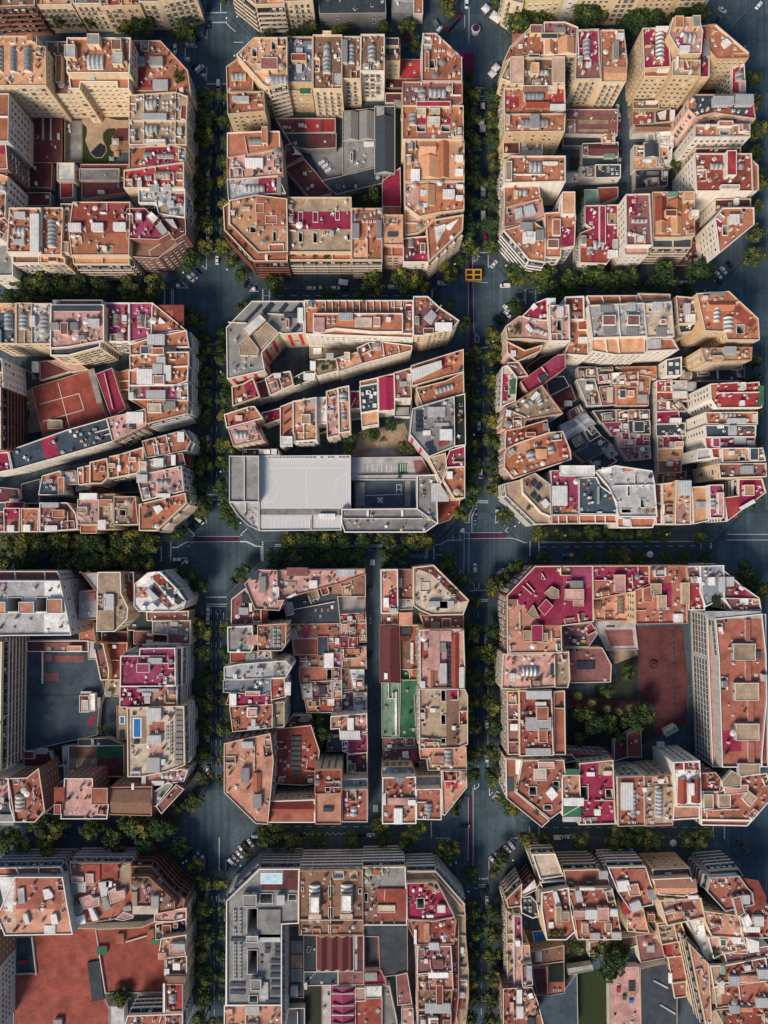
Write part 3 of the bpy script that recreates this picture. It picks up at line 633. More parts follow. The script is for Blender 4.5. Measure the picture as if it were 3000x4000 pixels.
DATA = r'''
T 0 100 2.07375 pool garden block
b o c 30 W|-80,95 300,95 300,170 370,180 375,490 -80,490|terracotta tower roof with long grey skylight housings at the top corner
s 85,185 135,380 g
s 195,180 260,380 g
s -15,180 25,380 c
a 312,405 338,465
b b c 20 W|385,140 560,140 560,410 650,560 400,560|brown terrace roof with narrow terracotta box, beside the skylight tower
k 470,270 525,490 t 3
k 395,405 460,465 g 2
b t c 33 W|550,110 1060,110 1050,390 550,390|tall tower with white crenellated penthouses and a glazed vault
k 540,185 630,290 l 3
s 715,240 840,360 l
k 925,245 1010,345 l 3
k 730,110 830,200 g 4
k 920,140 1000,230 b 3
m 29 t|560,395 1045,395 1050,520 955,520 950,465 660,465 650,520 575,520
k 700,405 780,450 l 2
p 800,405 900,430 y
b t p 22 C|1065,130 1300,130 1520,370 1545,570 1370,570 1360,530 1060,530|terracotta corner roof with small roof garden and red terrace strip
p 1075,150 1170,330 d
p 1100,340 1180,500 r
p 1180,440 1240,500 r
k 1110,270 1180,335 g 2
k 1220,275 1330,350 g 2.5
k 1245,455 1370,535 l 2
g 1410,370 1500,460
c 1240,200
c 1370,310
c 1360,240
b v c 24 C|1050,570 1420,545 1520,580 1510,775 1050,770|tan roof with one curved skylight and a long pale awning
s 1185,600 1270,680 l
k 1155,725 1360,780 l 2
l 1170,570 1170,770
l 1425,560 1425,770
a 1310,610 1370,680
b v c 24 C|1050,780 1510,780 1510,970 1050,970|tan roof with a curved skylight and white back wall
s 1185,805 1275,890 l
k 1185,945 1355,985 w 3
l 1170,785 1170,965
l 1425,785 1425,965
a 1310,820 1370,890
b t c 24 C|1050,990 1420,975 1505,1000 1500,1110 1050,1165|narrow roof half magenta with two grey skylights
p 1175,985 1415,1125 m
s 1170,1025 1230,1080 g
s 1275,1040 1410,1080 g
b r c 25 C|1010,1180 1490,1115 1490,1320 1010,1320|bright crimson roof with domed skylights facing the left avenue
s 1095,1215 1125,1250 l
s 1180,1215 1230,1255 l
s 1255,1180 1380,1250 v
k 1120,1270 1160,1325 l 2
l 1265,1145 1265,1320
b l w 24 C|1130,1335 1500,1335 1500,1560 1290,1530 1270,1440 1130,1440|pale grey roof with a white triangular sail
p 1390,1365 1500,1440 r
k 1360,1430 1420,1475 l 2
s 1375,1490 1440,1540 l
p 1290,1450 1360,1520 v
k 1220,1300 1300,1360 l 2
k 1330,1300 1395,1350 l 2
q t 1295,1435 1340,1465 1297,1492 1295,1470 w 2.5
b d b 24 W|1280,1545 1460,1560 1500,1550 1505,1690 1420,1740 1350,1660|dark purple wedge roof with a slatted white pergola
q k 1340,1580 1410,1580 1450,1660 1390,1630 l 2
b M b 24 W|1035,1490 1180,1490 1380,1690 1290,1740 1035,1730|magenta pink corner roof with white diagonal skylight boxes
k 1110,1540 1165,1600 w 3
q k 1195,1570 1240,1525 1300,1580 1255,1630 w 3
q k 1265,1640 1310,1595 1370,1680 1325,1715 l 2
m 20 b|1045,1745 1290,1745 1400,1700 1500,1720 1290,1890 1240,1890 1050,1880
m 19 t|1210,1830 1380,1730 1480,1760 1300,1890 1230,1900
b R c 25 Z|595,1435 1055,1435 1045,1860 585,1860 565,1670|large rust red roof with three white rooftop pads
p 575,1680 1045,1855 t
k 562,1610 670,1680 w 2
k 750,1610 850,1680 w 2
k 925,1605 1030,1675 w 2
m 21 o|590,1868 1050,1868 1050,1935 600,1935
l 835,1870 835,1930
b t c 25 C|340,1480 510,1480 500,1860 330,1860|terracotta roof with one long metal barrel vault
s 390,1585 460,1800 l
m 21 t|330,1868 530,1868 530,1930 330,1930
k 400,1880 480,1925 d 2
b b c 23 W|500,1450 590,1450 570,1690 560,1850 500,1850|brown strip roof dotted with small round vents
a 510,1600 560,1680
k 510,1760 570,1850 v 2
b t w 26 C|85,1485 335,1485 335,1840 65,1840|terracotta roof with a white side box and domed skylight
k 125,1520 220,1575 l 2
s 120,1630 205,1710 l
k 120,1740 215,1790 l 2
k 260,1540 335,1850 w 2.5
m 21 b|105,1850 325,1850 325,1930 110,1930
b g w 18 N|-80,1740 100,1740 110,2030 -80,2030|plain grey flat roof at the bottom corner
b t w 25 N|-80,1590 45,1560 90,1620 20,1730 -80,1730|small stepped terracotta roof above a plain white wall
b t g 29 W|-80,560 75,560 70,940 -80,940|long red roof over a tall grey windowed courtyard wall
l -80,745 70,745
b t b 26 C|-80,950 50,950 65,1165 -80,1170|red terrace roof over brick balconies facing the courtyard
p -80,950 45,1040 m
b o w 24 W|-80,1180 70,1230 60,1370 -80,1370|orange roof with a long white parapet at the photo edge
b t w 24 W|-80,1375 50,1360 45,1555 -80,1585|terracotta roof stepped below the white parapet roof
b d d 5 N|270,740 500,740 500,1110 270,1110|low dark maroon sheds with two white strip rooflights
k 343,745 358,930 l .5
k 408,745 420,930 l .5
k 470,880 490,925 l 1
b w w 8 N|470,1120 600,1120 600,1255 470,1255|white corrugated shed roof in the courtyard
b g w 6 N|650,1165 965,1165 960,1250 650,1250|long grey ribbed shed with a white eave
b d w 4 N|670,1262 1020,1262 1030,1350 670,1405|low dark red yard roof with a blue tank
k 955,1285 975,1320 u 1.5
k 800,1345 860,1380 l 2
b r w 5 N|495,1265 590,1265 590,1390 495,1400|small bright red terrace roof in the courtyard
b d g 5 N|245,1115 420,1115 415,1310 245,1310|low brown yard roof with two small white boxes
k 280,1145 295,1170 w 1
k 290,1270 305,1300 w 1
b d g 5 N|215,1360 410,1360 405,1460 215,1460|plain low maroon roof behind the grey bay
b d w 5 N|660,1130 1040,1130 1010,1230 970,1230 965,1160 660,1160|low pinkish roof strip under the pool garden
b b o 3 N|500,760 525,760 525,1110 500,1110|narrow ochre wall roof dividing the car court
G courtyard_floor g 0.2|525,770 660,770 660,1110 525,1110
G terrace_floor v 1|665,740 1040,740 1040,1130 665,1130
G lawn n 1.01|668,790 700,820 705,870 690,930 720,1010 760,1060 820,1070 858,1020 850,960 835,920 835,870 870,835 930,830 950,860 900,910 905,960 890,970 900,1010 950,1040 890,1125 668,1125
G lawn n 1.015|855,742 1040,742 1040,765 950,765
G playground_floor d 1.02|950,830 1038,830 1038,935 900,935
G playground_floor b 1.03|950,940 1038,940 1038,1020 960,1020
G courtyard_floor k 1.04|920,1030 1038,1025 1038,1125 870,1125
U 735,1025 810,950 855,975 858,1020 825,1065 775,1068 740,1040
T 850 100 1.659 car yard block
b o c 29 Z|125,195 240,85 450,85 450,375 330,405 300,390|tall orange corner roof above a sunlit diagonal wall
k 285,230 395,310 q 3
w 225,150 255,205
w 350,105 378,160
s 350,325 445,385 l
k 240,260 290,310 c 2
b t o 22 C|60,275 130,225 235,315 225,425 65,430|red roof with a square ribbed skylight below the tall corner
s 90,310 185,360 l
b t o 24 W|65,440 300,435 305,560 70,580|rusty roof with a round white stair tower on its ochre wall
k 100,475 210,510 l 2.5
b r o 8 N|90,640 280,640 280,690 90,690|low red lean-to roof under the ochre wall
k 130,665 200,690 l 1.5
b S o 24 W|452,80 614,80 612,372 455,372|slate grey roof with red topped stair house
k 480,205 580,255 R 3
k 510,155 555,200 l 1.5
k 510,260 550,310 l 1.5
p 455,80 612,100 d
m 19 v|460,380 610,380 612,430 460,430
k 535,415 600,440 n 1
b b c 26 C|620,70 805,70 805,415 620,415|brown roof with two glazed gables in one line
s 685,125 730,185 l
s 683,195 735,315 l
w 785,155 800,220
w 622,240 634,310
k 680,50 740,75 c 2
b b c 25 C|808,80 925,80 925,350 810,350|brown roof with a grey lean-to beside a white glazed box
k 805,110 845,260 g 2.5
s 848,125 888,250 l
b b w 26 C|930,65 1080,65 1080,300 926,300|brown roof with one pale glazed gable above a white facade
s 975,130 1025,240 l
w 1060,130 1076,190
b k y 20 W|1085,95 1180,95 1180,230 1090,230|narrow charcoal roof over a yellow facade with dark top box
p 1090,190 1180,230 b
k 1085,95 1175,150 k 2
b r b 6 N|1185,225 1320,225 1320,345 1185,345|low bright red roof tucked beside the wedge corner
b d b 5 N|1090,350 1320,350 1200,405 1090,405|low dark red roof in front of the yellow facade
b t p 26 W|1330,60 1415,60 1580,215 1580,365 1325,365|terracotta wedge roof with white pipes pointing to the crossing
w 1375,225 1405,280
a 1400,150 1475,180
l 1420,215 1420,330
k 1340,185 1370,300 t 2.5
b q c 25 C|1200,368 1585,368 1585,495 1545,520 1200,520|dusky maroon roof with two white glazed boxes
s 1300,415 1350,470 l
s 1370,410 1480,470 l
p 1215,380 1570,405 q
b t c 25 C|1200,525 1590,525 1590,740 1200,740|stepped roof of dark red terraces between cream stair boxes
k 1285,507 1510,545 m 2.5
k 1290,550 1350,600 c 2.5
k 1370,550 1440,590 c 2.5
p 1295,600 1355,635 m
p 1440,600 1510,635 m
w 1290,650 1345,690
w 1450,650 1505,690
s 1240,580 1290,650 l
k 1355,610 1440,660 w 3
p 1300,695 1510,738 q
k 1185,590 1205,620 y 2
b o c 24 C|1215,750 1595,750 1595,1010 1215,1010|tan tiled pitched roofs with a white cabin at the rear
r 1305,755 1415,845 o 3
r 1310,850 1430,990 o 3
r 1430,755 1495,990 t 2
k 1250,945 1310,1020 w 2.5
w 1316,900 1340,940
p 1218,770 1300,880 b
k 1535,850 1590,890 w 2
k 1535,940 1590,980 w 2
w 1440,810 1480,840
b t c 24 C|1215,1020 1595,1015 1595,1195 1420,1215 1310,1240 1215,1170|terracotta roof with white box row and rear pink terrace
p 1220,1040 1305,1160 p
r 1315,1035 1410,1170 o 2
k 1455,1075 1535,1130 w 2.5
k 1310,1075 1360,1110 w 2
k 1310,1160 1360,1190 w 2
k 1540,1040 1590,1065 w 2
k 1540,1110 1590,1140 w 2
b o c 20 W|1215,1180 1308,1178 1318,1245 1410,1225 1410,1270 1300,1345 1215,1360|orange rear terrace roof above the dark corner
p 1240,1190 1300,1280 p
l 1218,1285 1300,1285
b t c 25 Z|1355,1310 1400,1265 1590,1232 1585,1330 1370,1530|wedge corner roof with two white angular rooflights
q k 1405,1310 1475,1290 1475,1325 1420,1420 w 1
q k 1478,1300 1565,1255 1510,1325 1485,1318 w 1
b d w 20 W|1205,1385 1360,1370 1365,1535 1205,1535|small dark roof with red terrace and grey skylight
p 1275,1370 1350,1420 r
p 1275,1480 1358,1530 m
s 1235,1390 1275,1440 g
k 1310,1420 1345,1480 q 2.5
b o p 24 W|1070,1230 1200,1230 1200,1420 1070,1420|small orange tiled roof above a pink facade
k 1100,1345 1165,1370 k 1
m 20 t|1075,1427 1200,1427 1200,1495 1075,1495
l 1130,1430 1130,1490
b t c 24 Z|870,1190 1065,1190 1065,1520 870,1520|terrace roof with rows of white air units and grey awnings
p 910,1215 1060,1250 b
a 905,1255 1030,1290
k 870,1290 920,1390 g 2
k 1025,1270 1063,1390 g 2
p 880,1390 970,1500 o
l 970,1300 970,1510
k 880,1235 900,1265 u 1.5
b v c 24 Z|455,1120 865,1120 865,1470 455,1470|wide khaki roof with a crimson middle band and slots
p 457,1205 863,1320 m
w 525,1210 552,1275
w 620,1210 650,1275
w 765,1205 790,1260
w 525,1340 550,1405
w 620,1340 645,1410
w 838,1340 862,1405
k 725,1335 755,1370 l 1.5
m 20.5 t|465,1475 865,1475 865,1522 465,1522
g 490,1480 560,1495
g 625,1480 720,1510
l 745,1478 745,1520
b o b 26 Z|80,1140 250,1105 450,1130 455,1470 265,1475 80,1290|broad salmon corner roof over red brick balcony bands
w 250,1155 300,1215
w 312,1235 385,1285
w 212,1302 250,1345
w 360,1335 380,1400
k 150,1180 215,1205 c 1.5
p 255,1110 448,1300 t
m 22.5 t|38,1180 78,1150 78,1292 264,1478 455,1478 455,1533 235,1533 45,1330
g 75,1330 110,1370
g 160,1420 240,1450
k 310,1480 330,1530 w 2
b p c 24 W|65,862 415,803 425,978 65,1000|salmon roof with one large white glazed box
k 180,870 300,930 w 2
l 180,840 180,880
b l c 24 W|65,1005 270,990 390,980 440,1090 250,1100 75,1138|roof half pale grey half crimson with a grey skylight
p 265,985 385,1103 m
s 175,1035 305,1080 l
k 385,990 415,1105 g 1.5
b t c 24 W|65,700 290,690 400,690 405,798 65,858|terracotta roof with a sunken grey skylight court
k 290,675 330,785 t 3
p 195,690 290,785 t
s 205,730 285,780 g
b d w 5 N|380,605 760,605 760,690 440,698|low rust red roofs along the yard top
p 570,605 670,690 r
p 690,605 757,690 r
k 425,655 455,670 l 1
k 525,640 560,660 l 1
b k g 5 N|440,702 765,702 765,790 590,800 490,785|low dark slate sheds above the parked vans
p 585,702 763,788 d
G courtyard_floor g 0.2|590,800 812,790 815,960 680,1005
b k g 7 N|815,560 1020,540 1020,742 815,748|grey north-light factory roof with striped glazing
r 818,565 912,745 g 3
r 918,560 1018,742 g 3
b k g 7.5 N|1022,530 1145,530 1145,960 1022,960|long dark corrugated workshop roof with a ridge
r 1024,595 1143,958 k 3
k 1030,535 1080,585 l 1
b g g 7 N|815,752 1020,746 1025,905 815,960|pale grey concrete workshop roof beside the yard
k 945,760 1015,790 w 1.5
k 860,830 880,890 k 2
b k g 6 N|680,1010 1070,915 1070,1018 770,1092|slanting dark shed roof across the foot of the yard
b d w 6 N|440,930 560,870 640,960 735,1085 605,1122|maroon triangular hall roof below the white sail
b d w 5 N|445,780 490,765 550,850 440,915|small maroon terrace shaded by a white sail
q t 495,805 548,858 483,858 505,845 w 3
G garden_floor e 0.2|875,1060 1065,1040 1065,1180 875,1180
b m w 6 N|1070,1010 1180,930 1185,1175 1070,1175|long crimson shed roof beside the courtyard tree
b t w 6 N|1075,1178 1180,1178 1182,1226 1075,1226|small low terracotta roof below the crimson shed
b d w 6 N|1090,442 1190,442 1190,500 1090,500|small dark courtyard roof with a pale lean-to
k 1142,488 1188,530 g 1
T 1920 60 1.536 narrow lane block
b t c 26 C|110,195 225,85 310,60 312,240 230,250 150,240 70,285|stepped terracotta corner roof with low white walls facing the crossing
p 125,195 225,110 t
l 120,200 230,100
k 225,75 300,130 q 2.5
k 215,245 285,270 k 2
k 160,180 185,200 w 1
b q c 27 C|315,45 440,45 515,75 522,235 380,240 315,240|maroon roof with two small orange tiled gables
r 318,160 372,235 o 3
r 398,135 495,235 o 3
k 370,85 440,120 g 2
k 290,120 395,158 k 2
b b c 26 C|110,265 430,265 435,430 180,430 55,385|brown roof between two broad pale awnings
k 108,265 190,430 P 2.5
k 360,265 434,425 P 2.5
k 230,305 280,375 o 3
s 170,330 340,360 l
p 60,320 108,400 v
b t c 25 C|75,445 435,440 440,575 350,600 75,600|busy roof with red terraces and two rust tiled gables
r 185,430 330,465 b 2.5
r 200,510 345,562 R 2.5
p 345,445 432,545 r
k 345,545 440,580 w 2
p 80,485 165,555 r
s 190,465 310,515 g
k 335,440 390,475 c 2
b t o 27 N|78,600 440,595 435,700 78,705|terracotta roof with cross shaped grey skylight above an ochre wall
s 175,625 335,672 g
k 225,605 285,690 g 2
k 82,610 108,665 c 2
b d c 17 C|70,765 165,760 165,835 70,835|small dark red terrace roof below the ochre wall
b S c 14 N|168,740 303,740 303,850 168,850|dark blue roof with grey canopies in the ochre wall's lee
k 170,740 205,800 l 2
k 168,800 215,850 l 1.5
k 215,815 303,850 l 1
b t w 28 C|75,880 120,850 440,850 440,1000 75,1010|terracotta tower roof with grey gable and white rear wall
s 225,880 300,945 l
k 300,885 395,905 w 1.5
l 130,960 320,960
k 80,885 120,1000 v 2
b t c 24 C|75,1012 280,1015 292,1110 180,1125 78,1155|small terracotta roof with one grey vent box
s 160,1050 215,1085 l
k 130,1060 155,1105 c 2
b p c 24 C|80,1155 300,1100 315,1210 250,1240 78,1268|pinkish roof with twin skewed metal skylights
q k 185,1160 245,1142 265,1200 205,1220 l 2
q k 130,1170 180,1158 185,1215 145,1230 l 1.5
p 80,1190 140,1260 q
b t w 25 Z|75,1290 250,1240 320,1290 320,1480 225,1465|white walled corner roof with stepped terraces and dark balconies
k 180,1310 260,1375 w 2.5
k 255,1295 312,1360 g 2
k 165,1250 245,1300 g 2
k 200,1305 245,1340 t 2.5
p 150,1360 240,1420 b
b t w 25 C|320,1190 405,1185 415,1080 490,1080 502,1215 495,1385 415,1400 412,1452 322,1452|white edged roof with tall fin and magenta terrace
p 420,1270 495,1382 m
k 412,1080 490,1215 o 4
k 330,1350 400,1405 b 2
k 360,1230 410,1330 t 2
b m w 15 C|530,1310 600,1280 560,1250 560,1145 755,1140 755,1400 690,1490 530,1485|low crimson roofs with ribbed white skylights by the lower street
s 610,1350 670,1405 l
s 572,1395 612,1437 l
k 688,1415 752,1462 w 2
k 640,1150 680,1380 m 2
p 530,1320 600,1480 R
p 620,1410 690,1480 R
k 720,1350 752,1410 l 2
b q w 28 W|805,1080 945,1075 960,1380 808,1380|maroon tower roof with white left wall and crimson corner
p 805,1085 880,1200 m
s 840,1222 930,1247 l
k 820,1160 835,1190 w 2
m 24 p|790,1395 940,1395 935,1440 800,1440
b t c 27 Z|965,1065 1212,1060 1215,1322 1130,1332 970,1332|cluster of orange tiled gables and boxes above dark balconies
r 978,1100 1045,1240 R 3
r 1070,1110 1140,1185 t 3
k 1028,1180 1100,1222 R 3
k 1140,1072 1205,1130 o 3
r 1075,1210 1140,1320 o 2
r 985,1240 1040,1310 o 2
k 1180,1182 1230,1230 w 3
k 1050,1065 1110,1100 G 1.5
m 23 k|965,1342 1200,1342 1195,1395 965,1395
l 1085,1345 1085,1390
b d b 5 N|1215,1240 1260,1240 1262,1495 1110,1500 1180,1420|deep red low roof in the gap beside the white wedge
b t w 30 W|1340,1215 1385,1160 1570,1158 1572,1255 1365,1425|white sided wedge tower with a triangular red patch
q p 1345,1205 1395,1190 1372,1325 1348,1340 m
w 1385,1262 1415,1320
k 1410,1205 1475,1262 w 2.5
b d w 24 W|1340,1110 1550,1105 1550,1152 1380,1152 1340,1185|small dark terrace roof behind the white wedge tower
k 1445,1105 1475,1150 w 2
b R w 31 W|1218,835 1555,835 1562,1055 1230,1055|broad rust roof with a bright red central box
k 1388,835 1448,985 r 4
s 1312,890 1388,925 l
s 1448,890 1505,925 l
k 1365,1025 1480,1055 c 2
m 27 t|1562,870 1597,905 1600,1050 1566,1060
b d c 26 W|1220,802 1490,798 1490,832 1220,832|thin dark strip roof along the rust roof's back
b v w 33 W|1220,662 1545,660 1545,732 1215,735|pale white tower with a deep dark central shaft
w 1352,682 1440,730
k 1350,645 1440,680 t 2
p 1220,670 1345,735 t
p 1455,668 1543,730 t
k 1275,665 1300,690 w 2
b k p 31 W|1182,505 1222,480 1560,480 1580,620 1330,585 1225,610 1182,565|pink walled tower roof under long grey awnings
k 1315,500 1440,558 l 2.5
k 1450,490 1560,556 l 2.5
p 1530,540 1578,600 m
p 1330,565 1450,590 t
p 1185,500 1225,560 t
b t o 27 W|1290,65 1340,60 1540,230 1535,262 1350,265 1300,210|red edged terracotta corner roof with a tilted white skylight
q k 1368,170 1400,150 1435,185 1395,210 w 2
l 1340,65 1535,232
b m w 20 C|1445,292 1512,290 1520,470 1440,470|narrow magenta and pink roof with a white ribbed canopy
s 1462,345 1510,400 l
p 1445,395 1475,465 r
k 1480,405 1515,465 p 2
b p o 35 W|1060,120 1085,25 1240,20 1260,105 1250,237 1130,240|tallest ochre tower with glazed hut on its magenta roof
s 1150,108 1215,170 l
k 1085,28 1140,100 t 3
k 1190,25 1240,95 g 3
k 1115,200 1180,238 w 2.5
q p 1100,130 1150,120 1180,200 1110,220 M
b v o 33 W|1085,275 1247,275 1245,370 1080,365|plain tan roof above a sunlit pale yellow window wall
l 1165,275 1180,320
k 1095,260 1115,330 w 2
b m o 26 W|1247,70 1292,68 1302,290 1300,375 1245,375|narrow crimson roof strip between two ochre towers
k 1265,170 1300,260 g 2
b m o 30 W|905,85 1055,80 1070,312 915,322|crimson tower roof with long white ribbed skylight facing the lane
s 982,115 1035,275 w
p 925,110 972,300 m
k 975,80 1055,105 w 2
m 27 t|915,330 1070,325 1068,372 912,372
k 985,320 1065,350 w 2
b m c 27 C|510,95 640,90 645,260 655,385 500,390|dark crimson roof with pale glazed gable beside the lane houses
s 550,150 592,265 l
p 505,280 650,385 q
k 560,290 595,320 w 1.5
w 625,200 643,235
b t c 26 C|655,95 790,95 810,290 800,402 658,402|terracotta roof with orange tiled front along the lane
p 760,140 800,180 m
k 722,170 757,285 g 2.5
r 675,310 808,400 o 1.2
k 740,120 790,160 w 2
p 665,225 715,330 b
b q w 7 N|440,570 755,570 750,715 440,710|brick coloured hall roof with two pale strip lights
k 520,628 700,652 v .4
k 520,685 700,698 v .4
b k g 4 N|430,722 660,720 660,782 430,782|flat dark grey yard roof below the brick hall
b w w 6 N|665,705 737,705 737,775 665,775|bright white square shed beside the lane
b d w 6 N|548,775 755,768 755,848 600,845 550,836|dark maroon pitched shed roof with grey side
r 575,778 753,845 d 2
b k w 5 N|545,858 755,858 755,895 545,905|dark slate yard roof with a green glass box
k 665,840 735,868 G 2
b l w 6 N|530,915 618,915 618,985 530,985|pale grey flat shed roof in the yard
b k w 8 N|625,900 770,900 770,970 625,975|dark slate flat roof with small white units
a 710,940 765,965
k 690,910 705,945 g 1
b l g 4 N|445,945 520,945 520,1003 445,1005|low grey roof at the corner of the yard
b R w 6 N|640,1038 755,1035 755,1090 650,1135|rust coloured yard roof with a red gutter
b G w 7 N|560,1050 632,1050 632,1140 560,1140|pale green square roof beside the rust yard roof
G garden_floor e 0.2|470,850 545,850 545,925 470,925
b b c 9 N|850,520 1000,520 1000,558 850,560|low brown terrace roof at the head of the lane houses
k 920,520 990,540 w 1.5
b R c 6 N|850,575 972,570 970,652 850,655|rust red lane house roof with a white cabin
k 930,630 950,650 w 1.5
b b w 6 N|850,660 1090,640 1087,700 850,708|long brown tiled roof of the lane houses
r 855,660 1085,702 b 2
b d w 6 N|980,570 1070,565 1090,635 985,645|dark court roof with a torn white sail
q t 985,600 1040,580 1035,640 1000,640 w 2
k 1065,575 1095,640 w 1.5
b w w 7 N|1005,705 1087,700 1085,790 1005,780|white corrugated roof among the lane houses
b c w 5 N|940,712 1002,705 1002,762 940,765|small cream and green roof beside white corrugated roof
p 940,715 970,760 G
b r w 6 N|855,785 912,785 912,850 855,850|small bright crimson terrace of the lane houses
b k w 7 N|915,770 1000,768 1005,855 920,860|dark pitched roof between crimson terrace and white shed
r 918,772 1000,855 k 2
b w w 6 N|1010,792 1080,790 1076,905 1010,880|long white flat roof behind the lane houses
b o w 6 N|855,862 1030,865 1030,920 855,925|orange tiled lane house roof with a white gutter
k 905,870 960,885 w 1
b k w 6 N|865,932 1055,925 1050,1020 865,1040|dark cluttered roof at the lower end of the lane
k 930,940 1000,960 g 1
T 0 1150 2.07375 red sports court block
b s c 24 W|-80,80 135,80 132,400 -80,400|slate roof with orange front strip and ribbed glass gable
p -80,85 133,148 o
s 40,150 105,285 l
k -80,290 20,400 w 2
b v c 24 W|140,75 260,75 260,400 140,400|tan roof with one white ribbed vault
s 160,160 225,285 l
b l c 24 W|265,80 425,80 415,400 265,400|pale bluish roof with grey vault and white side box
s 330,170 395,300 l
k 255,180 300,270 w 2
b p c 27 W|420,92 845,92 845,378 560,430 415,440|wide dusky pink roof with dark mansard edges and red end wall
k 425,97 825,145 k 1.5
k 415,235 490,300 g 2
k 565,235 645,300 g 2
k 510,240 572,340 q 3
k 720,205 818,272 l 2
m 25.5 k|415,442 560,432 820,380 815,432 560,500 415,500
m 23 t|435,50 835,50 835,90 435,90
k 435,50 500,90 g 1.5
b M w 22 C|855,75 1048,75 1048,385 860,385|dark magenta roof with a white loop painted on it
s 915,165 975,265 v
b M w 22 C|1055,75 1240,75 1225,345 1058,385|dark magenta roof with thin white painted stripe next to the corner
s 1115,165 1170,270 v
w 1030,180 1068,262
b t w 23 Z|1240,75 1510,295 1440,295 1262,330 1228,340 1235,110|triangular corner roof with a white glass pyramid
q k 1285,220 1300,190 1355,240 1290,245 w 1.5
p 1260,85 1490,285 R
p 1235,130 1400,300 t
b t w 24 Z|1060,412 1200,365 1510,295 1530,425 1350,430 1330,485 1060,490|terracotta roof with dark solar hut and grey canopy
k 1200,330 1345,420 l 2
k 1150,425 1250,495 s 2.5
k 1350,432 1430,465 k 1.5
b t w 24 Z|1055,500 1345,472 1530,470 1530,580 1060,620|terracotta roof with orange panel and glass canopy
k 1275,510 1350,625 l 2
p 1125,505 1215,555 o
k 1215,440 1340,500 t 2.5
b t w 24 Z|1050,622 1110,602 1525,587 1520,700 1430,735 1050,740|terracotta roof covered by big white corrugated sheets
k 1115,610 1245,735 w 2
k 1245,570 1330,655 l 2.5
k 1330,580 1397,710 w 2
k 1255,665 1345,738 p 3
b v w 24 Z|1050,742 1430,742 1520,722 1525,860 1050,850|tan roof with magenta tiles, grey glazing and pale terrace
p 1135,742 1330,848 M
k 1190,780 1350,850 l 2
p 1360,740 1430,850 M
p 1438,728 1520,855 l
b t w 24 Z|1065,856 1150,852 1522,870 1515,962 1190,1045 1180,930|terracotta corner roof with cream hut above striped lane balconies
k 1205,890 1320,965 c 2.5
k 1330,870 1430,945 g 2
k 1240,850 1350,900 o 2
b p b 22 C|870,1005 1050,962 1175,930 1182,1062 915,1190|pink roof with white plant deck beside the lane
k 1030,955 1170,1050 w 1.5
p 1050,1030 1105,1090 k
k 940,1040 960,1060 w 1
b s w 16 W|80,1268 540,1105 865,1012 915,1190 565,1292 112,1420|long dark slate roof with a bright pink square
q p 325,1165 440,1135 480,1310 368,1342 m
k 565,1100 585,1120 w 1
k 755,1085 790,1105 l 1
k 650,1125 672,1145 l 1
k 135,1270 155,1290 l 1
b m w 16 N|-80,1292 70,1282 98,1420 -80,1455|crimson roof at the edge continuing the slate roof
b R w 8 N|262,760 712,622 862,1010 352,1142|red clay sports court roof with worn white court lines
k 400,1020 515,1095 v 2
q k 715,612 765,600 832,878 790,886 g .6
i 468,715 565,1085
i 320,890 640,803
i 345,1030 680,935
i 640,803 680,935
b m c 10 N|782,648 905,602 935,690 960,780 1015,925 905,990|crimson stepped roof along the sports court
l 850,640 920,930
b t w 8 N|910,650 1045,612 1045,840 985,850|row of small red court terraces beside the crimson roof
l 935,715 1045,700
l 960,780 1045,775
b d w 8 N|330,548 400,540 560,620 330,690|low dark red terrace with white cabins near the court
k 272,548 325,640 w 2
b P w 9 N|405,545 560,515 700,605 580,625|sloping pale salmon roof below the black mansard
b k w 4 N|180,600 265,650 265,690 700,612 710,620 250,770 165,785|low grey walled yard along the court's upper edge
b o w 27 W|-80,525 20,525 32,750 -80,750|orange roof above white walls at the photo edge
b o b 28 Z|-80,757 10,757 12,1250 -80,1250|orange roof over dark brick balconies above the ochre patio
b o c 3 N|165,787 255,772 300,920 180,940|small orange patio with white table beside the court
k 220,870 245,895 w .8
b v c 2.5 N|250,938 297,932 347,1100 222,1122|ochre sunken patio at the court's lower corner
b t w 23 Z|1155,1190 1490,1102 1545,1190 1510,1262 1380,1290 1190,1322|red terraced roof tip facing the left avenue below the lane
l 1265,1165 1290,1300
l 1350,1140 1380,1290
k 1440,1115 1500,1200 w 1.5
k 1195,1195 1225,1220 k 1
b q b 23 Z|1335,1312 1480,1290 1502,1380 1340,1390|small maroon roof with white vents and striped balconies
k 1390,1300 1430,1390 w 1.5
b P w 23 W|1130,1360 1330,1322 1342,1395 1210,1440 1135,1452|pale salmon roof with cream hut and glass box
k 1140,1357 1200,1450 c 2.5
k 1250,1330 1335,1400 w 2
b p w 25 C|1110,1470 1470,1392 1490,1590 1160,1672|pink flat roof with long white rear box
p 1130,1530 1260,1592 q
s 1270,1500 1370,1545 l
k 1115,1460 1205,1530 l 2
k 1270,1612 1390,1650 w 2
b t c 25 Z|1130,1702 1500,1612 1512,1690 1270,1912 1132,1912|pink red corner roof with hexagonal white skylight
q k 1240,1720 1300,1705 1330,1740 1280,1790 w 1.5
q p 1185,1690 1310,1660 1300,1760 1190,1770 b
q k 1165,1795 1215,1770 1225,1800 1180,1812 k 1
b v v 24 W|930,1642 1100,1640 1122,1860 930,1866|grey khaki roof with one white lined light well
w 968,1745 1022,1792
k 1080,1690 1120,1850 R 1
b v c 21 C|805,1622 932,1617 928,1900 800,1905|tan stepped roof with small white corrugated shelter
k 895,1690 930,1832 c 2.5
k 800,1825 870,1910 w 2
k 820,1660 920,1720 t 2
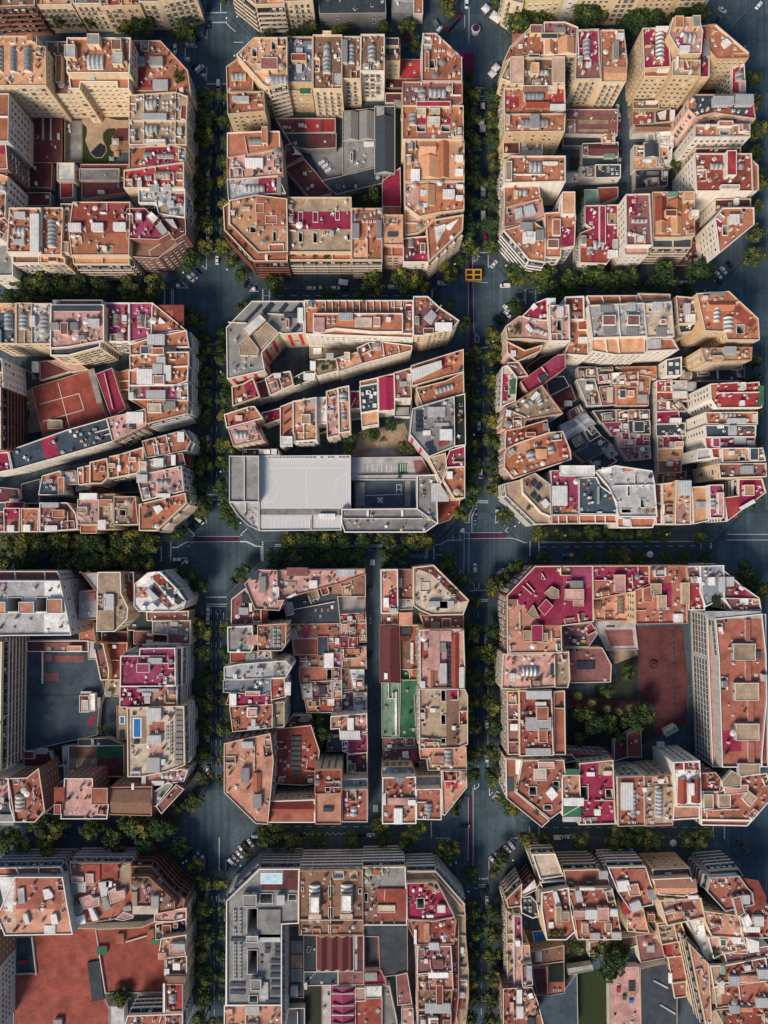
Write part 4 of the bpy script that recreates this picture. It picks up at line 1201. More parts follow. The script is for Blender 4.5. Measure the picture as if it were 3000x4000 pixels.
b p c 22 C|635,1662 803,1665 798,1860 635,1860|square pink roof with grey corner canopy
k 635,1720 720,1772 v 2
k 655,1610 800,1662 w 2
m 19 t|655,1870 785,1868 785,1935 655,1935
b q p 20 C|330,1690 550,1690 620,1780 632,1900 330,1922|dark red roof with grey awning and boxes
k 350,1685 490,1730 l 2
k 370,1870 475,1922 w 1.5
k 440,1745 540,1812 t 2.5
l 555,1760 555,1915
b t p 20 C|175,1735 317,1735 312,1920 180,1922|plain terracotta roof with one white front shed
k 200,1865 260,1925 w 2
b t p 20 C|40,1735 167,1735 162,1920 45,1922|terracotta roof with crimson rear and white front shed
p 45,1738 165,1820 m
k 70,1868 130,1922 w 2
b t p 20 C|-80,1760 38,1760 40,1920 -80,1922|rusty roof cut by the photo's left border
b t o 20 C|735,1362 870,1330 885,1480 830,1532 735,1532|square terracotta roof with white parapet on the lane
k 820,1390 860,1440 R 2
b t w 19 C|887,1318 970,1300 1160,1242 1168,1385 1110,1450 890,1492|terracotta roofs split by white walls along the lane
l 975,1300 960,1480
l 1060,1275 1050,1460
k 960,1385 990,1440 w 2
k 1050,1320 1110,1360 o 2
k 890,1370 940,1410 o 2
b t w 16 C|632,1410 728,1386 730,1530 642,1542|small red roof with two white cross walls
l 680,1400 680,1530
b t w 15 C|350,1472 490,1432 537,1620 320,1622|red roof half covered with dark slate
p 335,1530 475,1620 s
k 482,1480 535,1620 t 2
k 385,1495 440,1530 l 2
b w w 14 C|538,1438 610,1430 620,1535 540,1540|two stacked small white shed roofs by the lane
k 540,1440 605,1480 l 1.5
b k g 5 N|180,1540 325,1500 315,1690 175,1690|big dark flat yard roof below the lane
b m w 6 N|50,1688 195,1690 190,1724 50,1724|small magenta strip roof with white hut
k 90,1655 165,1688 w 2
b d w 6 N|550,1552 735,1545 735,1600 620,1640 550,1635|cluttered brown yard roofs with a grey canopy
k 650,1540 735,1590 l 2
k 620,1555 665,1600 w 1.5
b d w 6 N|740,1560 900,1600 900,1612 740,1600|thin dark roof strip behind the tan roofs
b k w 3 N|920,1500 1110,1442 1122,1600 920,1602|sunken dark courts with white rims behind the pink roof
k 930,1515 985,1560 k 1
k 1005,1490 1085,1555 k 1
b d w 8 N|-80,1560 150,1580 160,1650 40,1680 -80,1680|jumble of low dark roofs by the photo edge
T 850 1140 1.659 grey school block
b g c 25 S|60,235 225,65 560,65 560,265 430,275 400,265 285,395 305,510 65,565|modern grey angled roof with solar panel rows and white plant hood
q k 165,258 280,155 322,195 205,302 w 3
q k 237,290 325,205 397,268 290,382 v 3
q k 140,352 200,285 275,380 265,425 150,420 v 2.5
a 255,280 312,332
a 312,232 362,285
q v 170,195 275,85 295,92 190,205
q v 285,130 350,80 378,85 320,150
q v 390,130 440,80 465,85 420,138
q v 470,140 530,80 555,85 495,150
q v 470,260 525,215 545,220 500,270
k 445,180 468,240 r 2
k 520,110 558,205 w 2
k 435,140 520,170 k 1
l 325,145 430,150
l 70,200 190,205
b t w 27 W|565,60 1262,60 1265,300 570,275|long terracotta roof with white pergola frames and rooftop plant
m 30 t|620,142 1200,142 1200,262 1005,262 765,240 620,268
k 625,170 695,262 p 1
a 700,165 770,215
k 785,140 880,190 l 1.5
a 800,150 870,182
k 890,170 1000,230 c 1
k 1010,170 1055,230 p 2
k 1090,170 1125,200 w 2
l 700,62 700,132
l 745,62 745,132
l 785,62 785,132
l 832,62 832,132
l 878,62 878,132
l 920,62 920,132
l 965,62 965,132
l 1010,62 1010,132
l 1055,62 1055,132
l 1105,62 1105,132
l 1145,62 1145,132
l 1190,62 1190,132
w 1240,150 1262,225
b q c 28 W|1270,35 1360,35 1430,100 1562,190 1520,240 1340,285 1270,285|dark maroon corner roof with faceted grey glass hut
q k 1330,175 1385,120 1422,160 1385,222 l 2
k 1405,205 1520,260 w 2
p 1280,45 1355,100 t
k 1330,240 1400,280 d 2
l 1400,150 1450,90
b t w 20 W|905,367 980,330 1060,326 1258,352 1255,382 940,466|broad plain terracotta roof on the slanting lane
l 1068,335 1080,420
l 1170,350 1178,395
b o w 21 W|768,432 905,392 935,466 790,516|orange roof with a cream vaulted stair house
k 820,397 860,455 c 2.5
p 772,432 830,455 m
b v w 19 W|602,452 650,440 770,435 780,512 645,547|planted khaki roof with white huts on the slanting lane
k 702,402 755,445 l 2
k 600,455 640,512 w 2
p 655,445 770,505 v
g 660,450 760,500
b k w 14 W|490,560 560,522 630,512 636,560 500,612|dark roof with a bright white glass box on the lane
k 557,530 635,578 w 2
g 500,575 550,600
b t w 16 W|310,567 365,532 470,517 490,602 345,672|reddish roof with charcoal decks and white pipes
p 315,555 460,530 k
k 365,532 415,562 w 2
l 400,560 420,620
b t c 18 W|95,617 165,600 230,562 272,682 100,742|terracotta end roof with a bright crimson square
q p 165,592 235,566 265,675 200,700 m
b d w 12 W|250,592 310,572 340,682 282,692|small dark courtyard roof beside the crimson square
G courtyard_floor k 0.2|300,400 400,300 580,290 585,480 480,530 320,560
b v w 5 N|600,352 760,345 900,370 770,402 600,422|beige paved terrace with a cream table hut
k 620,365 675,405 w 1
b t o 22 W|45,797 205,747 240,745 290,820 62,882|brown red roof with crimson patch facing left avenue trees
q p 70,845 195,815 200,845 80,872 m
k 115,802 165,840 c 1.5
b p o 22 W|70,892 240,842 292,960 105,1000|pink roof with ribbed rooflight above brick balconies
s 120,905 187,950 l
q p 243,842 265,840 292,955 265,965 R
b m w 12 W|290,787 405,757 408,825 305,862|long narrow crimson roof on the lane's lower side
b t w 20 W|410,747 490,715 490,935 410,1000|terracotta roof with three slanting solar panels
q v 430,785 470,748 477,762 435,798
q v 430,852 470,815 477,830 435,865
q v 430,920 475,880 480,895 437,930
k 415,940 490,1005 w 3
b o w 21 C|490,712 638,687 640,960 492,970|orange roof with tan stair canopy and white rail walls
k 545,797 605,862 v 2.5
p 495,875 552,935 t
l 560,690 560,955
p 495,940 558,965 m
k 600,690 632,730 l 1
b w w 18 W|640,687 705,685 705,850 640,855|plain white corrugated roof between terracotta roofs
b k w 6 N|645,857 705,852 712,900 650,916|small dark court below the white corrugated roof
b p c 21 C|705,647 778,627 788,930 712,946|narrow pink roof with two square light wells
w 710,732 735,760
w 710,812 735,845
k 705,767 755,795 l 1.5
b o c 21 C|782,626 850,612 860,905 790,916|narrow orange roof with domed white skylights
s 788,657 842,715 l
s 803,770 832,835 l
b m w 14 W|857,647 920,645 925,757 860,760|small crimson roof with white crossed lines
l 865,750 895,690
b g w 6 N|860,767 925,762 926,815 862,820|low grey shed roof below the small crimson roof
b s w 18 W|922,615 1035,595 1040,765 930,785|slate roof scattered with white boxes and orange ends
m 17.5 t|920,582 1038,556 1038,592 924,612
m 16 o|930,790 1040,768 1045,860 935,880
k 960,640 985,665 w 1
k 985,665 1005,690 w 1
k 1010,650 1030,670 w 1
k 940,700 960,720 w 1
k 1005,725 1030,750 w 1
k 975,645 995,660 w 1
k 940,740 955,755 w 1
b m w 18 W|1042,556 1143,532 1148,765 1045,775|long crimson pitched roof with a pale ridge
r 1045,556 1143,770 m 2
b q w 22 W|1145,527 1250,497 1255,690 1150,692|maroon roof with grey huts next to the crimson pitched roof
k 1175,585 1250,617 l 2
k 1205,650 1225,665 w 1
k 1225,535 1252,605 c 2
b k w 7 N|1150,705 1258,700 1242,805 1150,805|grey cluttered court roof below the maroon roof
k 1155,750 1240,800 g 1
b t c 24 W|1255,482 1590,377 1590,520 1480,547 1262,610|terracotta roof with a large white sheet hut
q k 1255,508 1448,450 1455,500 1260,592 w 2.5
q p 1420,432 1480,412 1490,490 1455,495 m
q k 1450,505 1510,485 1515,515 1480,535 t 1
b t c 24 W|1288,627 1480,580 1592,522 1595,665 1325,735|terracotta roof with long ribbed glass vault
q s 1405,627 1518,596 1527,630 1415,667 l
b g g 26 S|1265,760 1530,682 1535,1000 1370,1067 1248,922|grey roof with dark solar arrays and caged fan unit
v 1282,770 1330,908
q v 1338,985 1395,965 1425,1045 1375,1062
q v 1358,745 1440,722 1448,737 1365,762
k 1362,747 1475,812 l .8
k 1435,892 1520,968 w 2
a 1452,912 1502,952
q k 1430,980 1490,962 1492,990 1435,1005 R 1
k 1330,900 1380,930 w 1
k 1400,850 1500,870 l 1
b e w 25 W|1535,680 1600,662 1605,990 1537,1000|narrow dark green turf roof strip facing the right avenue
b m w 22 W|1505,1030 1600,1002 1600,1130 1482,1138 1480,1095|crimson terrace roof with a white fold wall
b v c 22 W|1370,1077 1475,1047 1482,1130 1450,1235|pale tan wedge roof beside the crimson terrace
b t c 22 W|1490,1142 1600,1137 1600,1335 1535,1340 1462,1218|terracotta roof with white box near the school corner
k 1480,1165 1522,1217 w 2
b g g 18 W|80,1067 265,1067 265,1360 80,1360|grey corrugated school wing roof beside the sports court
l 175,1070 175,1355
b L l 14 N|272,1067 860,1062 860,1417 800,1417 800,1542 272,1547|pale grey school roof marked with a large sports court
i 315,1143 835,1143
i 315,1400 835,1400
i 315,1143 315,1400
i 835,1143 835,1400
i 575,1143 575,1400
i 315,1180 360,1200
i 360,1200 390,1250
i 390,1250 390,1300
i 390,1300 360,1350
i 360,1350 315,1370
i 835,1180 790,1200
i 790,1200 758,1250
i 758,1250 758,1300
i 758,1300 790,1350
i 790,1350 835,1370
i 325,1465 760,1465
i 325,1530 760,1530
i 345,1465 345,1530
i 370,1465 370,1530
i 395,1465 395,1530
i 420,1465 420,1530
i 445,1465 445,1530
i 470,1465 470,1530
i 495,1465 495,1530
i 520,1465 520,1530
i 545,1465 545,1530
i 570,1465 570,1530
i 595,1465 595,1530
i 620,1465 620,1530
i 645,1465 645,1530
i 670,1465 670,1530
i 695,1465 695,1530
i 720,1465 720,1530
i 745,1465 745,1530
p 275,1405 798,1445 g
k 655,1437 765,1470 w 1.5
k 790,1420 805,1450 k 1
a 325,1070 850,1082
b l w 12 W|80,1368 262,1366 264,1542 200,1512 135,1450|curved pale school roof corner with grey panels
b k w 14 W|165,1022 388,1020 400,1058 165,1062|narrow plant deck with white fans above the school
a 222,1025 262,1058
k 270,1022 345,1055 w 1.5
k 350,1020 388,1058 w 2
b l w 8 N|870,1077 1320,1072 1375,1180 870,1188|pale parking deck roof with a small green court
p 1170,1110 1235,1180 n
q p 1267,1092 1325,1090 1372,1178 1285,1178 q
i 905,1120 905,1165
i 938,1120 938,1165
i 970,1120 970,1165
i 1002,1120 1002,1165
i 1035,1120 1035,1165
i 1065,1120 1065,1165
i 1095,1120 1095,1165
i 1125,1120 1125,1165
i 1185,1115 1185,1165
i 1200,1115 1200,1165
i 1215,1115 1215,1165
i 1230,1115 1230,1165
b l w 9 N|870,1195 1288,1190 1288,1214 870,1214|thin pale roof strip between parking deck and sunken yard
b s w 6 N|892,1217 1285,1217 1285,1396 895,1396|sunken dark grey schoolyard with chessboard and hopscotch
k 900,1235 955,1390 g .4
i 960,1320 1200,1312
i 1160,1250 1160,1300
i 1190,1250 1190,1300
i 1160,1250 1190,1250
i 1160,1280 1190,1280
k 1036,1332 1050,1346 w .02
k 1056,1332 1070,1346 w .02
k 1046,1346 1060,1358 w .02
k 1036,1356 1048,1368 w .02
k 1058,1356 1070,1368 w .02
p 1215,1225 1250,1390 g
b g g 16 W|1292,1192 1410,1187 1430,1240 1420,1365 1425,1500 1345,1557 825,1557 805,1500 805,1410 1292,1406|L shaped grey metal school roof with dark stain squares
q k 1382,1242 1440,1240 1500,1340 1495,1362 1382,1362 l 1.5
p 1010,1440 1130,1520 g
l 1295,1408 1420,1500
l 815,1470 1330,1470
k 967,1415 980,1455 w 1
k 1190,1415 1203,1455 w 1
b R w 5 N|1427,1372 1568,1342 1560,1400 1500,1475 1432,1500|rounded low red brick coloured corner roof of the school
G garden_floor v 0.25|815,930 1210,850 1290,1050 1190,1062 1120,1062 960,1064 815,1064
G paved_circle l 0.4|968,1062 1000,1030 1080,1012 1150,1030 1188,1062
G courtyard_floor k 0.2|500,1057 650,985 812,960 812,1058
T 1920 1110 1.536 forked lanes block
b m c 24 W|185,195 265,115 330,90 332,220 240,218|crimson corner terrace roofs with white glass lantern
q k 230,140 250,118 275,145 248,165 w 2
k 325,90 380,130 w 2
b p c 24 W|85,255 165,195 332,222 347,342 205,328 95,330|pink corner roof with white ribbed skylight and plants
q s 250,280 270,262 338,290 325,312 l
g 125,240 180,300
q k 195,255 215,240 250,285 235,295 w 2
p 90,250 140,320 v
b p w 28 W|347,132 460,130 466,342 352,342|salmon tower roof with one long white framed skylight
k 388,140 428,205 w 2
w 393,212 422,282
b R w 24 W|440,82 550,77 552,215 470,215 462,130 440,128|plain rust roof behind the salmon tower
k 475,170 535,190 q 1.5
b t w 20 W|470,222 570,217 577,430 440,420 470,342|stepped terracotta roofs with white corrugated hut
k 510,222 570,282 R 2
k 515,320 572,360 w 1.5
b l w 28 W|580,132 910,117 925,312 605,322|wide bluish white roof with two maroon huts
k 655,195 735,257 q 3
k 802,195 877,257 q 3
k 645,130 725,178 g 1.5
k 805,115 860,167 l 1.5
k 665,258 740,312 g 1.5
k 800,262 875,312 g 1.5
l 755,135 770,318
m 25 o|603,325 917,318 915,422 740,425 600,402
l 680,330 690,410
l 755,325 765,415
m 25 t|570,72 870,70 870,112 590,128
l 660,75 670,115
l 765,75 770,112
b c w 28 W|912,120 1075,107 1092,312 930,322|creamy white roof with a small terracotta hut
k 960,110 1020,167 l 1.5
k 982,260 1042,322 g 1.5
k 1005,215 1040,247 t 2
m 25 t|930,333 1085,328 1122,395 930,405
k 930,335 1010,390 l 2
m 25 t|877,57 1070,62 1070,100 900,102
b q c 24 W|1105,77 1220,87 1215,235 1117,240|dusky maroon roof with white canopy boxes
k 1145,120 1185,190 l 2
k 1155,185 1215,235 w 2
b k c 21 W|1120,242 1222,242 1200,282 1130,292|small charcoal roof below the maroon roof
b t o 29 W|1230,60 1420,47 1595,210 1602,335 1412,335 1400,285 1280,280|wide terracotta corner roof with white boxes and tiled slopes
r 1295,105 1450,160 t 2.5
w 1468,245 1512,297
s 1330,145 1368,230 w
s 1390,200 1447,290 w
q p 1410,140 1490,130 1590,220 1560,260 1450,200 R
k 1255,75 1290,100 w 2
k 1300,50 1400,72 g 1
b v o 26 W|1258,387 1560,380 1556,455 1280,466|brown roof with pale hut above cream lower wall
k 1380,380 1457,427 l 2.5
k 1320,432 1380,462 o 2
p 1470,385 1555,450 t
b k g 6 N|1135,500 1510,490 1510,572 1140,577|long low black roof crossing the gap to the avenue
l 1350,495 1355,570
b s w 12 N|1045,457 1135,440 1135,547 1045,552|slate roof with four square white skylights
k 1062,470 1085,490 w .6
k 1102,470 1122,490 w .6
k 1062,525 1085,545 w .6
k 1102,515 1122,540 w .6
b r w 30 W|1310,602 1475,592 1510,597 1600,590 1617,740 1350,742 1315,690|bright red tiled tower roof with green netting edge
k 1476,595 1510,640 w 3
k 1380,650 1395,680 w 1.5
l 1350,655 1600,650
k 1480,700 1510,735 w 2
p 1315,610 1350,690 t
k 1600,612 1628,730 n 1
b t w 27 W|1280,772 1590,770 1590,840 1290,840|terracotta roof with ribbed grey glass sheds
s 1370,770 1457,806 l
k 1405,807 1517,840 l 2
k 1560,780 1585,830 c 1
b s w 27 W|1280,850 1580,850 1577,915 1285,917|dark slate roof with grey hut and maroon end
k 1415,850 1460,912 l 2
p 1462,872 1575,912 q
k 1350,845 1385,870 w 2
b M w 25 W|1280,922 1577,920 1577,975 1290,985|purple roof with white corrugated huts
k 1315,925 1362,980 M 2
k 1445,920 1517,967 l 2
k 1365,950 1410,975 l 1.5
k 1525,940 1570,970 w 1.5
b o w 29 W|1382,987 1620,985 1636,1060 1382,1070|salmon roof with dark slate bay and pink terrace step
k 1415,1000 1450,1030 w 1.5
w 1472,1030 1532,1066
k 1537,985 1592,1060 s 2
m 24 l|1235,990 1310,985 1320,1045 1225,1060
m 26 r|1312,987 1380,980 1382,1047 1322,1042
b q c 30 W|1357,1080 1640,1077 1642,1155 1367,1165|dusky maroon tower roof with a framed white skylight
k 1490,1090 1560,1142 l 2
p 1360,1085 1420,1160 q
b M w 27 W|1305,1207 1385,1205 1387,1402 1310,1402|narrow magenta tower roof with pink hut
k 1345,1250 1382,1382 p 2.5
s 1308,1285 1345,1350 l
m 23 o|1200,1217 1302,1212 1302,1420 1210,1440
k 1225,1305 1305,1350 l 1
b m w 25 Z|1480,1172 1620,1170 1642,1250 1500,1352 1412,1420 1395,1282 1480,1272|crimson corner roof with diagonal white stair box
k 1500,1205 1562,1272 o 2.5
q k 1475,1340 1560,1290 1575,1312 1495,1355 w 2
p 1400,1285 1475,1400 r
b o o 23 W|1105,1180 1190,1178 1190,1440 1100,1440|orange roof with a big white canopy over its rear
k 1110,1180 1188,1272 l 2.5
p 1110,1320 1175,1430 p
b R w 20 N|978,1202 1016,1200 1018,1440 985,1440|thin rust red roof strip beside the windowed ochre wall
b o o 20 W|1022,1200 1098,1190 1096,1440 1025,1440|slim orange roof wing with square windows in its wall
b l w 25 W|620,1122 740,1090 960,1122 975,1200 990,1395 760,1395 740,1300 700,1217|large pale grey roof with black slot light wells
w 815,1212 830,1270
w 892,1290 917,1340
w 860,1140 874,1202
k 930,1200 947,1240 w 1
p 790,1097 850,1122 t
w 778,1350 838,1372
p 925,1342 978,1370 v
k 660,1100 720,1130 w .6
l 730,1210 970,1205
m 22 t|752,1402 985,1402 965,1462 752,1462
q t 778,1410 825,1412 820,1455 780,1448 w 2
l 830,1405 835,1460
b s w 25 W|525,1165 625,1160 650,1212 720,1262 750,1312 745,1380 525,1377|dark slate roof with white upright wall stub
w 642,1195 697,1247
k 630,1212 641,1322 l 2
k 630,1365 660,1372 w 1
m 22 t|525,1385 745,1387 748,1435 525,1435
l 620,1387 620,1433
l 680,1387 680,1433
b M w 25 W|357,1120 520,1120 521,1380 362,1382|magenta and slate roof with large white awning
k 357,1210 450,1332 w 2
k 405,1090 610,1155 w 3
p 362,1340 520,1378 s
p 415,1330 520,1377 t
m 22 t|360,1387 518,1387 518,1435 360,1437
l 400,1390 400,1433
l 450,1390 450,1433
b v w 26 Z|185,1167 260,1135 350,1202 355,1392 300,1370 190,1252|white corner roof carrying dark tilted solar panels
q v 225,1195 255,1160 310,1210 285,1240
q v 225,1265 250,1240 305,1290 280,1315
q k 290,1310 320,1285 350,1320 320,1350 w 1.5
q p 195,1180 220,1160 250,1200 230,1225 R
m 22 v|75,1197 182,1172 187,1255 298,1375 352,1397 340,1440 260,1440 85,1270
g 215,1310 260,1350
b t p 24 C|80,1002 150,960 350,892 425,885 470,1000 475,1052 130,1167 75,1100|large terracotta roof with tiled end and two ribbed rooflights
q p 378,890 425,884 475,1045 408,1040 R
q p 145,960 225,930 235,1010 150,1025 o
q s 330,975 370,962 385,1010 342,1022 l
q s 200,1012 260,1002 272,1055 225,1066 l
k 260,990 330,1050 o 1
b R p 24 C|85,882 180,862 330,817 345,890 150,957 80,990|rust red roof with small grey hut and ridge walls
k 305,837 337,880 g 2
k 200,890 260,920 R 2
w 175,850 215,875
b v p 24 C|78,750 300,607 425,775 210,812 185,866 60,870|tan cluttered roof with large white zigzag skylight
q k 225,690 262,645 290,665 245,705 w 2
q s 195,720 230,690 255,720 215,745 l
q s 270,690 295,660 312,715 285,730 l
l 110,760 200,800
b m p 22 W|175,587 395,427 440,425 440,502 300,605 215,650|magenta finger roof jutting into the dark court
q p 330,480 400,425 438,440 435,480 350,530 M
q k 270,560 320,530 335,570 295,600 k 1.5
l 300,500 335,550
b t p 23 W|90,347 200,402 300,370 290,402 150,467 95,412|thin terracotta roof edging the dark triangular court
k 110,400 145,440 w 1.5
b q p 23 W|95,475 160,470 215,552 150,560|small maroon terrace roof with curved white pipe
l 110,490 150,500
b c w 24 C|65,500 95,490 150,562 140,702 100,718 55,740|narrow roof with green awnings and crimson stripe
p 68,540 98,700 m
k 102,580 140,620 n 1.5
k 102,628 140,665 n 1.5
b k w 7 N|525,505 620,505 620,570 530,570|dark lane house with small green patio
b k w 7 N|640,510 720,505 725,582 650,587|grey lane house roof with brown top strip
k 645,510 720,525 v 1.5
b w w 8 N|725,540 800,535 800,600 725,602|bright white lane house roof among dark ones
b c w 8 N|802,535 877,530 877,610 802,612|cream square lane house roof
b t w 6 N|745,505 980,500 982,560 880,538|pointed rust terrace with white chairs
b t w 7 N|880,552 945,562 940,650 880,652|small brown red house roof near the cross lane
k 880,590 905,640 l 2
b g w 7 N|520,580 612,575 652,720 580,725|grey roofed house at the lanes' fork with white canopy
k 558,605 605,640 w 2
p 590,650 640,715 d
k 610,655 625,670 y 1
b q w 7 N|655,620 735,615 740,715 655,722|maroon patio house with long beige rug roof
k 690,620 725,710 c 1
b t w 7 N|757,610 935,650 935,720 755,722|rust house row with round dark water tank
k 757,637 800,690 s 2.5
k 870,665 930,715 l 1.5
k 810,640 850,680 o 2
b k w 6 N|620,767 737,760 740,822 660,827|dark cluttered patio house below the cross lane
b r w 6 N|755,760 817,760 817,820 755,822|small red roofed house with white lintel
p 760,765 812,785 v
b t w 6 N|822,760 940,760 940,822 827,827|terracotta house roof with white chimney block
k 850,770 865,805 w 2
b M w 6 N|680,837 820,835 820,892 730,902|magenta patio roof with white plastic chairs
k 730,870 765,885 w 1
b k w 7 N|825,825 942,825 945,895 830,892|grey twin hut roofs beside the magenta patio
k 845,825 910,890 k 2
b p w 7 N|760,897 865,895 856,970 770,972|salmon square roof beside the diagonal lane
b m w 6 N|870,902 942,900 942,962 870,965|crimson patio roof with white awning
k 860,900 885,925 w 2
b q w 6 N|772,982 945,977 950,1040 820,1052|cluttered dark red patios at the lane's foot
p 870,980 940,1030 k
b r w 7 N|995,587 1075,582 1075,642 995,642|small red terrace at the top of the straight lane
b l w 7 N|1080,587 1165,587 1165,632 1080,632|pale ribbed shed roof on the straight lane
k 1172,590 1220,645 l 2
b R w 6 N|995,655 1170,650 1170,695 995,697|red and white roof pair on the straight lane
k 1080,645 1165,690 w 2
b q w 6 N|995,702 1120,697 1160,755 995,762|maroon terrace with white zigzag wall
k 1045,705 1065,755 w 1.5
b m w 6 N|995,772 1115,767 1120,835 995,837|bright crimson terrace with a white awning
k 1062,805 1132,835 w 2
b k w 6 N|992,845 1155,840 1155,905 995,910|long flat black roof on the straight lane
k 1020,880 1035,890 w 1
b m w 6 N|1000,917 1140,912 1140,980 1000,985|crimson terrace with pink hut on the straight lane
k 1090,945 1145,980 p 2
k 1060,945 1085,980 l 1.5
b o w 6 N|1000,990 1140,987 1140,1050 1000,1052|orange courtyard terrace with potted palm
g 1080,1005 1110,1035
b b w 6 N|1005,1062 1130,1060 1130,1125 1005,1130|brown and red roof with pale centre box
p 1085,1062 1130,1125 r
k 1045,1062 1085,1095 l 1.5
b d w 6 N|1000,1135 1160,1130 1150,1190 1000,1197|deep wine red roof ending the straight lane
b k w 8 N|330,570 430,560 457,610 350,662|grey ribbed shed roof inside the dark court
b d w 7 N|345,690 470,612 500,690 430,742|dark wine tiled shed roof inside the court
k 430,700 480,735 l 1.5
b l w 8 N|415,852 560,780 615,837 440,932|pale sawtooth shed with white translucent strips
q k 425,905 575,800 590,815 440,925 w .5
q k 490,815 510,805 580,870 560,885 w .6
b k w 7 N|450,947 530,907 567,970 490,1007|dark slate square shed below the pale sawtooth shed
b k w 8 N|557,870 600,850 645,905 590,937|grey tin shed with a brown edge by the diagonal lane
b s w 7 N|500,1012 650,912 722,970 560,1062|dark blue striped shed roof by the diagonal lane
b l w 7 N|665,987 710,962 752,1020 710,1042|small pale concrete roof by the diagonal lane
b k w 6 N|590,1052 680,1012 740,1060 660,1112|dark mixed yard roofs with grey awnings
k 610,1060 650,1090 l 1.5
b M w 6 N|470,765 530,732 570,782 490,817|small magenta patio above the pale sawtooth shed
b k w 4 N|215,500 300,440 395,420 300,500 240,540|dark sunken triangular court roof
T 0 2190 2.07375 dark schoolyard block
b w g 30 W|-80,165 490,165 545,420 580,600 -80,605|huge pale white roof with two dark patios and grey side wall
p -80,170 360,300 l
p 360,170 490,300 w
p -80,430 355,600 l
w 65,300 180,412
w 298,298 388,412
k -80,330 62,428 o 2
k 165,330 292,425 o 2
k 390,305 520,425 o 2
m 26.5 t|-80,85 470,85 495,145 490,160 -80,160
l 130,90 130,155
l 370,90 370,155
b l p 20 C|668,100 800,100 795,240 650,250 645,475 785,475 785,250|pale grey roof strip with maroon framed skylight
p 650,250 780,330 g
k 715,258 775,315 q 1
b v v 23 W|800,95 980,95 985,265 1040,380 1035,470 935,570 790,570|tan roof with pink arched box and white air units
k 800,100 978,262 v 1
a 788,275 838,395
k 838,300 872,360 p 2
k 850,265 935,400 l 2
k 792,400 930,560 v 1
b R q 18 C|990,95 1085,95 1090,345 990,320|narrow rust red terrace roof beside the tan roof
b w w 25 B|1255,92 1300,92 1440,235 1505,330 1485,385 1415,410 1130,410 1090,365 1095,190 1200,100|white corner roof with diagonal slatted terraces and round tank
p 1100,210 1200,300 o
q p 1215,130 1290,105 1420,230 1370,270 R
q k 1180,245 1215,220 1300,300 1260,330 l 2
q k 1195,370 1245,335 1290,375 1240,410 w 2
q p 1300,215 1345,185 1500,330 1440,360 k
q p 1250,170 1400,360 1370,395 1220,270 q
k 1145,360 1190,400 w 2
b q c 12 C|1190,415 1530,410 1525,485 1195,485|low maroon terrace roof behind the white corner roof
b g c 14 C|1240,490 1545,485 1540,675 1360,675 1360,600 1240,592|grey corrugated roof with little shed and terraces
k 1385,490 1450,530 l 1.5
p 1455,500 1530,575 b
p 1370,600 1530,670 q
k 1380,545 1445,590 g 1
b q c 7 N|1090,575 1240,575 1240,675 1090,670|small red patio with table inside white walls
k 1195,580 1245,610 w 1.5
k 1150,610 1185,650 R .8
k 1190,640 1240,675 w 1
b d w 6 N|1245,600 1365,600 1365,680 1245,680|plain wine coloured yard roof behind maroon terrace
b k w 5 N|1040,385 1180,385 1235,500 1235,565 1040,560|dark cluttered yard roof under the white corner roof
k 1075,515 1105,530 l .5
b d w 5 N|830,580 1030,580 1030,655 830,655|dark red yard roof with white air units
a 832,585 885,650
k 910,610 955,655 s 1
b R o 9 N|840,672 1030,668 1025,760 975,780 975,960 885,960|rust terrace roofs with brown walls beside the schoolyard
k 918,678 950,710 w 1.5
l 860,805 970,805
b b o 12 N|760,672 838,672 885,880 880,962 820,965|long narrow brown chute roof at the schoolyard edge
p 790,730 860,890 q
k 765,672 815,718 k 1
b v o 8 N|862,965 972,965 970,1100 855,1080|small ochre patio with a grey hut
k 862,1050 915,1100 g 2
k 928,1000 942,1020 w 1
b M w 24 B|985,770 1135,770 1140,712 1420,708 1425,1012 980,1015|large magenta pink roof with pink central box
k 1118,825 1225,900 M 2.5
k 1205,780 1325,835 l 2
m 20 t|1428,705 1480,705 1475,1010 1428,1010
l 985,770 1340,770
l 1320,828 1415,828
b m w 24 B|978,1020 1435,1018 1432,1172 1210,1185 975,1182|roof half crimson half salmon with white vent boxes
p 1215,1025 1430,1172 o
k 1115,1030 1295,1062 l 1.5
k 1160,1060 1235,1092 l 2
k 1175,1092 1225,1155 l 1.5
k 1040,1065 1065,1090 w 1
k 1088,1135 1110,1162 w 1
b c c 26 B|1035,1190 1490,1178 1500,1650 1340,1710 1150,1745 1040,1745|cream rooftop terrace with a long blue swimming pool
k 1200,1185 1315,1298 l 2
p 1210,1305 1330,1395 t
k 1200,1405 1315,1482 l 2
p 1208,1488 1330,1580 p
k 1195,1585 1305,1710 l 2
k 1062,1258 1185,1482 v .05
u 1085,1282 1138,1428
k 1088,1458 1125,1482 k 1
v 1420,1210 1482,1375
v 1418,1385 1480,1525
v 1415,1530 1480,1650
a 1340,1310 1400,1580
k 1310,1600 1350,1650 w 1.5
b v c 8 N|952,1180 1030,1180 1030,1440 955,1440|narrow pale terrace with two small plunge pools
u 975,1265 1005,1318
k 970,1375 1008,1440 k .5
b p w 22 C|1185,1715 1300,1705 1480,1690 1520,1700 1490,1785 1380,1800 1180,1822|pink roof with domed white shed below the pool terrace
s 1310,1715 1415,1765 l
k 1152,1735 1190,1820 l 1.5
k 1235,1775 1340,1815 w 1.5
b q b 24 W|1270,1990 1430,1812 1490,1850 1310,2045|dark brown parapet roof on the diagonal corner
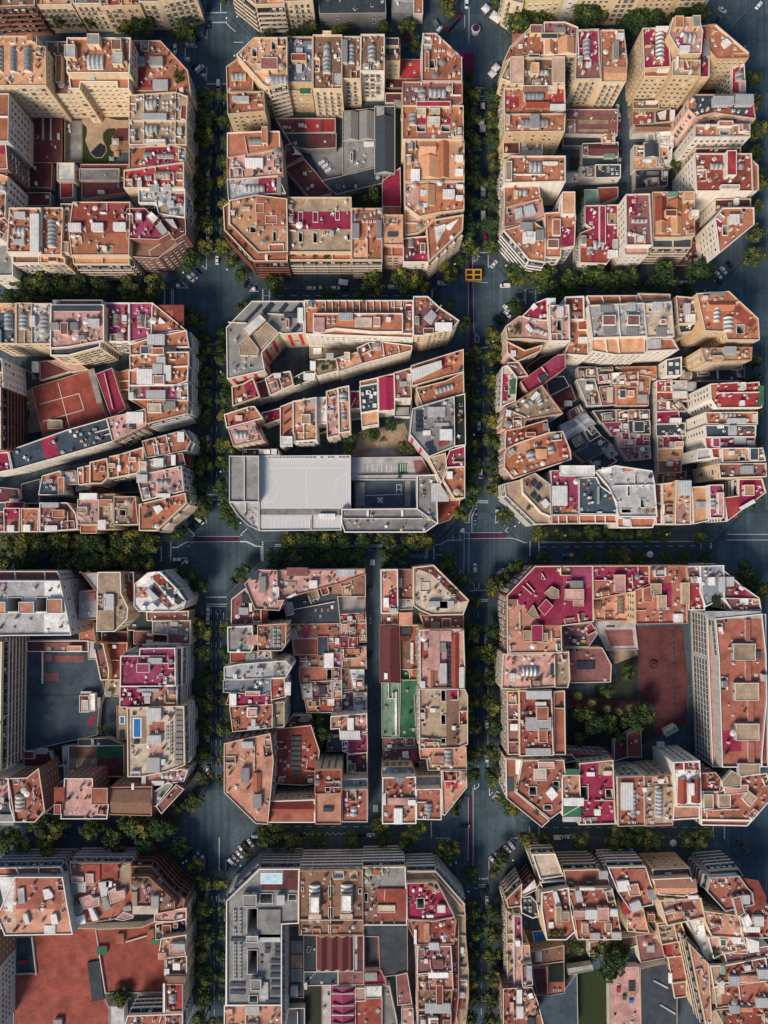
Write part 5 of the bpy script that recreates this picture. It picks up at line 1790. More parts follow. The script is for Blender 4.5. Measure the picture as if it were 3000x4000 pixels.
b g c 22 W|1225,1890 1365,1790 1400,1812 1265,1985 1220,1975|grey strip roof behind the diagonal brown roof
b b b 24 W|900,1832 1235,1825 1230,2060 885,2050|dark brown gabled roof with a windowed ochre wall behind
r 902,1850 1228,2050 b 1.5
k 1070,1800 1090,1850 w 1
b p b 25 W|530,1762 755,1762 755,1970 885,1970 870,2085 500,2085 525,1850|plain salmon pink flat roof with brick step walls
k 750,1830 885,1968 t 2
k 445,1830 530,1960 R 1
k 450,1960 510,2045 R 2
p 515,2065 860,2085 g
b l r 6 N|575,1705 845,1700 790,1760 540,1760|glass roofed strip behind the salmon pink roof
b k w 5 N|320,1700 520,1660 520,1760 440,1860 500,2060 370,2040|dark blue sloping yard roof between brick buildings
k 420,1890 455,1960 l 1
b t b 24 W|75,1760 225,1755 320,1680 370,2020 290,2110 130,2110|red roof with pale long vault and brick side wall
s 125,1890 205,2025 c
b p g 24 W|-80,1760 75,1760 90,1985 130,2110 -80,2110|mixed pink roof with metal tank at the photo edge
p -80,1920 90,2050 s
k 15,1905 50,1960 l 2
k -80,2050 120,2140 g 1
b o c 27 Z|-80,660 20,660 5,1700 -80,1720|tall ribbed apartment slab with white and ochre bays over the yard
b s w 5 N|225,735 720,735 780,820 850,1060 800,1180 790,1300 785,1405 205,1540|vast dark blue black schoolyard roof with faded crimson squares
p 365,910 475,975 q
p 445,770 680,822 q
p 365,760 420,815 q
p 375,1145 440,1175 k
p 595,1130 650,1180 k
l 350,738 348,995
k 660,1080 740,1220 R 3
k 680,1115 735,1210 l 3.5
k 742,1065 790,1210 w 3
k 665,1052 755,1082 w 2
k 790,1100 825,1190 g 2
q p 705,1300 745,1255 785,1260 745,1350 m
p 215,1080 660,1098 k
b d w 6 N|220,655 715,652 715,732 225,732|dark crimson strip roof with an orange box
k 560,685 672,730 o 2
p 360,665 560,725 q
b l w 6 N|718,655 760,660 780,790 722,795|narrow pale ramp roof beside the dark schoolyard
b t w 6 N|640,520 745,510 770,655 650,640|small brown wedge roofs near the pale ramp
G courtyard_floor k 0.2|800,1180 870,1110 930,1270 950,1300 950,1430 800,1420 770,1330
g 800,1330 890,1400
b n w 5 N|560,1502 1000,1500 1005,1745 800,1745 780,1700 558,1700|colour block sports patio in green, maroon, ochre and brown
p 562,1505 785,1598 b
p 562,1600 785,1698 v
p 788,1600 1000,1700 d
p 800,1700 1000,1742 d
i 610,1617 850,1617
i 625,1617 625,1695
i 697,1617 697,1695
i 750,1617 750,1695
i 822,1617 822,1695
b k w 5 N|640,1450 880,1440 1000,1495 640,1500|thin grey shed roof above the colour block patio
k 745,1440 765,1490 l 1
b d w 5 N|200,1600 330,1550 400,1550 430,1640 330,1690 200,1680|dark yard huts below the schoolyard corner
k 195,1535 295,1600 R 2
k 305,1512 395,1560 l 2
G lawn n 0.25|455,1545 520,1520 520,1640 460,1660
b l w 4 N|512,1505 555,1502 550,1755 520,1760|long white narrow passage roof
T 850 2190 1.659 straight alley block
b p b 24 C|180,150 265,60 385,65 388,260 430,255 400,320 245,312|pink red corner roof with two grey vent boxes
k 270,100 318,208 g 2
k 360,170 400,235 w 1
k 215,60 265,125 k 1.5
b q b 20 C|92,250 180,180 245,312 282,310 285,410 90,415|dark maroon roof with white hut facing the left avenue
k 140,300 205,350 l 2
k 205,272 228,330 w 1.5
k 160,215 215,270 k 1
p 285,315 328,410 R
b p w 22 C|388,65 948,58 950,92 790,150 390,255|long pink wedge roof along the top street
k 448,42 590,100 q 1.5
k 770,58 890,97 l 1
k 595,125 650,180 w 2
k 462,135 512,163 v .5
q k 440,240 505,205 515,220 470,242 w 1
b k w 8 N|435,262 740,155 950,100 950,225 770,225 788,400 460,405|wide black shed roof with scattered small rooflights
l 500,315 760,265
k 630,310 643,332 g .3
k 670,310 683,332 g .3
k 710,310 723,332 g .3
k 735,288 750,312 w .5
k 660,350 672,370 g .3
p 740,110 948,215 b
q l 590,225 610,280
b g w 5 N|772,225 950,222 950,340 790,348|grey open yard roof along the alley
k 905,212 945,252 b 1
b t w 7 N|795,355 952,345 955,400 798,402|narrow rust roof bordering the grey open yard
b l c 24 C|68,430 225,422 232,560 215,592 70,590|plain grey gravel roof on the left avenue
p 75,435 195,585 g
k 190,480 300,545 p 1
b t c 25 W|262,420 445,408 440,545 415,580 265,580|terracotta roof holding a grid of white air units
p 335,425 418,572 g
a 355,435 410,560
b l c 23 C|85,595 345,590 350,650 85,660|pale strip roof with red end and grey skylight
p 88,598 182,655 R
k 185,598 245,640 g 1
w 305,597 332,635
b l w 24 C|45,690 150,670 360,655 440,650 480,690 440,755 150,768 45,765|worn pale concrete roof with round white bay
p 365,680 435,750 g
k 250,690 300,720 l 2
k 105,730 132,762 w 2
b S w 24 C|40,775 130,775 345,760 345,850 285,870 140,855 40,850|bluish grey roof with deep slots and orange box
w 140,825 180,868
w 290,815 340,870
k 183,840 280,872 o 2
b t w 24 C|348,765 430,762 440,880 350,900|rust roof with red panel and white rounded balconies behind
p 350,812 405,872 r
k 440,785 475,870 w 1
b m w 24 C|80,855 345,872 350,930 125,940 55,930|crimson strip roof between white boxes
k 80,855 128,935 w 2
k 200,900 222,920 w 1
b t c 24 C|80,945 355,930 355,1080 100,1105|terracotta roof with white framed pink hut
k 192,945 262,1010 w 2
k 200,960 255,1005 p 2.5
k 195,1068 275,1092 l 1
k 220,1025 248,1070 l 1
b v c 22 C|358,920 432,915 432,1075 358,1080|ochre terrace roof with a pale green hut
k 350,1005 372,1075 G 2
b o b 26 C|45,1185 150,1160 340,1120 362,1300 325,1705 250,1700 45,1500|vast salmon corner roof with three grey huts
k 158,1165 235,1210 l 2
k 155,1335 212,1430 g 2
k 232,1502 290,1597 g 2
p 240,1140 340,1300 o
r 228,1370 285,1500 t 1.5
l 240,1200 240,1360
b R d 12 N|372,1090 605,1065 660,1230 635,1440 560,1450 370,1440|deep red hall roof with a long dark slatted skylight
v 478,1135 540,1395
b d w 6 N|490,1010 595,1005 605,1062 440,1080|small dark crimson roof beyond the hall
p 555,1008 597,1060 m
b R c 22 W|328,1555 628,1545 630,1690 328,1690|red tiled pitched roof behind pale windowed gables
r 330,1558 628,1640 R 3
k 345,1590 628,1690 t 1
b R c 27 W|632,1355 800,1352 802,1505 632,1510|plain red tiled tower roof behind a pale window wall
w 690,1460 738,1505
m 26.9 o|634,1512 800,1508 800,1705 634,1705
k 685,1595 748,1622 k 1
b t w 24 W|808,1485 968,1480 970,1690 808,1690|terracotta roof half crimson with a white domed cabin
p 810,1487 890,1625 r
s 860,1590 905,1652 w
b t w 7 N|470,415 795,405 795,495 490,500|red patio roofs with pots and long pink awning
k 558,408 592,498 M 1.5
k 740,430 780,460 b 1
b t w 7 N|490,505 655,500 650,600 500,605|plain red courtyard roof with corner glass
b s w 8 N|655,500 708,498 712,608 655,608|upright dark slate shed in the red courts
b t w 7 N|712,500 795,495 798,602 715,605|red patio with white hut and round tables
k 762,497 792,540 w 2
b t w 7 N|800,410 955,405 958,520 900,525 800,495|rust terrace roof at the alley's top end
b M w 8 N|802,495 900,497 900,565 802,567|magenta ribbed shed beside the alley
p 802,540 895,567 m
b o w 8 N|802,570 955,565 958,692 802,692|orange flat terrace with white chairs on the alley
k 930,655 945,672 w 1
b t w 6 N|535,615 692,610 692,685 540,685|red and grey patio with white gazebo
k 655,640 692,680 g 1.5
b w w 9 N|693,608 745,605 745,695 693,697|pale white upright shed in the red courts
b M w 8 N|745,605 795,603 797,778 748,780|long narrow magenta strip roof
b t w 7 N|535,700 700,695 700,775 540,780|long plain red courtyard roof with beige hut
k 552,755 588,782 v 1.5
b w w 9 N|860,712 942,712 942,825 880,825|big white roof square on the alley
b q w 6 N|800,700 860,705 865,830 800,830|dark patio with green parasol and plants
k 800,790 832,825 n 1.5
g 800,700 850,720
b q w 7 N|610,790 742,783 742,890 610,892|maroon roof with dark grilled skylight
k 660,805 700,865 k 1
b l w 8 N|545,808 605,803 608,888 560,890|tapered white corrugated canopy
b l w 8 N|742,782 798,780 798,885 745,885|pale grey concrete hut roof
b R w 7 N|572,897 798,890 798,975 585,977|red hall roof with white square rooflight
k 712,895 757,937 w 1
b q w 6 N|805,860 885,855 885,985 805,985|maroon patios with white table by the white shed
k 808,865 832,890 w 1
b w w 9 N|888,865 960,862 960,985 890,987|white ribbed shed with curved corner on the alley
b t w 7 N|900,830 960,825 960,862 900,860|small terracotta roof between two white sheds
b o w 16 W|735,1010 965,990 968,1105 925,1120 925,1155 795,1155 790,1085 735,1090|terracotta building with large white corrugated canopy
k 795,1095 925,1155 w 2
k 840,1012 885,1095 w 2
k 885,1010 915,1062 p 1
b k w 6 N|715,1150 800,1148 805,1225 715,1228|small dark yard with white frame
k 760,1160 802,1222 s 1
b M w 14 W|808,1155 968,1120 970,1240 880,1245 880,1255 810,1230|deep magenta roof on the alley
b d w 12 W|840,1255 968,1240 970,1372 842,1372|wine purple roof with a white dot on the alley
G garden_floor e 0.2|610,1000 730,1000 740,1100 715,1230 650,1230 610,1080
b l c 20 W|810,1415 968,1410 968,1478 810,1480|ribbed grey bays behind the crimson and terracotta roof
b o w 22 C|1058,60 1165,58 1168,340 1060,340|narrow salmon roof with crimson panel beyond the alley
p 1112,180 1168,282 m
k 1075,240 1110,300 w 1
k 1112,305 1165,340 l 1.5
b q w 18 W|1170,60 1258,58 1262,248 1175,250|dark maroon terrace roof with grey hut
k 1168,112 1195,175 g 2
b l o 18 W|1172,252 1262,252 1262,312 1172,318|pale ribbed roof above an orange wall
k 1175,335 1262,420 o .5
b c c 26 C|1270,45 1400,30 1625,255 1590,348 1385,352 1310,320 1270,290|cream corner roof with planted diagonal terrace and light wells
w 1315,142 1372,198
w 1440,262 1492,310
k 1360,260 1440,297 l 2
k 1492,258 1530,305 l 2
q p 1285,50 1395,35 1620,260 1570,270 1390,90 d
p 1270,140 1370,280 c
g 1500,165 1560,215
b q c 18 C|1318,357 1592,352 1592,440 1345,442|dusky red roof with grey hut and chairs
k 1380,392 1440,442 g 2
k 1450,370 1512,435 q 2
b q w 6 N|1068,352 1160,350 1160,422 1068,420|small dark patio with white furniture by the alley
k 1098,368 1120,390 w 1
b d w 9 N|1060,425 1172,425 1178,785 1060,782|long dark wine pitched roof along the alley
r 1062,428 1175,780 d 2.5
k 1078,722 1102,765 w 2
b t w 7 N|1180,430 1302,425 1300,775 1252,775 1248,698 1182,698|brown roof and terraces inside the alley block
k 1182,432 1255,480 k 1
k 1180,482 1245,520 d 1.5
p 1182,522 1248,695 b
k 1250,530 1268,665 w 1
b n w 6 N|1182,700 1248,698 1250,775 1185,777|bright green patio beside the wine pitched roof
b n w 8 N|1070,785 1180,785 1172,1140 1072,1140|pale green flat roof with white duct pipe
p 1072,788 1178,1138 G
l 1108,790 1108,890
l 1108,890 1150,890
k 1128,850 1140,885 w 1.5
k 1148,848 1162,1135 w 1
b n w 8 N|1182,780 1290,780 1295,830 1268,870 1280,1140 1175,1140|dark green ribbed roof filling the alley block
b p c 24 C|1310,450 1592,445 1600,690 1598,825 1312,822|long roof with pink awning strip and dark skylight rows
k 1368,450 1440,705 p 1.5
k 1440,450 1515,522 p 1.5
r 1515,480 1562,822 R 1.5
v 1482,530 1512,820
k 1440,525 1478,590 g 2
k 1435,660 1485,790 l 2
r 1358,705 1400,822 o 1.5
k 1312,775 1345,822 w 2
p 1315,525 1365,630 R
k 1335,525 1362,580 l 1.5
p 1402,710 1430,820 q
k 1562,685 1598,822 w 1.5
b v c 25 C|1308,830 1600,832 1618,870 1618,1185 1560,1210 1310,1215|broad khaki roof with four black slots and curved avenue terraces
p 1482,835 1565,1205 b
w 1448,840 1478,910
w 1448,998 1478,1060
w 1448,1150 1478,1185
k 1378,955 1412,980 w 1
k 1518,1068 1540,1095 w 1
m 21 b|1568,838 1602,838 1620,875 1618,1180 1568,1195
l 1310,1145 1445,1158
b o c 24 C|1312,1218 1608,1205 1612,1350 1365,1355 1358,1280 1315,1278|peach terrace roof with grey vaulted cabin
s 1465,1228 1520,1320 l
k 1395,1260 1468,1310 o 1.5
l 1395,1318 1520,1325
b o w 24 C|1455,1362 1610,1362 1612,1465 1470,1645 1450,1640|ochre corner roof with a bright coral square
q p 1470,1380 1515,1378 1555,1410 1558,1475 1480,1475 r
l 1450,1385 1460,1640
b t w 24 W|1290,1482 1445,1478 1448,1675 1290,1672|square terracotta roof with grey domed cabin
s 1340,1575 1390,1638 l
b t w 24 W|1070,1405 1282,1400 1285,1700 1068,1702|terracotta roof with white parapets and grey triangle
q k 1140,1395 1225,1400 1180,1450 1150,1420 g 1.5
k 1100,1530 1285,1578 p 1.5
k 1232,1540 1285,1578 w 2
k 1140,1595 1198,1700 w 2
k 1065,1505 1090,1580 w 1
p 1200,1580 1282,1690 o
b l c 18 W|1065,1340 1262,1335 1282,1395 1065,1400|grey ribbed bays with louvres at the alley's lower end
b l c 18 W|1290,1400 1440,1395 1445,1475 1290,1478|ribbed grey courtyard bays behind the domed cabin roof
b q w 7 N|1078,1148 1275,1140 1280,1205 1078,1212|red patio with blue and white tables
k 1155,1158 1170,1170 u 1
k 1100,1190 1130,1210 w 1
b q w 7 N|1078,1215 1310,1215 1325,1295 1080,1305|dark red patios with a white sail by the alley
q t 1195,1230 1235,1225 1240,1275 1200,1270 w 2
k 1248,1215 1292,1290 M 1.5
k 1085,1280 1115,1305 l 1.5
b k w 4 N|1200,1300 1345,1300 1355,1395 1285,1395 1280,1340|dark blue yard with a round tank
T 1920 2180 1.536 purple schoolyard block
b m b 25 C|260,50 603,48 608,380 415,405 420,565 95,570 92,225|sweeping crimson L shaped corner roof fading to salmon
q p 92,230 210,305 290,400 415,405 422,565 95,570 o
q k 310,205 355,165 400,190 400,240 350,242 v 2
q k 270,295 320,240 365,285 310,345 m 2.5
q k 205,330 245,275 285,355 240,362 v 2
k 465,133 545,180 g 2
k 430,182 548,252 p 2.5
k 482,235 548,287 v 2
k 232,397 303,500 m 2.5
k 185,430 232,500 v 2
k 278,445 335,505 v 2
l 185,165 240,215
l 210,150 255,200
l 300,92 320,130
l 168,322 170,460
l 358,435 358,500
p 430,60 600,180 M
b m c 25 C|607,50 942,48 942,155 850,200 612,245|crimson roof with salmon hut and row of white vents
k 728,97 795,205 p 2.5
l 615,133 720,133
l 838,100 845,180
p 615,140 725,245 t
b o c 12 W|612,255 860,205 860,380 800,375 620,370|ochre lower roof with barrel shed above the schoolyard
s 750,235 795,332 b
k 612,255 655,310 b 1.5
b t c 25 W|948,50 1168,48 1172,390 865,395 862,190 945,155|terracotta roof with tan huts and magenta band
p 1018,150 1080,300 m
k 945,150 1012,215 v 2
k 990,220 1043,307 v 2
k 1130,145 1180,275 v 2
q k 900,180 945,165 965,200 960,265 900,262 t 2
a 1000,310 1022,385
k 1088,333 1145,385 w 1
b q w 25 C|1170,52 1245,50 1275,310 1180,310 1180,180|narrow red roof strip with pink kink
p 1188,165 1272,310 r
b S w 25 C|1250,50 1388,45 1392,235 1280,290 1250,200|bluish slate roof with white square huts
k 1292,112 1332,165 w 2
k 1225,115 1255,148 w 1
k 1358,110 1392,205 l 2
k 1320,232 1370,290 e 1
b q w 24 C|1395,80 1500,170 1600,240 1612,310 1440,312 1390,235|jagged maroon corner roof with white sails and tables
k 1395,110 1445,170 l 2
q t 1475,165 1505,185 1490,195 1470,180 w 2
k 1490,240 1535,280 w 1
p 1440,180 1530,235 m
l 1390,240 1600,245
b t g 26 K|1338,365 1615,335 1640,580 1645,830 1610,1250 1380,1250 1360,600|very long terracotta roof with khaki huts over a white glazed gallery wall
k 1435,508 1570,610 v 2.5
k 1445,742 1590,850 v 2.5
k 1450,985 1592,1088 v 2.5
k 1468,1225 1600,1290 v 2
k 1515,365 1545,505 t 1.5
k 1515,615 1550,760 t 1.5
k 1530,850 1565,985 t 1.5
k 1530,1095 1570,1230 t 1.5
k 1575,558 1610,598 s 1
p 1375,1035 1500,1160 m
m 19.5 o|1288,330 1336,330 1358,600 1378,1250 1320,1250 1296,600
m 22 R|1615,335 1640,335 1655,1250 1615,1250
l 1345,375 1365,1240
k 1280,318 1615,362 l .5
b t w 24 C|1470,1310 1645,1290 1690,1420 1560,1570 1255,1565 1255,1400 1370,1400|terracotta corner roof with khaki angular huts
q k 1370,1330 1430,1265 1490,1300 1485,1375 1375,1370 v 2
q k 1490,1435 1530,1385 1585,1430 1540,1490 v 2
k 1350,1410 1425,1490 v 2
k 1262,1408 1322,1495 v 2
q k 1380,1360 1530,1350 1530,1400 1390,1415 o 2
a 1560,1355 1600,1385
l 1265,1505 1480,1505
m 21 t|1255,1568 1560,1572 1530,1605 1255,1600
b R b 24 C|1252,1290 1340,1285 1370,1325 1365,1395 1255,1395|small rust roof with dark pipe beside the white tower
b w w 28 W|1090,1225 1245,1215 1250,1310 1255,1490 1110,1490|white tower roof with two red tiled slopes
r 1115,1320 1170,1470 R 2
r 1195,1315 1255,1465 R 2
p 1092,1228 1245,1270 R
k 1165,1340 1205,1415 w 2.5
m 25 o|1090,1470 1250,1485 1245,1560 1085,1570
b v c 25 C|915,1310 1085,1300 1085,1600 920,1605|weathered tan roof with long grey cabin
s 980,1385 1025,1550 l
k 900,1370 925,1400 w 1.5
k 1050,1370 1090,1400 c 1
p 925,1305 1075,1375 b
b t w 25 C|755,1312 912,1305 915,1600 760,1605|terracotta roof with large white sheet and grey cabin
k 770,1340 845,1508 w 1.5
s 835,1390 865,1550 l
b m o 24 C|525,1230 725,1210 740,1590 522,1595|bright crimson roof with four grey light wells
w 533,1370 578,1450
w 672,1370 735,1452
k 565,1278 615,1305 w 1.5
k 610,1500 650,1540 w 1.5
p 640,1228 720,1300 v
k 665,1270 718,1300 c 1.5
l 615,1450 735,1450
b t w 25 C|185,1215 430,1210 440,1300 420,1320 420,1510 350,1560 150,1400|terracotta roof with white cubes and cut corner slots
k 275,1215 372,1258 p 2
k 250,1258 325,1330 c 2
q k 315,1400 355,1360 395,1410 355,1448 w 2.5
w 358,1328 415,1380
w 225,1370 270,1420
w 300,1470 375,1520
m 21.5 t|85,1200 180,1205 140,1400 345,1570 300,1612 90,1440
p 88,1310 135,1400 s
k 140,1200 182,1290 w 2
g 250,1490 300,1540
g 150,1330 175,1380
b o w 25 C|425,1300 525,1300 530,1480 425,1540|square tan roof with white tent and green lean-to
k 425,1430 548,1480 w 2
k 425,1490 535,1545 n 1
k 440,1262 522,1298 n 1
k 425,1548 535,1578 l 1
b q c 23 C|95,800 160,798 162,1175 100,1175|row of red avenue terraces divided by white walls
l 100,875 158,875
l 98,965 158,965
l 100,1100 158,1100
k 108,990 155,1032 w 1.5
b R c 26 C|165,795 358,790 368,1150 370,1180 168,1185|dark red roof with grey cross shaped canopies
k 200,948 355,1032 l 2
k 203,792 358,845 l 1.5
k 200,1135 355,1180 l 1.5
k 262,885 335,968 t 2.5
k 258,857 325,882 w 2
k 275,1020 330,1100 t 2.5
l 168,865 168,1085
b t c 23 C|372,800 435,795 440,1175 372,1175|narrow red courtyard terraces beside the grey cross canopies
l 375,898 435,898
g 405,875 435,890
b p c 25 C|70,575 130,580 375,570 378,770 140,785 60,780|rose pink roof with white ribbed skylight
s 180,650 275,705 w
k 352,640 372,700 k 1
m 21 q|68,580 130,580 135,780 60,775
k 105,685 138,740 w 2
b v c 22 C|380,572 460,560 468,720 455,775 380,775|tan rear terrace roof over the school garden
b q b 18 C|80,1190 480,1175 510,1210 440,1225 85,1200|thin red sloping roof with white cross walls
b q w 10 W|425,405 600,390 632,455 580,530 430,530|pink play terrace with black playground square
p 472,465 572,522 k
k 480,485 505,505 c 1
k 535,490 562,505 y .8
b q w 8 N|440,540 660,540 715,640 710,740 475,745|dark maroon hall roof with a slatted glass skylight
v 508,615 620,670
b l w 1 N|610,380 855,385 875,545 690,550|grey pavement terrace with a maroon play court
q p 675,430 845,428 855,525 715,528 q
p 690,402 740,415 k
G sand_floor v 0.25|695,552 870,548 880,580 740,635
G schoolyard_floor d 0.3|865,415 1148,410 1175,720 1170,1000 985,1080 975,880 890,860 880,560
G garden_floor e 0.25|745,640 880,580 880,860 660,860 620,840 620,760 760,740
G schoolyard_floor d 0.28|455,780 620,840 880,862 960,900 960,940 660,920 470,880
G garden_floor e 0.25|460,900 660,925 960,945 985,1080 880,1130 460,1120
b d w 5 N|738,1100 812,1070 815,1190 738,1215|deep red shed roof at the garden's foot
b R w 6 N|815,1060 892,1020 895,1190 818,1190|rust tiled hut with dark hatches at the garden's foot
b G w 5 N|1042,1035 1100,1005 1115,1030 1050,1065|tilted green glass canopy at the schoolyard corner
k 985,1095 1030,1130 l 2
b R b 16 C|455,1170 720,1185 725,1215 515,1222|striped brick balcony roofs behind the crimson roof
T 0 3290 2.07375 red gravel yard block
b o g 28 B|125,280 510,280 545,500 590,740 45,750 -20,600|broad orange brown roof with pale windowed left slope
p 130,285 500,540 t
q k 150,370 200,360 210,485 160,490 l 1
q k 352,380 400,370 437,420 435,440 370,460 w 1
q k 193,575 230,560 255,650 215,660 w 1.5
q k 415,575 465,565 485,650 430,660 w 1.5
k 362,670 452,745 w .5
q p -20,280 125,285 105,560 45,560 w
q p 40,560 125,560 140,745 50,745 P
m 24 t|-80,205 490,195 525,270 -80,270
k 415,220 470,240 r 1.5
l 140,205 160,268
l 320,200 320,268
b t w 20 Z|570,165 1060,165 1065,440 1090,570 905,620 770,640 620,660 590,400|maze of small terracotta roofs and grey metal sheds
k 690,172 818,300 R 1
k 830,168 960,300 R 1
p 965,170 1055,360 v
k 590,268 690,318 p 2
k 705,240 770,335 p 2
k 640,305 710,392 l 2
k 575,320 640,410 g 2
q k 805,310 900,295 880,420 830,430 l 2
q k 830,430 870,425 915,520 850,545 g 2
q k 650,440 740,410 770,440 815,430 820,500 690,530 p 2
q k 890,380 950,345 960,380 1020,365 1030,430 910,485 p 2.5
q k 600,500 660,490 680,565 610,580 g 2
q k 605,590 690,570 710,640 620,660 w 2
q k 725,520 760,515 815,615 760,625 w 2
q k 940,610 1010,545 1095,575 1090,600 1010,620 p 2
q k 1005,510 1070,495 1080,540 1010,545 g 2
k 870,300 920,350 w 2
p 1010,420 1070,500 R
b b b 25 Z|1065,280 1205,278 1415,475 1415,545 1250,575 1080,510|brown corner tower roof with cream wall above wavy balconies
p 1120,375 1260,490 q
k 1232,420 1297,520 g 2
k 1078,390 1120,500 v 1.5
k 1080,508 1285,575 c 1
m 21 b|1070,190 1225,190 1300,280 1400,390 1500,460 1490,525 1415,545 1415,470 1205,278 1065,275
q k 1262,300 1305,268 1330,305 1290,335 v 2
g 1080,215 1120,240
b p c 20 W|1255,580 1415,545 1510,530 1510,615 1410,640 1255,640|salmon terrace roof below the brown tower
p 1440,565 1510,612 R
b k c 18 W|1265,655 1510,620 1515,740 1330,770 1270,770|dark cluttered roof patios with small red huts
k 1320,655 1395,730 R 2
k 1410,640 1450,680 R 2
k 1268,705 1335,775 k 2
b o c 22 W|1310,775 1510,745 1505,905 1300,925 1295,870|peach roof with white slab hut on the lower avenue
k 1378,805 1508,890 p 2
k 1410,800 1510,850 l 2.5
k 1285,880 1355,940 o 1.5
b q c 22 W|1350,930 1515,912 1515,1070 1355,1068|maroon roof with small white hut on the lower avenue
k 1408,960 1468,1018 w 2
k 1335,1010 1380,1065 w 1.5
b r c 24 W|1345,1145 1480,1145 1480,1365 1350,1365|white walled maroon red roof with a pale cabin
s 1370,1230 1428,1292 l
k 1340,1080 1505,1138 b .5
k 1325,1128 1345,1365 w 1.5
b t w 20 Z|1040,1400 1480,1385 1480,1520 1000,1520|striped brick and white balcony roof at the photo's bottom edge
l 1110,1405 1060,1500
l 1310,1400 1280,1500
b R w 6 N|260,740 600,700 770,700 800,900 830,1230 890,1370 890,1520 115,1520 120,1075 300,1065|vast red gravel courtyard roof with a grey slab
q k 712,968 805,952 850,1265 752,1280 k 1
k 445,1415 515,1500 g 2
p 170,1090 240,1170 R
l 300,1070 265,760
b R w 7 N|780,705 1150,690 1265,640 1330,920 1345,1120 1320,1212 860,1215 830,1000|wide red brown courtyard roof with sunken square vents
k 945,735 1012,812 t 1.5
k 788,835 875,900 n 1.5
q k 1220,775 1290,765 1300,810 1235,820 n 1.5
q k 1195,705 1250,690 1260,760 1210,780 t 1.5
l 1025,800 1195,750
l 810,900 860,1215
b k w 5 N|130,770 250,765 290,1060 130,1065|dark recessed yard roof with red strip
k 155,950 215,980 r 1
b l w 6 N|890,1330 1000,1330 1010,1520 890,1520|pale roof slabs by the round courtyard bush
G courtyard_floor k 0.2|870,1218 1130,1218 1040,1330 890,1330
b p c 24 W|-80,560 15,580 20,690 -80,690|small pink roof at the photo's left border
b d b 24 W|-80,740 -10,750 -10,1000 -80,1000|dark brick windowed wing at the left border
b d g 22 W|-80,1005 0,1005 0,1520 -80,1520|grey stepped apartment wing at the bottom left border
T 850 3290 1.659 magenta shed block
b g g 24 B|60,375 270,170 530,170 525,330 525,480 525,520 415,525 415,1050 55,1050|grey modern corner roof with sky blue pool and courtyards
u 285,205 412,264
p 425,175 520,310 d
p 285,265 425,310 d
w 192,425 258,585
w 195,695 258,850
w 190,975 275,1050
w 275,330 355,392
w 445,325 525,385
k 170,320 260,400 g 3
k 265,430 410,610 g 1
k 270,590 410,640 l 1
k 385,330 440,395 l 2
v 305,645 340,720
v 370,640 410,740
q v 270,725 295,725 290,820 268,815
v 340,755 410,785
v 340,800 410,830
v 340,845 410,875
v 345,895 410,925
v 345,945 410,990
v 310,1010 410,1045
v 85,615 185,642
v 80,905 180,935
v 80,955 180,985
a 95,430 165,600
a 95,650 165,890
k 220,865 290,940 g 3
k 275,900 330,1010 l 1
k 190,585 270,630 l 3
l 62,375 268,180
l 62,380 62,1045
b o c 22 B|45,1055 415,1050 415,1230 45,1230|orange brown roof with pale hut at the bottom edge
k 185,1050 275,1110 l 1.5
k 190,1160 265,1210 w 2
l 185,1060 185,1180
b b c 25 B|535,185 940,180 940,595 530,595|brown twin roof with two tall stepped white stair towers
s 595,275 665,445 w
s 800,272 875,445 w
k 600,330 662,440 w 4
k 802,320 868,430 w 4
w 720,280 748,350
w 720,420 748,490
w 540,280 560,320
w 908,290 938,340
k 590,458 675,490 c 1.5
k 793,455 877,490 c 1.5
l 733,240 733,590
l 535,497 940,497
m 22 d|535,165 935,160 935,225 880,225 880,190 780,190 780,220 685,220 685,190 590,190 590,230 535,230
b b c 24 B|940,160 1215,155 1225,530 945,530|rough grey brown roof with red sunken terrace and cream hut
p 945,165 1212,290 g
k 1035,295 1222,490 R 1
k 1035,395 1152,445 c 2
w 945,310 980,400
w 1040,300 1075,400
w 1188,310 1222,405
l 1080,370 1085,300
b m c 24 B|1225,260 1420,255 1460,330 1530,470 1530,480 1400,505 1230,495|crimson roof with white framed diagonal terrace
w 1292,360 1338,425
k 1420,395 1475,445 w 2
k 1350,460 1400,480 w 1.5
k 1260,298 1275,318 w 1
k 1300,285 1325,310 w 1.5
m 21 v|1225,190 1415,185 1600,400 1605,470 1540,470 1420,255 1225,250
l 1228,182 1410,182
l 1410,182 1602,398
l 1395,200 1580,410
b t c 24 W|1235,510 1525,490 1545,500 1530,655 1295,660 1240,550|terracotta roof with patched panels above pink wall
p 1335,535 1380,655 o
k 1445,600 1465,618 w 1
k 1338,515 1372,620 o 1.5
p 1385,495 1520,655 R
k 1270,555 1290,650 w 1.5
b q p 24 W|1298,672 1510,670 1520,830 1295,850|brown maroon roof with a tiny white skylight
k 1338,750 1362,778 w 1
k 1392,755 1462,812 q 1.5
k 1365,640 1435,690 l 1.5
w 1420,672 1438,735
b o p 24 W|1295,860 1520,840 1525,950 1300,955|salmon roof with long white glazed box
k 1362,832 1495,870 w 1.5
k 1412,910 1460,1040 R 2
b b p 24 W|1298,955 1520,955 1510,1075 1300,1075|dark brown roof with ribbed grey canopy at its foot
k 1340,1030 1510,1098 l 1.5
b d p 24 W|1300,1085 1510,1080 1510,1230 1300,1230|maroon roof with white hut at the bottom edge
k 1362,1120 1430,1170 w 2
k 1375,1140 1425,1210 R 2.5
b R c 20 C|1530,500 1560,490 1560,1000 1530,1230 1515,1230 1520,850|long narrow red side roof of the magenta shed block
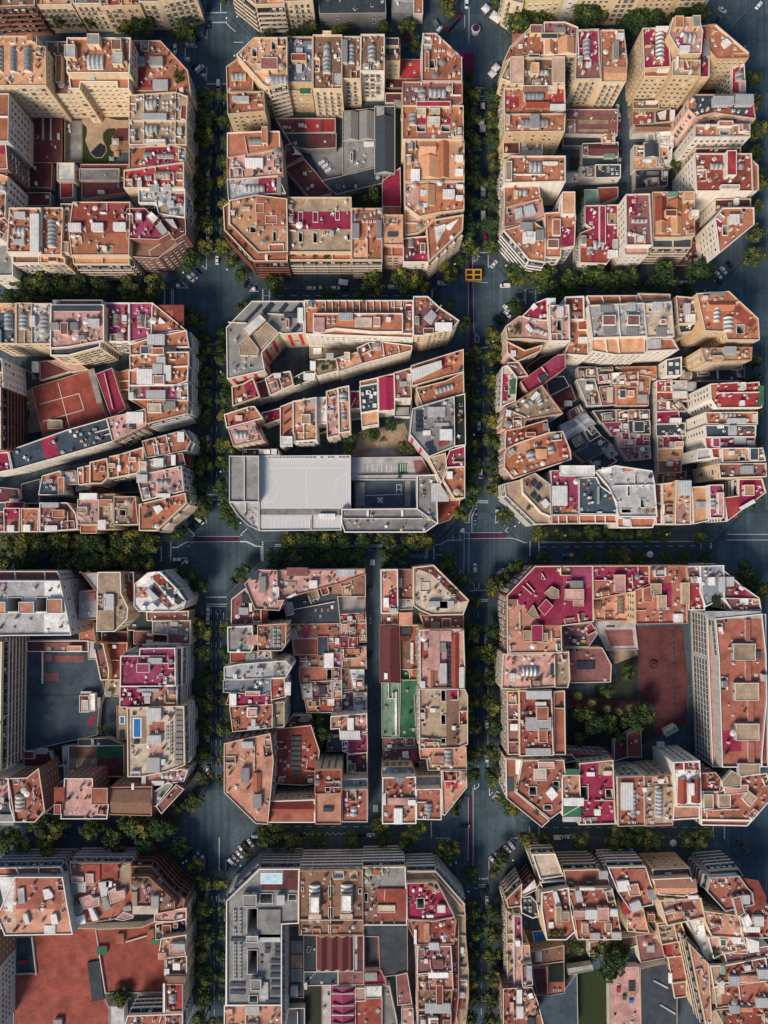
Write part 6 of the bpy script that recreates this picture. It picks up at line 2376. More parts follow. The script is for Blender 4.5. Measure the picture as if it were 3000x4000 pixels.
b v c 18 C|1565,470 1605,465 1605,600 1625,820 1625,1000 1600,1230 1560,1230|narrow avenue terraces with white huts and awnings
k 1570,670 1595,710 w 1.5
k 1555,960 1600,1000 l 1.5
l 1565,600 1605,600
l 1565,805 1610,805
p 1570,615 1605,765 v
p 1565,1010 1605,1080 R
b k w 8 N|562,605 640,605 640,830 562,920|dark slate strip roof beside the wine sawtooth sheds
b d w 9 N|645,605 878,602 880,822 645,825|wine red sawtooth sheds in four folds
r 645,605 708,822 d 2.5
r 710,605 775,822 d 2.5
r 778,605 843,822 d 2.5
r 845,605 880,822 d 1.5
b l w 9 N|882,605 945,605 945,835 885,835|narrow slatted pale strip beside the wine sheds
p 905,610 942,830 d
b s w 8 N|562,840 780,838 780,920 562,925|dark slate flat roof under the wine sawtooth sheds
k 562,895 585,940 w 2
k 600,870 606,880 w .4
b q w 8 N|782,838 945,838 945,918 782,920|dusky red flat roof under the wine sawtooth sheds
b k w 7 N|950,535 1225,535 1228,845 1085,865 1055,830 1048,605 950,605|wide charcoal yard roof wrapping a dark courtyard
p 1060,550 1220,640 k
b R w 4 N|952,610 1048,610 1050,830 955,830|sunken dark court with rust red rims
p 960,618 1035,795 k
b m w 7 N|948,835 1060,830 1088,915 950,920|crimson flat roof around a grey hut
k 952,832 1035,885 g 2
b M w 8 N|735,930 890,928 892,1230 735,1230|magenta vaulted shed with five white rooflight bars
r 737,932 889,1228 M 2.5
k 738,958 885,965 w 2.7
k 738,1035 885,1042 w 2.7
k 738,1095 885,1102 w 2.7
k 738,1155 885,1162 w 2.7
b R w 7 N|895,1010 1062,1005 1062,1230 895,1230|rust red gravel roof beside the magenta vaulted shed
b w w 8 N|955,935 1060,932 1060,1005 958,1008|bright white square roof beside the magenta shed
b v w 8 N|895,945 955,945 955,1022 895,1025|small ochre corrugated roof beside the white square
b l g 4 N|678,930 733,930 733,1230 678,1230|pale concrete strip beside the magenta shed
b k g 6 N|470,545 530,545 530,600 555,605 555,1000 470,1000|grey low courtyard roofs beside the modern grey building
p 475,640 550,720 g
p 475,730 550,815 v
p 475,820 550,905 g
k 475,920 525,985 l 2
b g w 5 N|1065,930 1110,930 1160,1160 1160,1230 1068,1230|grey metal wedge roof in the magenta shed block
b q w 8 N|1160,865 1225,850 1255,1040 1170,1050|dark red tiled lean-to beside the pink wall
b p w 8 N|1195,1080 1262,1075 1268,1230 1200,1230|pink lower terrace with white table at the bottom edge
k 1238,1090 1255,1115 w 1
b k w 5 N|440,1080 560,1075 560,1230 440,1230|brown low courts beside the garden strip at the bottom
l 520,1090 520,1230
G garden_floor e 0.2|560,930 675,930 675,1230 560,1230
T 1920 3270 1.536 blue pool block
b t c 20 Z|90,370 180,280 175,410 100,420|rust corner roof piece between slatted grey balconies
b w b 20 Z|180,330 255,255 270,310 180,355|white angular roof fold on the corner
b k w 18 W|175,360 230,350 270,390 280,470 245,480 180,450|small dark roof carrying rows of white air units
a 185,365 245,450
b M w 18 C|135,470 178,470 180,560 185,640 180,895 135,895|long magenta and salmon spine roof down the left flank
p 135,650 180,895 p
b v c 15 C|88,440 132,470 132,860 100,870|narrow planted terraces with white walls on the left flank
l 90,575 132,575
l 90,630 132,630
p 90,640 130,690 p
g 95,690 125,730
b o c 18 W|182,650 225,645 230,745 190,740|small orange roof beside the salmon spine
b q c 20 W|180,760 235,750 245,880 185,890|small maroon roof with white corner hut
k 205,760 240,850 l 1.5
b t b 20 W|70,905 240,895 280,1000 310,1140 70,1140|terracotta roofs with white sheds at the bottom left corner
k 145,900 180,985 w 2
k 145,1000 188,1075 w 2
k 105,975 130,1045 c 2
p 190,985 265,1070 o
k 215,1075 260,1140 k 1
b t c 24 Z|300,330 460,300 470,420 500,560 445,610 330,610 300,430|terracotta roof with tall angled stair wall and planted terrace
k 375,395 410,500 v 3.5
q k 360,320 385,310 415,400 380,410 w 2
k 415,430 460,490 v 2.5
g 340,550 440,600
k 342,505 370,540 w 1
m 20 c|240,100 380,95 430,230 290,250
m 20.5 k|285,265 440,255 450,290 310,320
l 275,290 310,250
b t c 24 Z|455,310 720,305 745,410 775,580 775,610 515,610 490,430|maroon terracotta roof with pink cubes and white glasshouse
q k 495,310 530,305 545,375 505,382 l 2
k 485,425 558,478 p 2.5
k 625,405 695,490 p 3
k 555,420 625,480 w 2.5
k 700,420 750,465 w 2
k 675,505 715,560 v 2
k 535,505 575,570 v 2
p 495,480 535,555 r
k 585,565 645,605 l 1.5
k 715,560 775,600 l 1.5
m 21 t|430,195 640,190 700,250 710,290 450,305
k 455,265 490,290 n 1.5
k 565,262 605,290 n 1.5
k 520,290 615,310 w 2
k 640,195 695,245 l 1.5
b t w 22 Z|700,180 920,175 960,300 965,400 830,430 760,330|terracotta roofs with orange parasol and white hut
q k 742,255 815,245 830,310 755,320 w 2
q k 805,280 870,265 890,340 820,345 o 2
k 815,185 920,260 t 1
q k 815,390 880,365 900,420 835,440 l 2
k 880,312 900,338 y 1.5
q k 925,310 985,300 985,370 940,375 g 1.5
p 785,380 835,460 r
b o o 16 W|810,440 905,425 940,570 815,560|orange roof with a small square box and white walls
k 840,470 885,515 o 1.5
b k c 10 W|905,410 990,395 1000,500 975,565 945,530|dark planted court with a small hut
k 925,445 970,495 t 2.5
b t o 24 W|965,250 1190,240 1230,320 1150,350 1000,340|large orange tiled roof with red rear terrace and white chimneys
r 975,250 1225,340 o 2
m 20 q|960,190 1185,180 1200,240 970,245
k 1035,205 1075,235 l 1.5
b o o 24 W|1005,375 1250,360 1275,475 1050,525|orange tiled twin roof with dark red middle
q p 1090,400 1200,385 1230,430 1110,450 d
k 1170,340 1235,365 w 1.5
k 1030,355 1090,390 c 2
b v o 14 W|990,510 1130,500 1170,610 1015,640|plain orange brown roof stepping down to the lane yards
b t g 25 Z|1305,240 1480,230 1530,300 1560,330 1570,400 1400,440 1290,320|rust brown corner roof with ridge block and grey canopy
q k 1430,350 1480,335 1505,440 1460,465 t 2.5
k 1485,335 1540,392 l 2
q p 1480,240 1600,260 1650,360 1640,430 1540,440 1545,330 R
m 21 R|1300,200 1480,185 1510,230 1310,245
b o c 24 W|1270,440 1480,470 1510,600 1320,590 1280,500|ochre flat roof beside tall white bays
b t w 24 W|1480,440 1660,410 1660,600 1500,600|terracotta roof crowded with white stair boxes
q k 1485,470 1520,440 1550,500 1510,540 w 3
k 1560,460 1620,520 w 2.5
k 1500,525 1600,560 w 2
q k 1520,590 1590,610 1590,670 1530,680 w 2.5
p 1550,560 1655,600 R
b p w 22 W|1300,600 1400,590 1510,610 1530,690 1390,690 1330,720|white and pink terraces with green box and plants
k 1360,598 1400,640 n 2
k 1435,590 1485,630 w 2
g 1320,655 1370,700
b q w 23 W|1395,695 1660,650 1660,720 1410,755|long maroon roof strip with white parapet below the white boxes
b t c 24 Z|1310,770 1400,765 1640,720 1660,860 1390,870 1330,900|maroon roof with grey hut and green awning
k 1415,820 1480,880 l 2
k 1480,820 1600,860 o 1.5
k 1585,780 1660,840 l 2
k 1365,760 1395,815 G 1.5
p 1315,780 1365,880 v
b t c 24 Z|1335,900 1400,890 1660,860 1660,1000 1400,1010 1350,1020|long terracotta roof with twin grey huts at the right edge
k 1575,950 1650,1010 l 2
k 1415,995 1480,1045 l 2
k 1355,880 1390,930 c 1.5
p 1320,900 1380,1000 v
b R c 24 Z|1340,1030 1660,1005 1660,1140 1400,1140|maroon roof strip with green box at the bottom right corner
k 1480,1010 1560,1040 o 1.5
k 1375,1060 1395,1100 n 1.5
p 1325,1040 1385,1130 v
b q w 8 N|870,590 1000,575 1035,720 895,745|dark maroon hall roof with small white square skylight
k 930,645 975,685 l 1
b t w 6 N|1000,650 1170,620 1180,700 1060,720|red yard terraces beside the dark maroon hall
p 1035,645 1080,720 r
p 1125,620 1170,690 G
b t w 6 N|1060,720 1165,710 1165,950 1100,960|low red terraces at the foot of stepped balconies
k 1060,810 1080,870 w 1
l 1080,870 1160,860
b b w 7 N|590,630 870,595 880,640 760,690 590,710|long brown sloped roof over the courtyard trees
b p w 5 N|705,785 880,780 895,1140 710,1140|pink playground roof with dark mat and red toys
k 822,860 862,922 k .3
k 750,895 770,925 r 1
k 785,945 805,970 n 1
k 825,970 850,990 u .8
b k w 5 N|895,790 1050,755 1110,950 1110,1140 900,1140|dark green grey yard roof with thin pipes
q k 965,860 975,855 1060,900 1055,908 l .5
q k 1005,1005 1015,1000 1105,1055 1100,1062 l .5
b t c 8 N|245,770 430,740 435,930 340,945 275,945|L shaped garden pavilion with sunken court and white units
k 345,760 430,865 e .5
p 250,790 325,935 d
a 360,900 420,925
l 330,770 335,935
b b c 9 N|230,690 430,650 430,740 245,765|brown garden pavilion with grid of square openings
k 260,680 300,740 l 1
b s w 5 N|270,950 435,920 510,820 515,1140 320,1140|dark blue courtyard roof beside the lawn
G pool_terrace b 0.3|200,555 450,600 470,690 430,720 220,680
U2 248,570 325,562 335,620 260,635
G lawn n 0.2|515,800 690,790 690,1140 520,1140
G garden_floor e 0.25|440,625 590,630 600,780 510,800 450,720
b l w 5 N|460,790 600,770 605,795 465,820|pale low wall roof at the lawn's head
b w c 20 W|1175,500 1265,490 1310,730 1290,740 1190,540|white windowed slab wing leaning over the yard
b o c 24 Z|1185,640 1300,760 1320,1140 1290,1140|slim roof edge above stepped cream balconies
T 0 0 1.106 northern top street row
b b b 26 Z|-60,-60 150,-60 150,25 0,30 -60,35|striped balcony corner building at the top left edge
b o c 24 C|152,-60 305,-60 312,25 160,27|orange roofed building with pink and green shutters
b b c 24 C|308,-60 430,-60 435,20 320,20|pale building with brown wall beside the pink shutters
b t c 24 C|432,-60 520,-60 525,25 440,30|terracotta roofed white building in the top row
b t o 24 C|522,-60 600,-60 605,25 530,28|terracotta roofed tan building with white balconies
b k c 24 C|602,-60 840,-60 845,-20 680,12 605,12|cream corner building above the diagonal top crossing
b o c 24 Z|1000,-60 1220,-60 1228,22 1105,25 1050,-20|rounded corner block wrapped in cream balcony bands
b t c 24 C|1228,-60 1345,-60 1350,5 1230,10|narrow cream building with dark balconies at the top
b k g 10 N|1378,-60 1660,-60 1665,55 1382,58|large flat dark grey hall roof at the top edge
T 1500 0 1.106 northern top street row
b g g 8 N|40,-60 130,-60 128,55 36,50|pale and dark grey shed roofs beside the flat hall
p 45,-50 125,10 l
b t w 8 N|128,-60 165,-60 165,60 130,60|narrow red patio strip beside a tall white wall
b v c 24 C|520,-60 610,-60 600,20 560,10 530,-10|beige chamfer building by the white market tents
b y y 24 W|612,-60 790,-60 775,-5 610,5|long pale yellow apartment facade at the top edge
b w w 24 W|788,-60 850,-60 840,-8 780,-5|white apartment facade between two yellow ones
b y y 24 W|850,-60 1000,-60 990,-10 845,-8|golden yellow apartment facade in the top row
b v c 24 W|1000,-60 1120,-60 1110,-14 995,-10|cream apartment facade in the top row
b y o 24 W|1120,-60 1290,-60 1280,-20 1115,-14|ochre apartment facade behind the top street trees
b w c 24 W|1290,-60 1440,-60 1400,-24 1285,-20|pale corner building at the end of the top row
'''
# ------------------------------------------------------------------ setting: ground, pavements, lanes, paint
def sheet(name, pts, z, m, kind='structure', native=True):
    p = ccw([tuple(W(u, v, 0)[:2]) for u, v in pts]) if native else ccw(pts)
    b = MB()
    for t in tess([p]): b.face([(q[0], q[1], z) for q in t])
    return tag(b.build(name, [m]), kind=kind)
ASPH = mat('asphalt', (.036, .063, .086), 'asphalt', .9)
PAVE = mat('pavement_slabs', (.050, .072, .090), 'asphalt', .9)
KERB = mat('kerb_stone', (.12, .15, .17), 'plain')
b = MB(); b.face(((-2500,-2500,0),(2500,-2500,0),(2500,2500,0),(-2500,2500,0))); tag(b.build('ground', [ASPH]), kind='structure')
XS = [(-700, 806), (885, 1829), (1906, 2915), (2992, 4300)]
YS = [(-1000, 178), (236, 1129), (1200, 2114), (2193, 3207), (3270, 5000)]
for ci, (x0, x1) in enumerate(XS):
    for ri, (y0, y1) in enumerate(YS):
        c = 132
        pts = [(x0+c,y0),(x1-c,y0),(x1,y0+c),(x1,y1-c),(x1-c,y1),(x0+c,y1),(x0,y1-c),(x0,y0+c)]
        p = ccw([tuple(W(u, v)[:2]) for u, v in pts]); i = inset(p, .25); b = MB()
        b.prism(p, 0, .13, 1, 1); n = len(i)
        for t in tess([i]): b.face([(q[0], q[1], .137) for q in t], 0)
        tag(b.build('pavement', [PAVE, KERB]), kind='structure')
LANE = mat('lane_asphalt', (.036, .060, .080), 'asphalt', .9)
sheet('lane', [(2416,40),(2446,40),(2446,760),(2416,790)], .15, LANE)                     # narrow lane block
sheet('lane', [(700,1748),(806,1700),(806,1722),(0,1858),(0,1832)], .15, LANE)
sheet('lane', [(885,1608),(1829,1392),(1829,1425),(885,1650)], .15, LANE)
sheet('lane', [(1436,2180),(1483,2180),(1483,3215),(1436,3215)], .15, LANE)
sheet('lane', [(2270,1440),(2305,1440),(2478,1800),(2440,1815)], .15, LANE)
sheet('lane', [(2295,1588),(2540,1588),(2540,1608),(2300,1608)], .155, LANE)
sheet('lane', [(2543,1480),(2565,1480),(2562,1900),(2545,1900)], .152, LANE)

def paint(name, segs, m, w=.16, z=.012):
    b = MB()
    for k, s in enumerate(segs):
        for a, c in zip(s, s[1:]): b.bar(W(*a), W(*c), w, z-.006, z+.0012*(k % 6))
    return tag(b.build(name, [m]), kind='structure')
def tile4(ox, oy, s): return lambda *p: [(ox+p[i]/s, oy+p[i+1]/s) for i in range(0, len(p), 2)]
def dots(name, segs, step=7.4, sz=.6, z=.014):
    b = MB()
    for s in segs:
        (u0, v0), (u1, v1) = s; n = max(1, int(hypot(u1-u0, v1-v0)/step))
        for i in range(n+1):
            p = W(u0+(u1-u0)*i/n, v0+(v1-v0)*i/n); b.box(p.x-sz/2, p.y-sz/2, z-.01, p.x+sz/2, p.y+sz/2, z)
    return tag(b.build(name, [PAINTR]), kind='structure')
c1 = tile4(680,0,3.456); S4 = 4.1475
c2 = tile4(640,900,S4); c3 = tile4(640,1960,S4); c4 = tile4(640,3100,S4)
r1 = tile4(1680,0,S4); r2 = tile4(1660,960,S4); r3 = tile4(1660,1940,S4); r4 = tile4(1660,3060,S4)
nn = tile4(0,0,1); hz = {0: tile4(0,1040,.952), 1: tile4(1000,1040,.952), 2: tile4(2000,1000,.952), 3: tile4(0,2060,.952), 4: tile4(1000,2060,.952), 5: tile4(2000,2040,.952), 6: tile4(0,3160,.952), 7: tile4(1000,3180,.952), 8: tile4(2000,3180,.952)}
for seg in (c1(460,172,700,170), c1(510,303,700,302), c1(455,1133,700,1133), c1(455,1260,700,1260), c1(150,655,150,805), c1(12,610,12,730),
  c2(710,235,900,225), c2(710,350,905,342), c2(125,960,125,1240), c2(12,960,12,1240), c2(1603,940,1603,1130), c2(710,1845,900,1845), c2(710,1965,900,1965),
  c3(115,660,108,970), c3(1600,660,1608,940), c3(705,1545,1010,1545), c3(705,1660,1010,1660),
  r1(745,1422,880,1425), r1(715,1560,880,1562), r2(710,115,1005,108), r2(118,660,115,820), r2(1600,655,1600,880), r2(1632,655,1632,940), r2(735,1688,1090,1630), r2(830,1800,1030,1775),
  r3(870,68,1115,70), r3(143,760,148,1000), r3(45,820,42,970), r3(730,1522,970,1520), r3(890,1668,1020,1668), r4(100,610,105,865), r4(885,1545,1025,1545), r4(880,1643,1025,1643),
  hz[2](45,112,45,165), hz[2](88,120,88,165), hz[2](718,95,718,128), hz[1](50,80,50,128), hz[1](623,75,623,112),
  hz[5](67,62,67,122), hz[5](100,62,100,112), hz[5](740,80,740,95), hz[8](65,50,65,82), hz[8](100,50,100,75), hz[8](748,45,748,82), hz[8](790,45,790,90),
  hz[3](18,95,18,125), hz[3](600,78,600,130), hz[4](22,72,22,122), hz[4](632,72,632,115), nn(812,1932,866,1932), nn(812,1952,866,1952), nn(2700,1140,2720,1140)):
    dots('crosswalk', [seg])
for seg in (c3(540,562,1230,560), c3(470,650,1215,645), r2(700,580,710,1330), r2(780,580,790,1390), r3(635,590,630,1240), r3(715,590,712,1230), r3(640,585,1250,582), r3(640,680,1320,672), r4(703,230,700,1250), r4(778,70,780,1330)):
    dots('bike_lane_edge', [seg], 2.9, .26)
BIKE = mat('bike_lane_red', (.075, .026, .056), 'asphalt', .9)
sheet('bike_lane', c3(470,568,1225,568,1225,645,470,645), .008, BIKE)
sheet('bike_lane', r2(705,240,775,240,790,1650,720,1680), .008, BIKE)
sheet('bike_lane', r3(725,590,1325,590,1325,670,725,670), .008, BIKE)
sheet('bike_lane', r4(700,190,778,190,780,1310,700,1310), .008, BIKE)
sheet('hatched_corner', r3(560,585,640,585,640,508,600,515,570,545), .010, PAINTR)
solid = [c1(455,1282,690,1290), c1(630,0,630,160), c1(450,400,440,530,340,430), c1(240,540,310,640,160,635), c1(440,905,440,1090,345,990), c1(805,570,935,572), c1(700,310,830,430),
  c2(155,955,155,1250), c2(690,420,690,635,615,570), c2(195,935,395,930,295,835), c2(190,1260,390,1255), c2(1535,985,1380,985,1480,890), c2(700,1993,860,1993), c2(920,0,920,205), c2(540,0,540,280),
  c3(1573,740,1573,935), c3(700,1690,1010,1695), c3(135,745,215,745,375,655,465,655), c3(135,735,210,735,370,645), c3(1230,640,1340,640,1500,715,1575,715), c3(1230,650,1335,652,1495,728,1575,728), c3(140,910,380,910,285,1005), c3(385,425,500,545,450,565), c3(1350,435,1240,540,1275,550), c3(690,200,690,350), c3(620,255,688,322), c3(470,660,400,745),
  c4(660,1060,660,1290), c4(1003,1070,1003,1230), c4(115,705,360,708,360,775), c4(893,1640,893,2074), c4(980,1700,980,2074), c4(700,1550,815,1550),
  r1(690,1628,880,1630), r1(560,0,560,450), r1(630,0,630,700), r2(850,1828,1050,1805), r2(1025,140,1025,355,1100,290), r2(155,635,385,632,340,580), r2(770,140,775,380), r2(795,140,858,140,858,215,795,260,795,140), r2(815,1415,875,1480,875,1560,815,1560,815,1415), r2(695,570,1020,600),
  r3(830,98,1125,103), r3(890,1698,1045,1692), r3(825,100,825,180,760,325,760,570), r3(780,120,780,170,715,320,715,420,640,420), r3(1135,100,1145,435,1190,400), r3(1415,435,1295,550,1355,580), r3(170,775,245,775,375,705,610,705), r3(1325,670,1440,675,1610,745,1660,745), r3(180,940,270,942), r3(325,940,405,940,380,965), r3(712,1230,715,1310,800,1440,800,1495,875,1495,875,1400), r3(455,620,455,700), r3(570,620,570,700), r3(560,1230,600,1195,635,1250),
  r4(865,1678,975,1678), r4(1040,50,1045,205,1130,100), r4(160,888,405,888,290,985), r4(1385,890,1590,885,1490,990,1385,890), r4(1035,1240,1040,1440,1015,1540), r4(805,20,805,105,870,50,870,0), r4(805,1695,860,1700), r4(805,1360,870,1440),
  hz[4](70,64,600,66), hz[4](70,70,600,72), hz[5](108,71,700,66), hz[5](108,76,700,71), hz[5](800,45,952,45), hz[5](800,66,952,66), hz[5](703,78,703,100), nn(885,2920,885,3080), nn(1906,2660,1906,3040)]
for s in solid: paint('road_line', [s], PAINTR, .26)
paint('road_line', [c4(897,710,897,1250)], PAINTR, .42)
def dashes(p, q, n, fill=.5):
    return [((p[0]+(q[0]-p[0])*i/n, p[1]+(q[1]-p[1])*i/n), (p[0]+(q[0]-p[0])*(i+fill)/n, p[1]+(q[1]-p[1])*(i+fill)/n)) for i in range(n)]
for p, q, n in (((826,375),(826,640),9),((844,375),(844,1000),16),((862,375),(862,1000),16),((826,2380),(826,3060),16),((844,2380),(844,3060),16),((861,2380),(861,3060),16),((826,1400),(826,1930),12),((846,1400),(846,1930),12),
                ((1040,2149),(1660,2149),14),((2110,2137),(2740,2132),14),((1060,3229),(1470,3229),9),((2120,3232),(2790,3232),16),((60,3230),(400,3230),7),((1030,1155),(1640,1155),12),((40,2200),(560,2200),10),((1888,1430),(1888,1900),10),((1868,2340),(1868,3040),14),((1880,3480),(1880,3990),10),((837,3520),(837,3990),10),((2020,1140),(2740,1140),16)):
    paint('lane_dashes', dashes(p, q, n), PAINTR, .15)
# parking hatches on the side of the lower cross street and the alley mouth
paint('parking_marks', [nn(1090+i*12,3252,1097+i*12,3268) for i in range(6)] + [nn(1180+i*22,3262,1190+i*22,3252,1202+i*22,3262)[:3] for i in range(8)], PAINTR, .16)
paint('parking_marks', [nn(1600+i*9,2165,1606+i*9,2180) for i in range(7)], PAINTR, .2)
paint('crosswalk', [nn(1447+i*5,2186,1447+i*5,2208) for i in range(4)], PAINTR, .35, .17)
paint('crosswalk', [nn(1459+i*5,3145,1459+i*5,3172) for i in range(4)], PAINTR, .35, .17)
paint('crosswalk', [nn(308+i*7,3230,308+i*7,3250) for i in range(3)], PAINTR, .45)
def arrow(u, v, kind='road_arrow'):
    p = W(u, v); b = MB()
    b.box(p.x-.09, p.y-1.6, .004, p.x+.09, p.y+.6, .013); b.face(((p.x-.4,p.y+.6,.013),(p.x+.4,p.y+.6,.013),(p.x,p.y+1.7,.013)))
    tag(b.build(kind, [PAINTR]), kind='structure')
for u, v in ((853,405),(874,408),(850,2405),(873,2405),(828,3512),(846,3512)): arrow(u, v)
def road_text(s, u, v, size):
    cu = bpy.data.curves.new('road_lettering', 'FONT'); cu.body = s; cu.size = size; cu.align_x = 'CENTER'; cu.align_y = 'CENTER'; cu.extrude = .002
    cu.materials.append(PAINTR); o = OBJ('road_lettering', cu); C.objects.link(o); o.location = W(u, v, .012); tag(o, kind='structure'); return o
road_text('TAXI', 873, 923, 2.1); road_text('BUS', 867, 3519, 2.2); road_text('BUS', 866, 2955, 1.8); road_text('BUS', 866, 3720, 2.0); road_text('BUS', 866, 3900, 2.0)
# worn pale patches in the middle of the crossings
WORN = mat('worn_asphalt', (.056, .086, .108), 'asphalt', .9)
for cx, cy in ((846,206),(846,1165),(846,2153),(846,3238),(1867,206),(1867,1165),(1867,2153),(1867,3238),(2953,1165),(2953,2153)):
    sheet('worn_road', [(cx-40,cy-150),(cx+40,cy-150),(cx+150,cy-38),(cx+150,cy+38),(cx+40,cy+150),(cx-40,cy+150),(cx-150,cy+38),(cx-150,cy-38)], .004, WORN)

# ------------------------------------------------------------------ trees
ORD = 'first second third fourth fifth sixth seventh eighth ninth tenth eleventh twelfth thirteenth fourteenth fifteenth sixteenth'.split()
TN = [0]
def tree(u, v, r, label, group, leaf=None):
    R = random.Random(1000+TN[0]); TN[0] += 1
    rr = r*K; s = rr/3.4*R.uniform(.93, 1.07); zc = 8*s*.9; p = W(u, v, min(9, zc)); i = R.randrange(7)
    t = OBJ('plane_tree', None); C.objects.link(t); t.location = (p.x, p.y, 0.1); t.rotation_euler = (0, 0, R.uniform(0, 6.28)); t.empty_display_size = 1
    s2 = max(s, .75)
    tag(t, label, 'tree', group)
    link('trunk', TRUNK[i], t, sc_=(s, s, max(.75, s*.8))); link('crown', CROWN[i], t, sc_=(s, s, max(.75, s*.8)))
    return t
BLK = {1: ('pool garden', 'car yard', 'narrow lane'), 2: ('red sports court', 'grey school', 'forked lanes'), 3: ('dark schoolyard', 'straight alley', 'purple schoolyard'), 4: ('red gravel yard', 'magenta shed', 'blue pool')}
R = random.Random(5)
for ave, xw, xe, cw in (('left', 792, 883, 0), ('right', 1841, 1926, 1)):
    for ri, (y0, y1) in enumerate(((370, 960), (1385, 1900), (2460, 3040), (3560, 3990))):
        for side, x, blk in (('west', xw, BLK[ri+1][cw]), ('east', xe, BLK[ri+1][cw+1])):
            n = int((y1-y0)/84)
            for i in range(n+1):
                y = y0+(y1-y0)*i/n + R.uniform(-9, 9)
                tree(x+R.uniform(-6, 6), y, R.uniform(30, 39), f"{ORD[i]} street tree down the {blk} block's {('east' if side == 'west' else 'west')} side on the {ave} avenue", 'plane trees along the avenues')
for ri in range(3):
    y0, y1 = ((300, 1000), (1400, 1950), (2420, 3060))[ri]; n = int((y1-y0)/95)
    for i in range(n+1):
        tree(2948+R.uniform(-8, 8), y0+(y1-y0)*i/n, R.uniform(32, 42), f'{ORD[i]} street tree from the top by the {BLK[ri+1][2]} block at the far east avenue', 'plane trees along the avenues')
def rowtrees(f, pts, rad, where):
    for i, (a, c) in enumerate(sorted(pts)):
        u, v = f(a, c)[0]; tree(u, v, rad*R.uniform(.98, 1.26), f'{ORD[i]} tree from the west, {where}', 'plane trees along the cross streets')
n_, s_ = 'north kerb below the {} block', 'south kerb above the {} block'
rowtrees(hz[0], [(75,62),(150,65),(220,72),(290,70),(370,75),(480,72),(572,75)], 36, 'north kerb below the pool garden block')
rowtrees(hz[0], [(30,122),(95,118),(155,122),(490,110),(555,118)], 30, 'south kerb above the red sports court block')
rowtrees(hz[1], [(70,68),(440,62),(555,55),(605,58)], 38, 'north kerb below the car yard block')
rowtrees(hz[1], [(270,108),(385,110)], 24, 'south kerb above the grey school block')
rowtrees(hz[2], [(28,65),(115,85),(230,84),(312,78),(368,90),(415,80),(560,82),(695,62)], 42, 'north kerb below the narrow lane block')
rowtrees(hz[2], [(170,130),(225,138),(490,125),(570,128),(655,126)], 28, 'south kerb above the forked lanes block')
rowtrees(hz[3], [(25,62),(105,65),(160,60),(218,62),(300,65),(345,68),(440,62),(500,60),(555,66)], 38, 'north kerb below the red sports court block')
rowtrees(hz[3], [(25,130),(95,125),(232,118),(290,128),(340,125),(400,122),(470,122),(530,130)], 38, 'south kerb above the dark schoolyard block')
rowtrees(hz[4], [(130,45),(205,44),(255,45),(320,46),(395,44),(478,47),(578,48),(632,45)], 32, 'north kerb below the grey school block')
rowtrees(hz[4], [(75,115),(138,108),(205,103),(270,112),(322,108),(380,108),(490,112),(540,105)], 33, 'south kerb above the straight alley block')
rowtrees(hz[5], [(105,42),(170,45),(238,45),(300,40),(370,45),(425,48),(500,48),(570,50),(700,50)], 24, 'north kerb below the forked lanes block')
rowtrees(hz[5], [(115,132),(290,132),(375,128),(425,128),(480,132),(580,132),(650,128),(725,130)], 24, 'south kerb above the purple schoolyard block')
rowtrees(hz[6], [(150,62),(215,65),(350,75),(480,58),(520,52),(600,66)], 40, 'north kerb below the dark schoolyard block')
rowtrees(hz[6], [(25,118),(75,122),(180,125),(430,118),(550,118)], 36, 'south kerb above the red gravel yard block')
rowtrees(hz[7], [(28,62),(72,55)], 28, 'north kerb below the straight alley block')
rowtrees(hz[7], [(40,98),(68,100),(130,105),(230,100),(355,100),(460,50),(470,95),(560,100),(600,60),(715,132)], 32, 'south kerb above the magenta shed block')
rowtrees(hz[8], [(400,62),(470,58),(720,72)], 26, 'north kerb below the purple schoolyard block')
rowtrees(hz[8], [(60,105),(130,105),(260,100),(380,105),(430,108),(500,105),(540,108),(650,105),(700,105)], 30, 'south kerb above the blue pool block')
rowtrees(nn, [(205,62),(330,66),(490,105),(560,108),(720,118)], 34, 'top street kerb above the pool garden block')
rowtrees(nn, [(1030,140),(1150,132),(1210,112),(1330,118),(1500,112),(1590,100),(1622,165)], 30, 'top street kerb above the car yard block')
rowtrees(nn, [(2030,95),(2105,85),(2280,80),(2330,62),(2450,110),(2500,70),(2560,95),(2660,60),(2720,55)], 42, 'top street kerb above the narrow lane block')
def corner(f, pts, name):
    for i, (a, c, r) in enumerate(pts):
        u, v = f(a, c)[0]; tree(u, v, r/S4*.92, f'{ORD[i]} corner tree of the crossing of the {name}', 'corner trees at the crossings')
corner(c1, [(170,420,150),(330,60,90),(580,1650,70),(690,60,60)], 'left avenue and top street')
corner(c2, [(420,480,180),(950,300,110),(1090,500,130),(1250,680,130),(1240,1260,80),(1340,1210,60),(500,1430,165),(400,1330,90),(640,1700,110),(930,1640,120),(900,1880,110)], 'left avenue under the pool garden block')
corner(c3, [(640,60,150),(600,180,115),(250,500,130),(960,80,110),(1020,230,115),(1130,350,110),(1270,1160,140),(290,1130,120),(560,1330,155),(470,1210,100)], 'left avenue under the red sports court block')
corner(c4, [(500,90,150),(230,250,110),(400,190,100),(90,560,125),(200,900,165),(500,1180,130),(620,1450,145),(900,1450,125),(620,1850,160),(1350,970,95),(1620,600,60)], 'left avenue under the dark schoolyard block')
corner(r1, [(1450,330,160),(100,620,110),(300,80,150),(630,1450,110),(640,1250,90),(1050,60,100)], 'right avenue and top street')
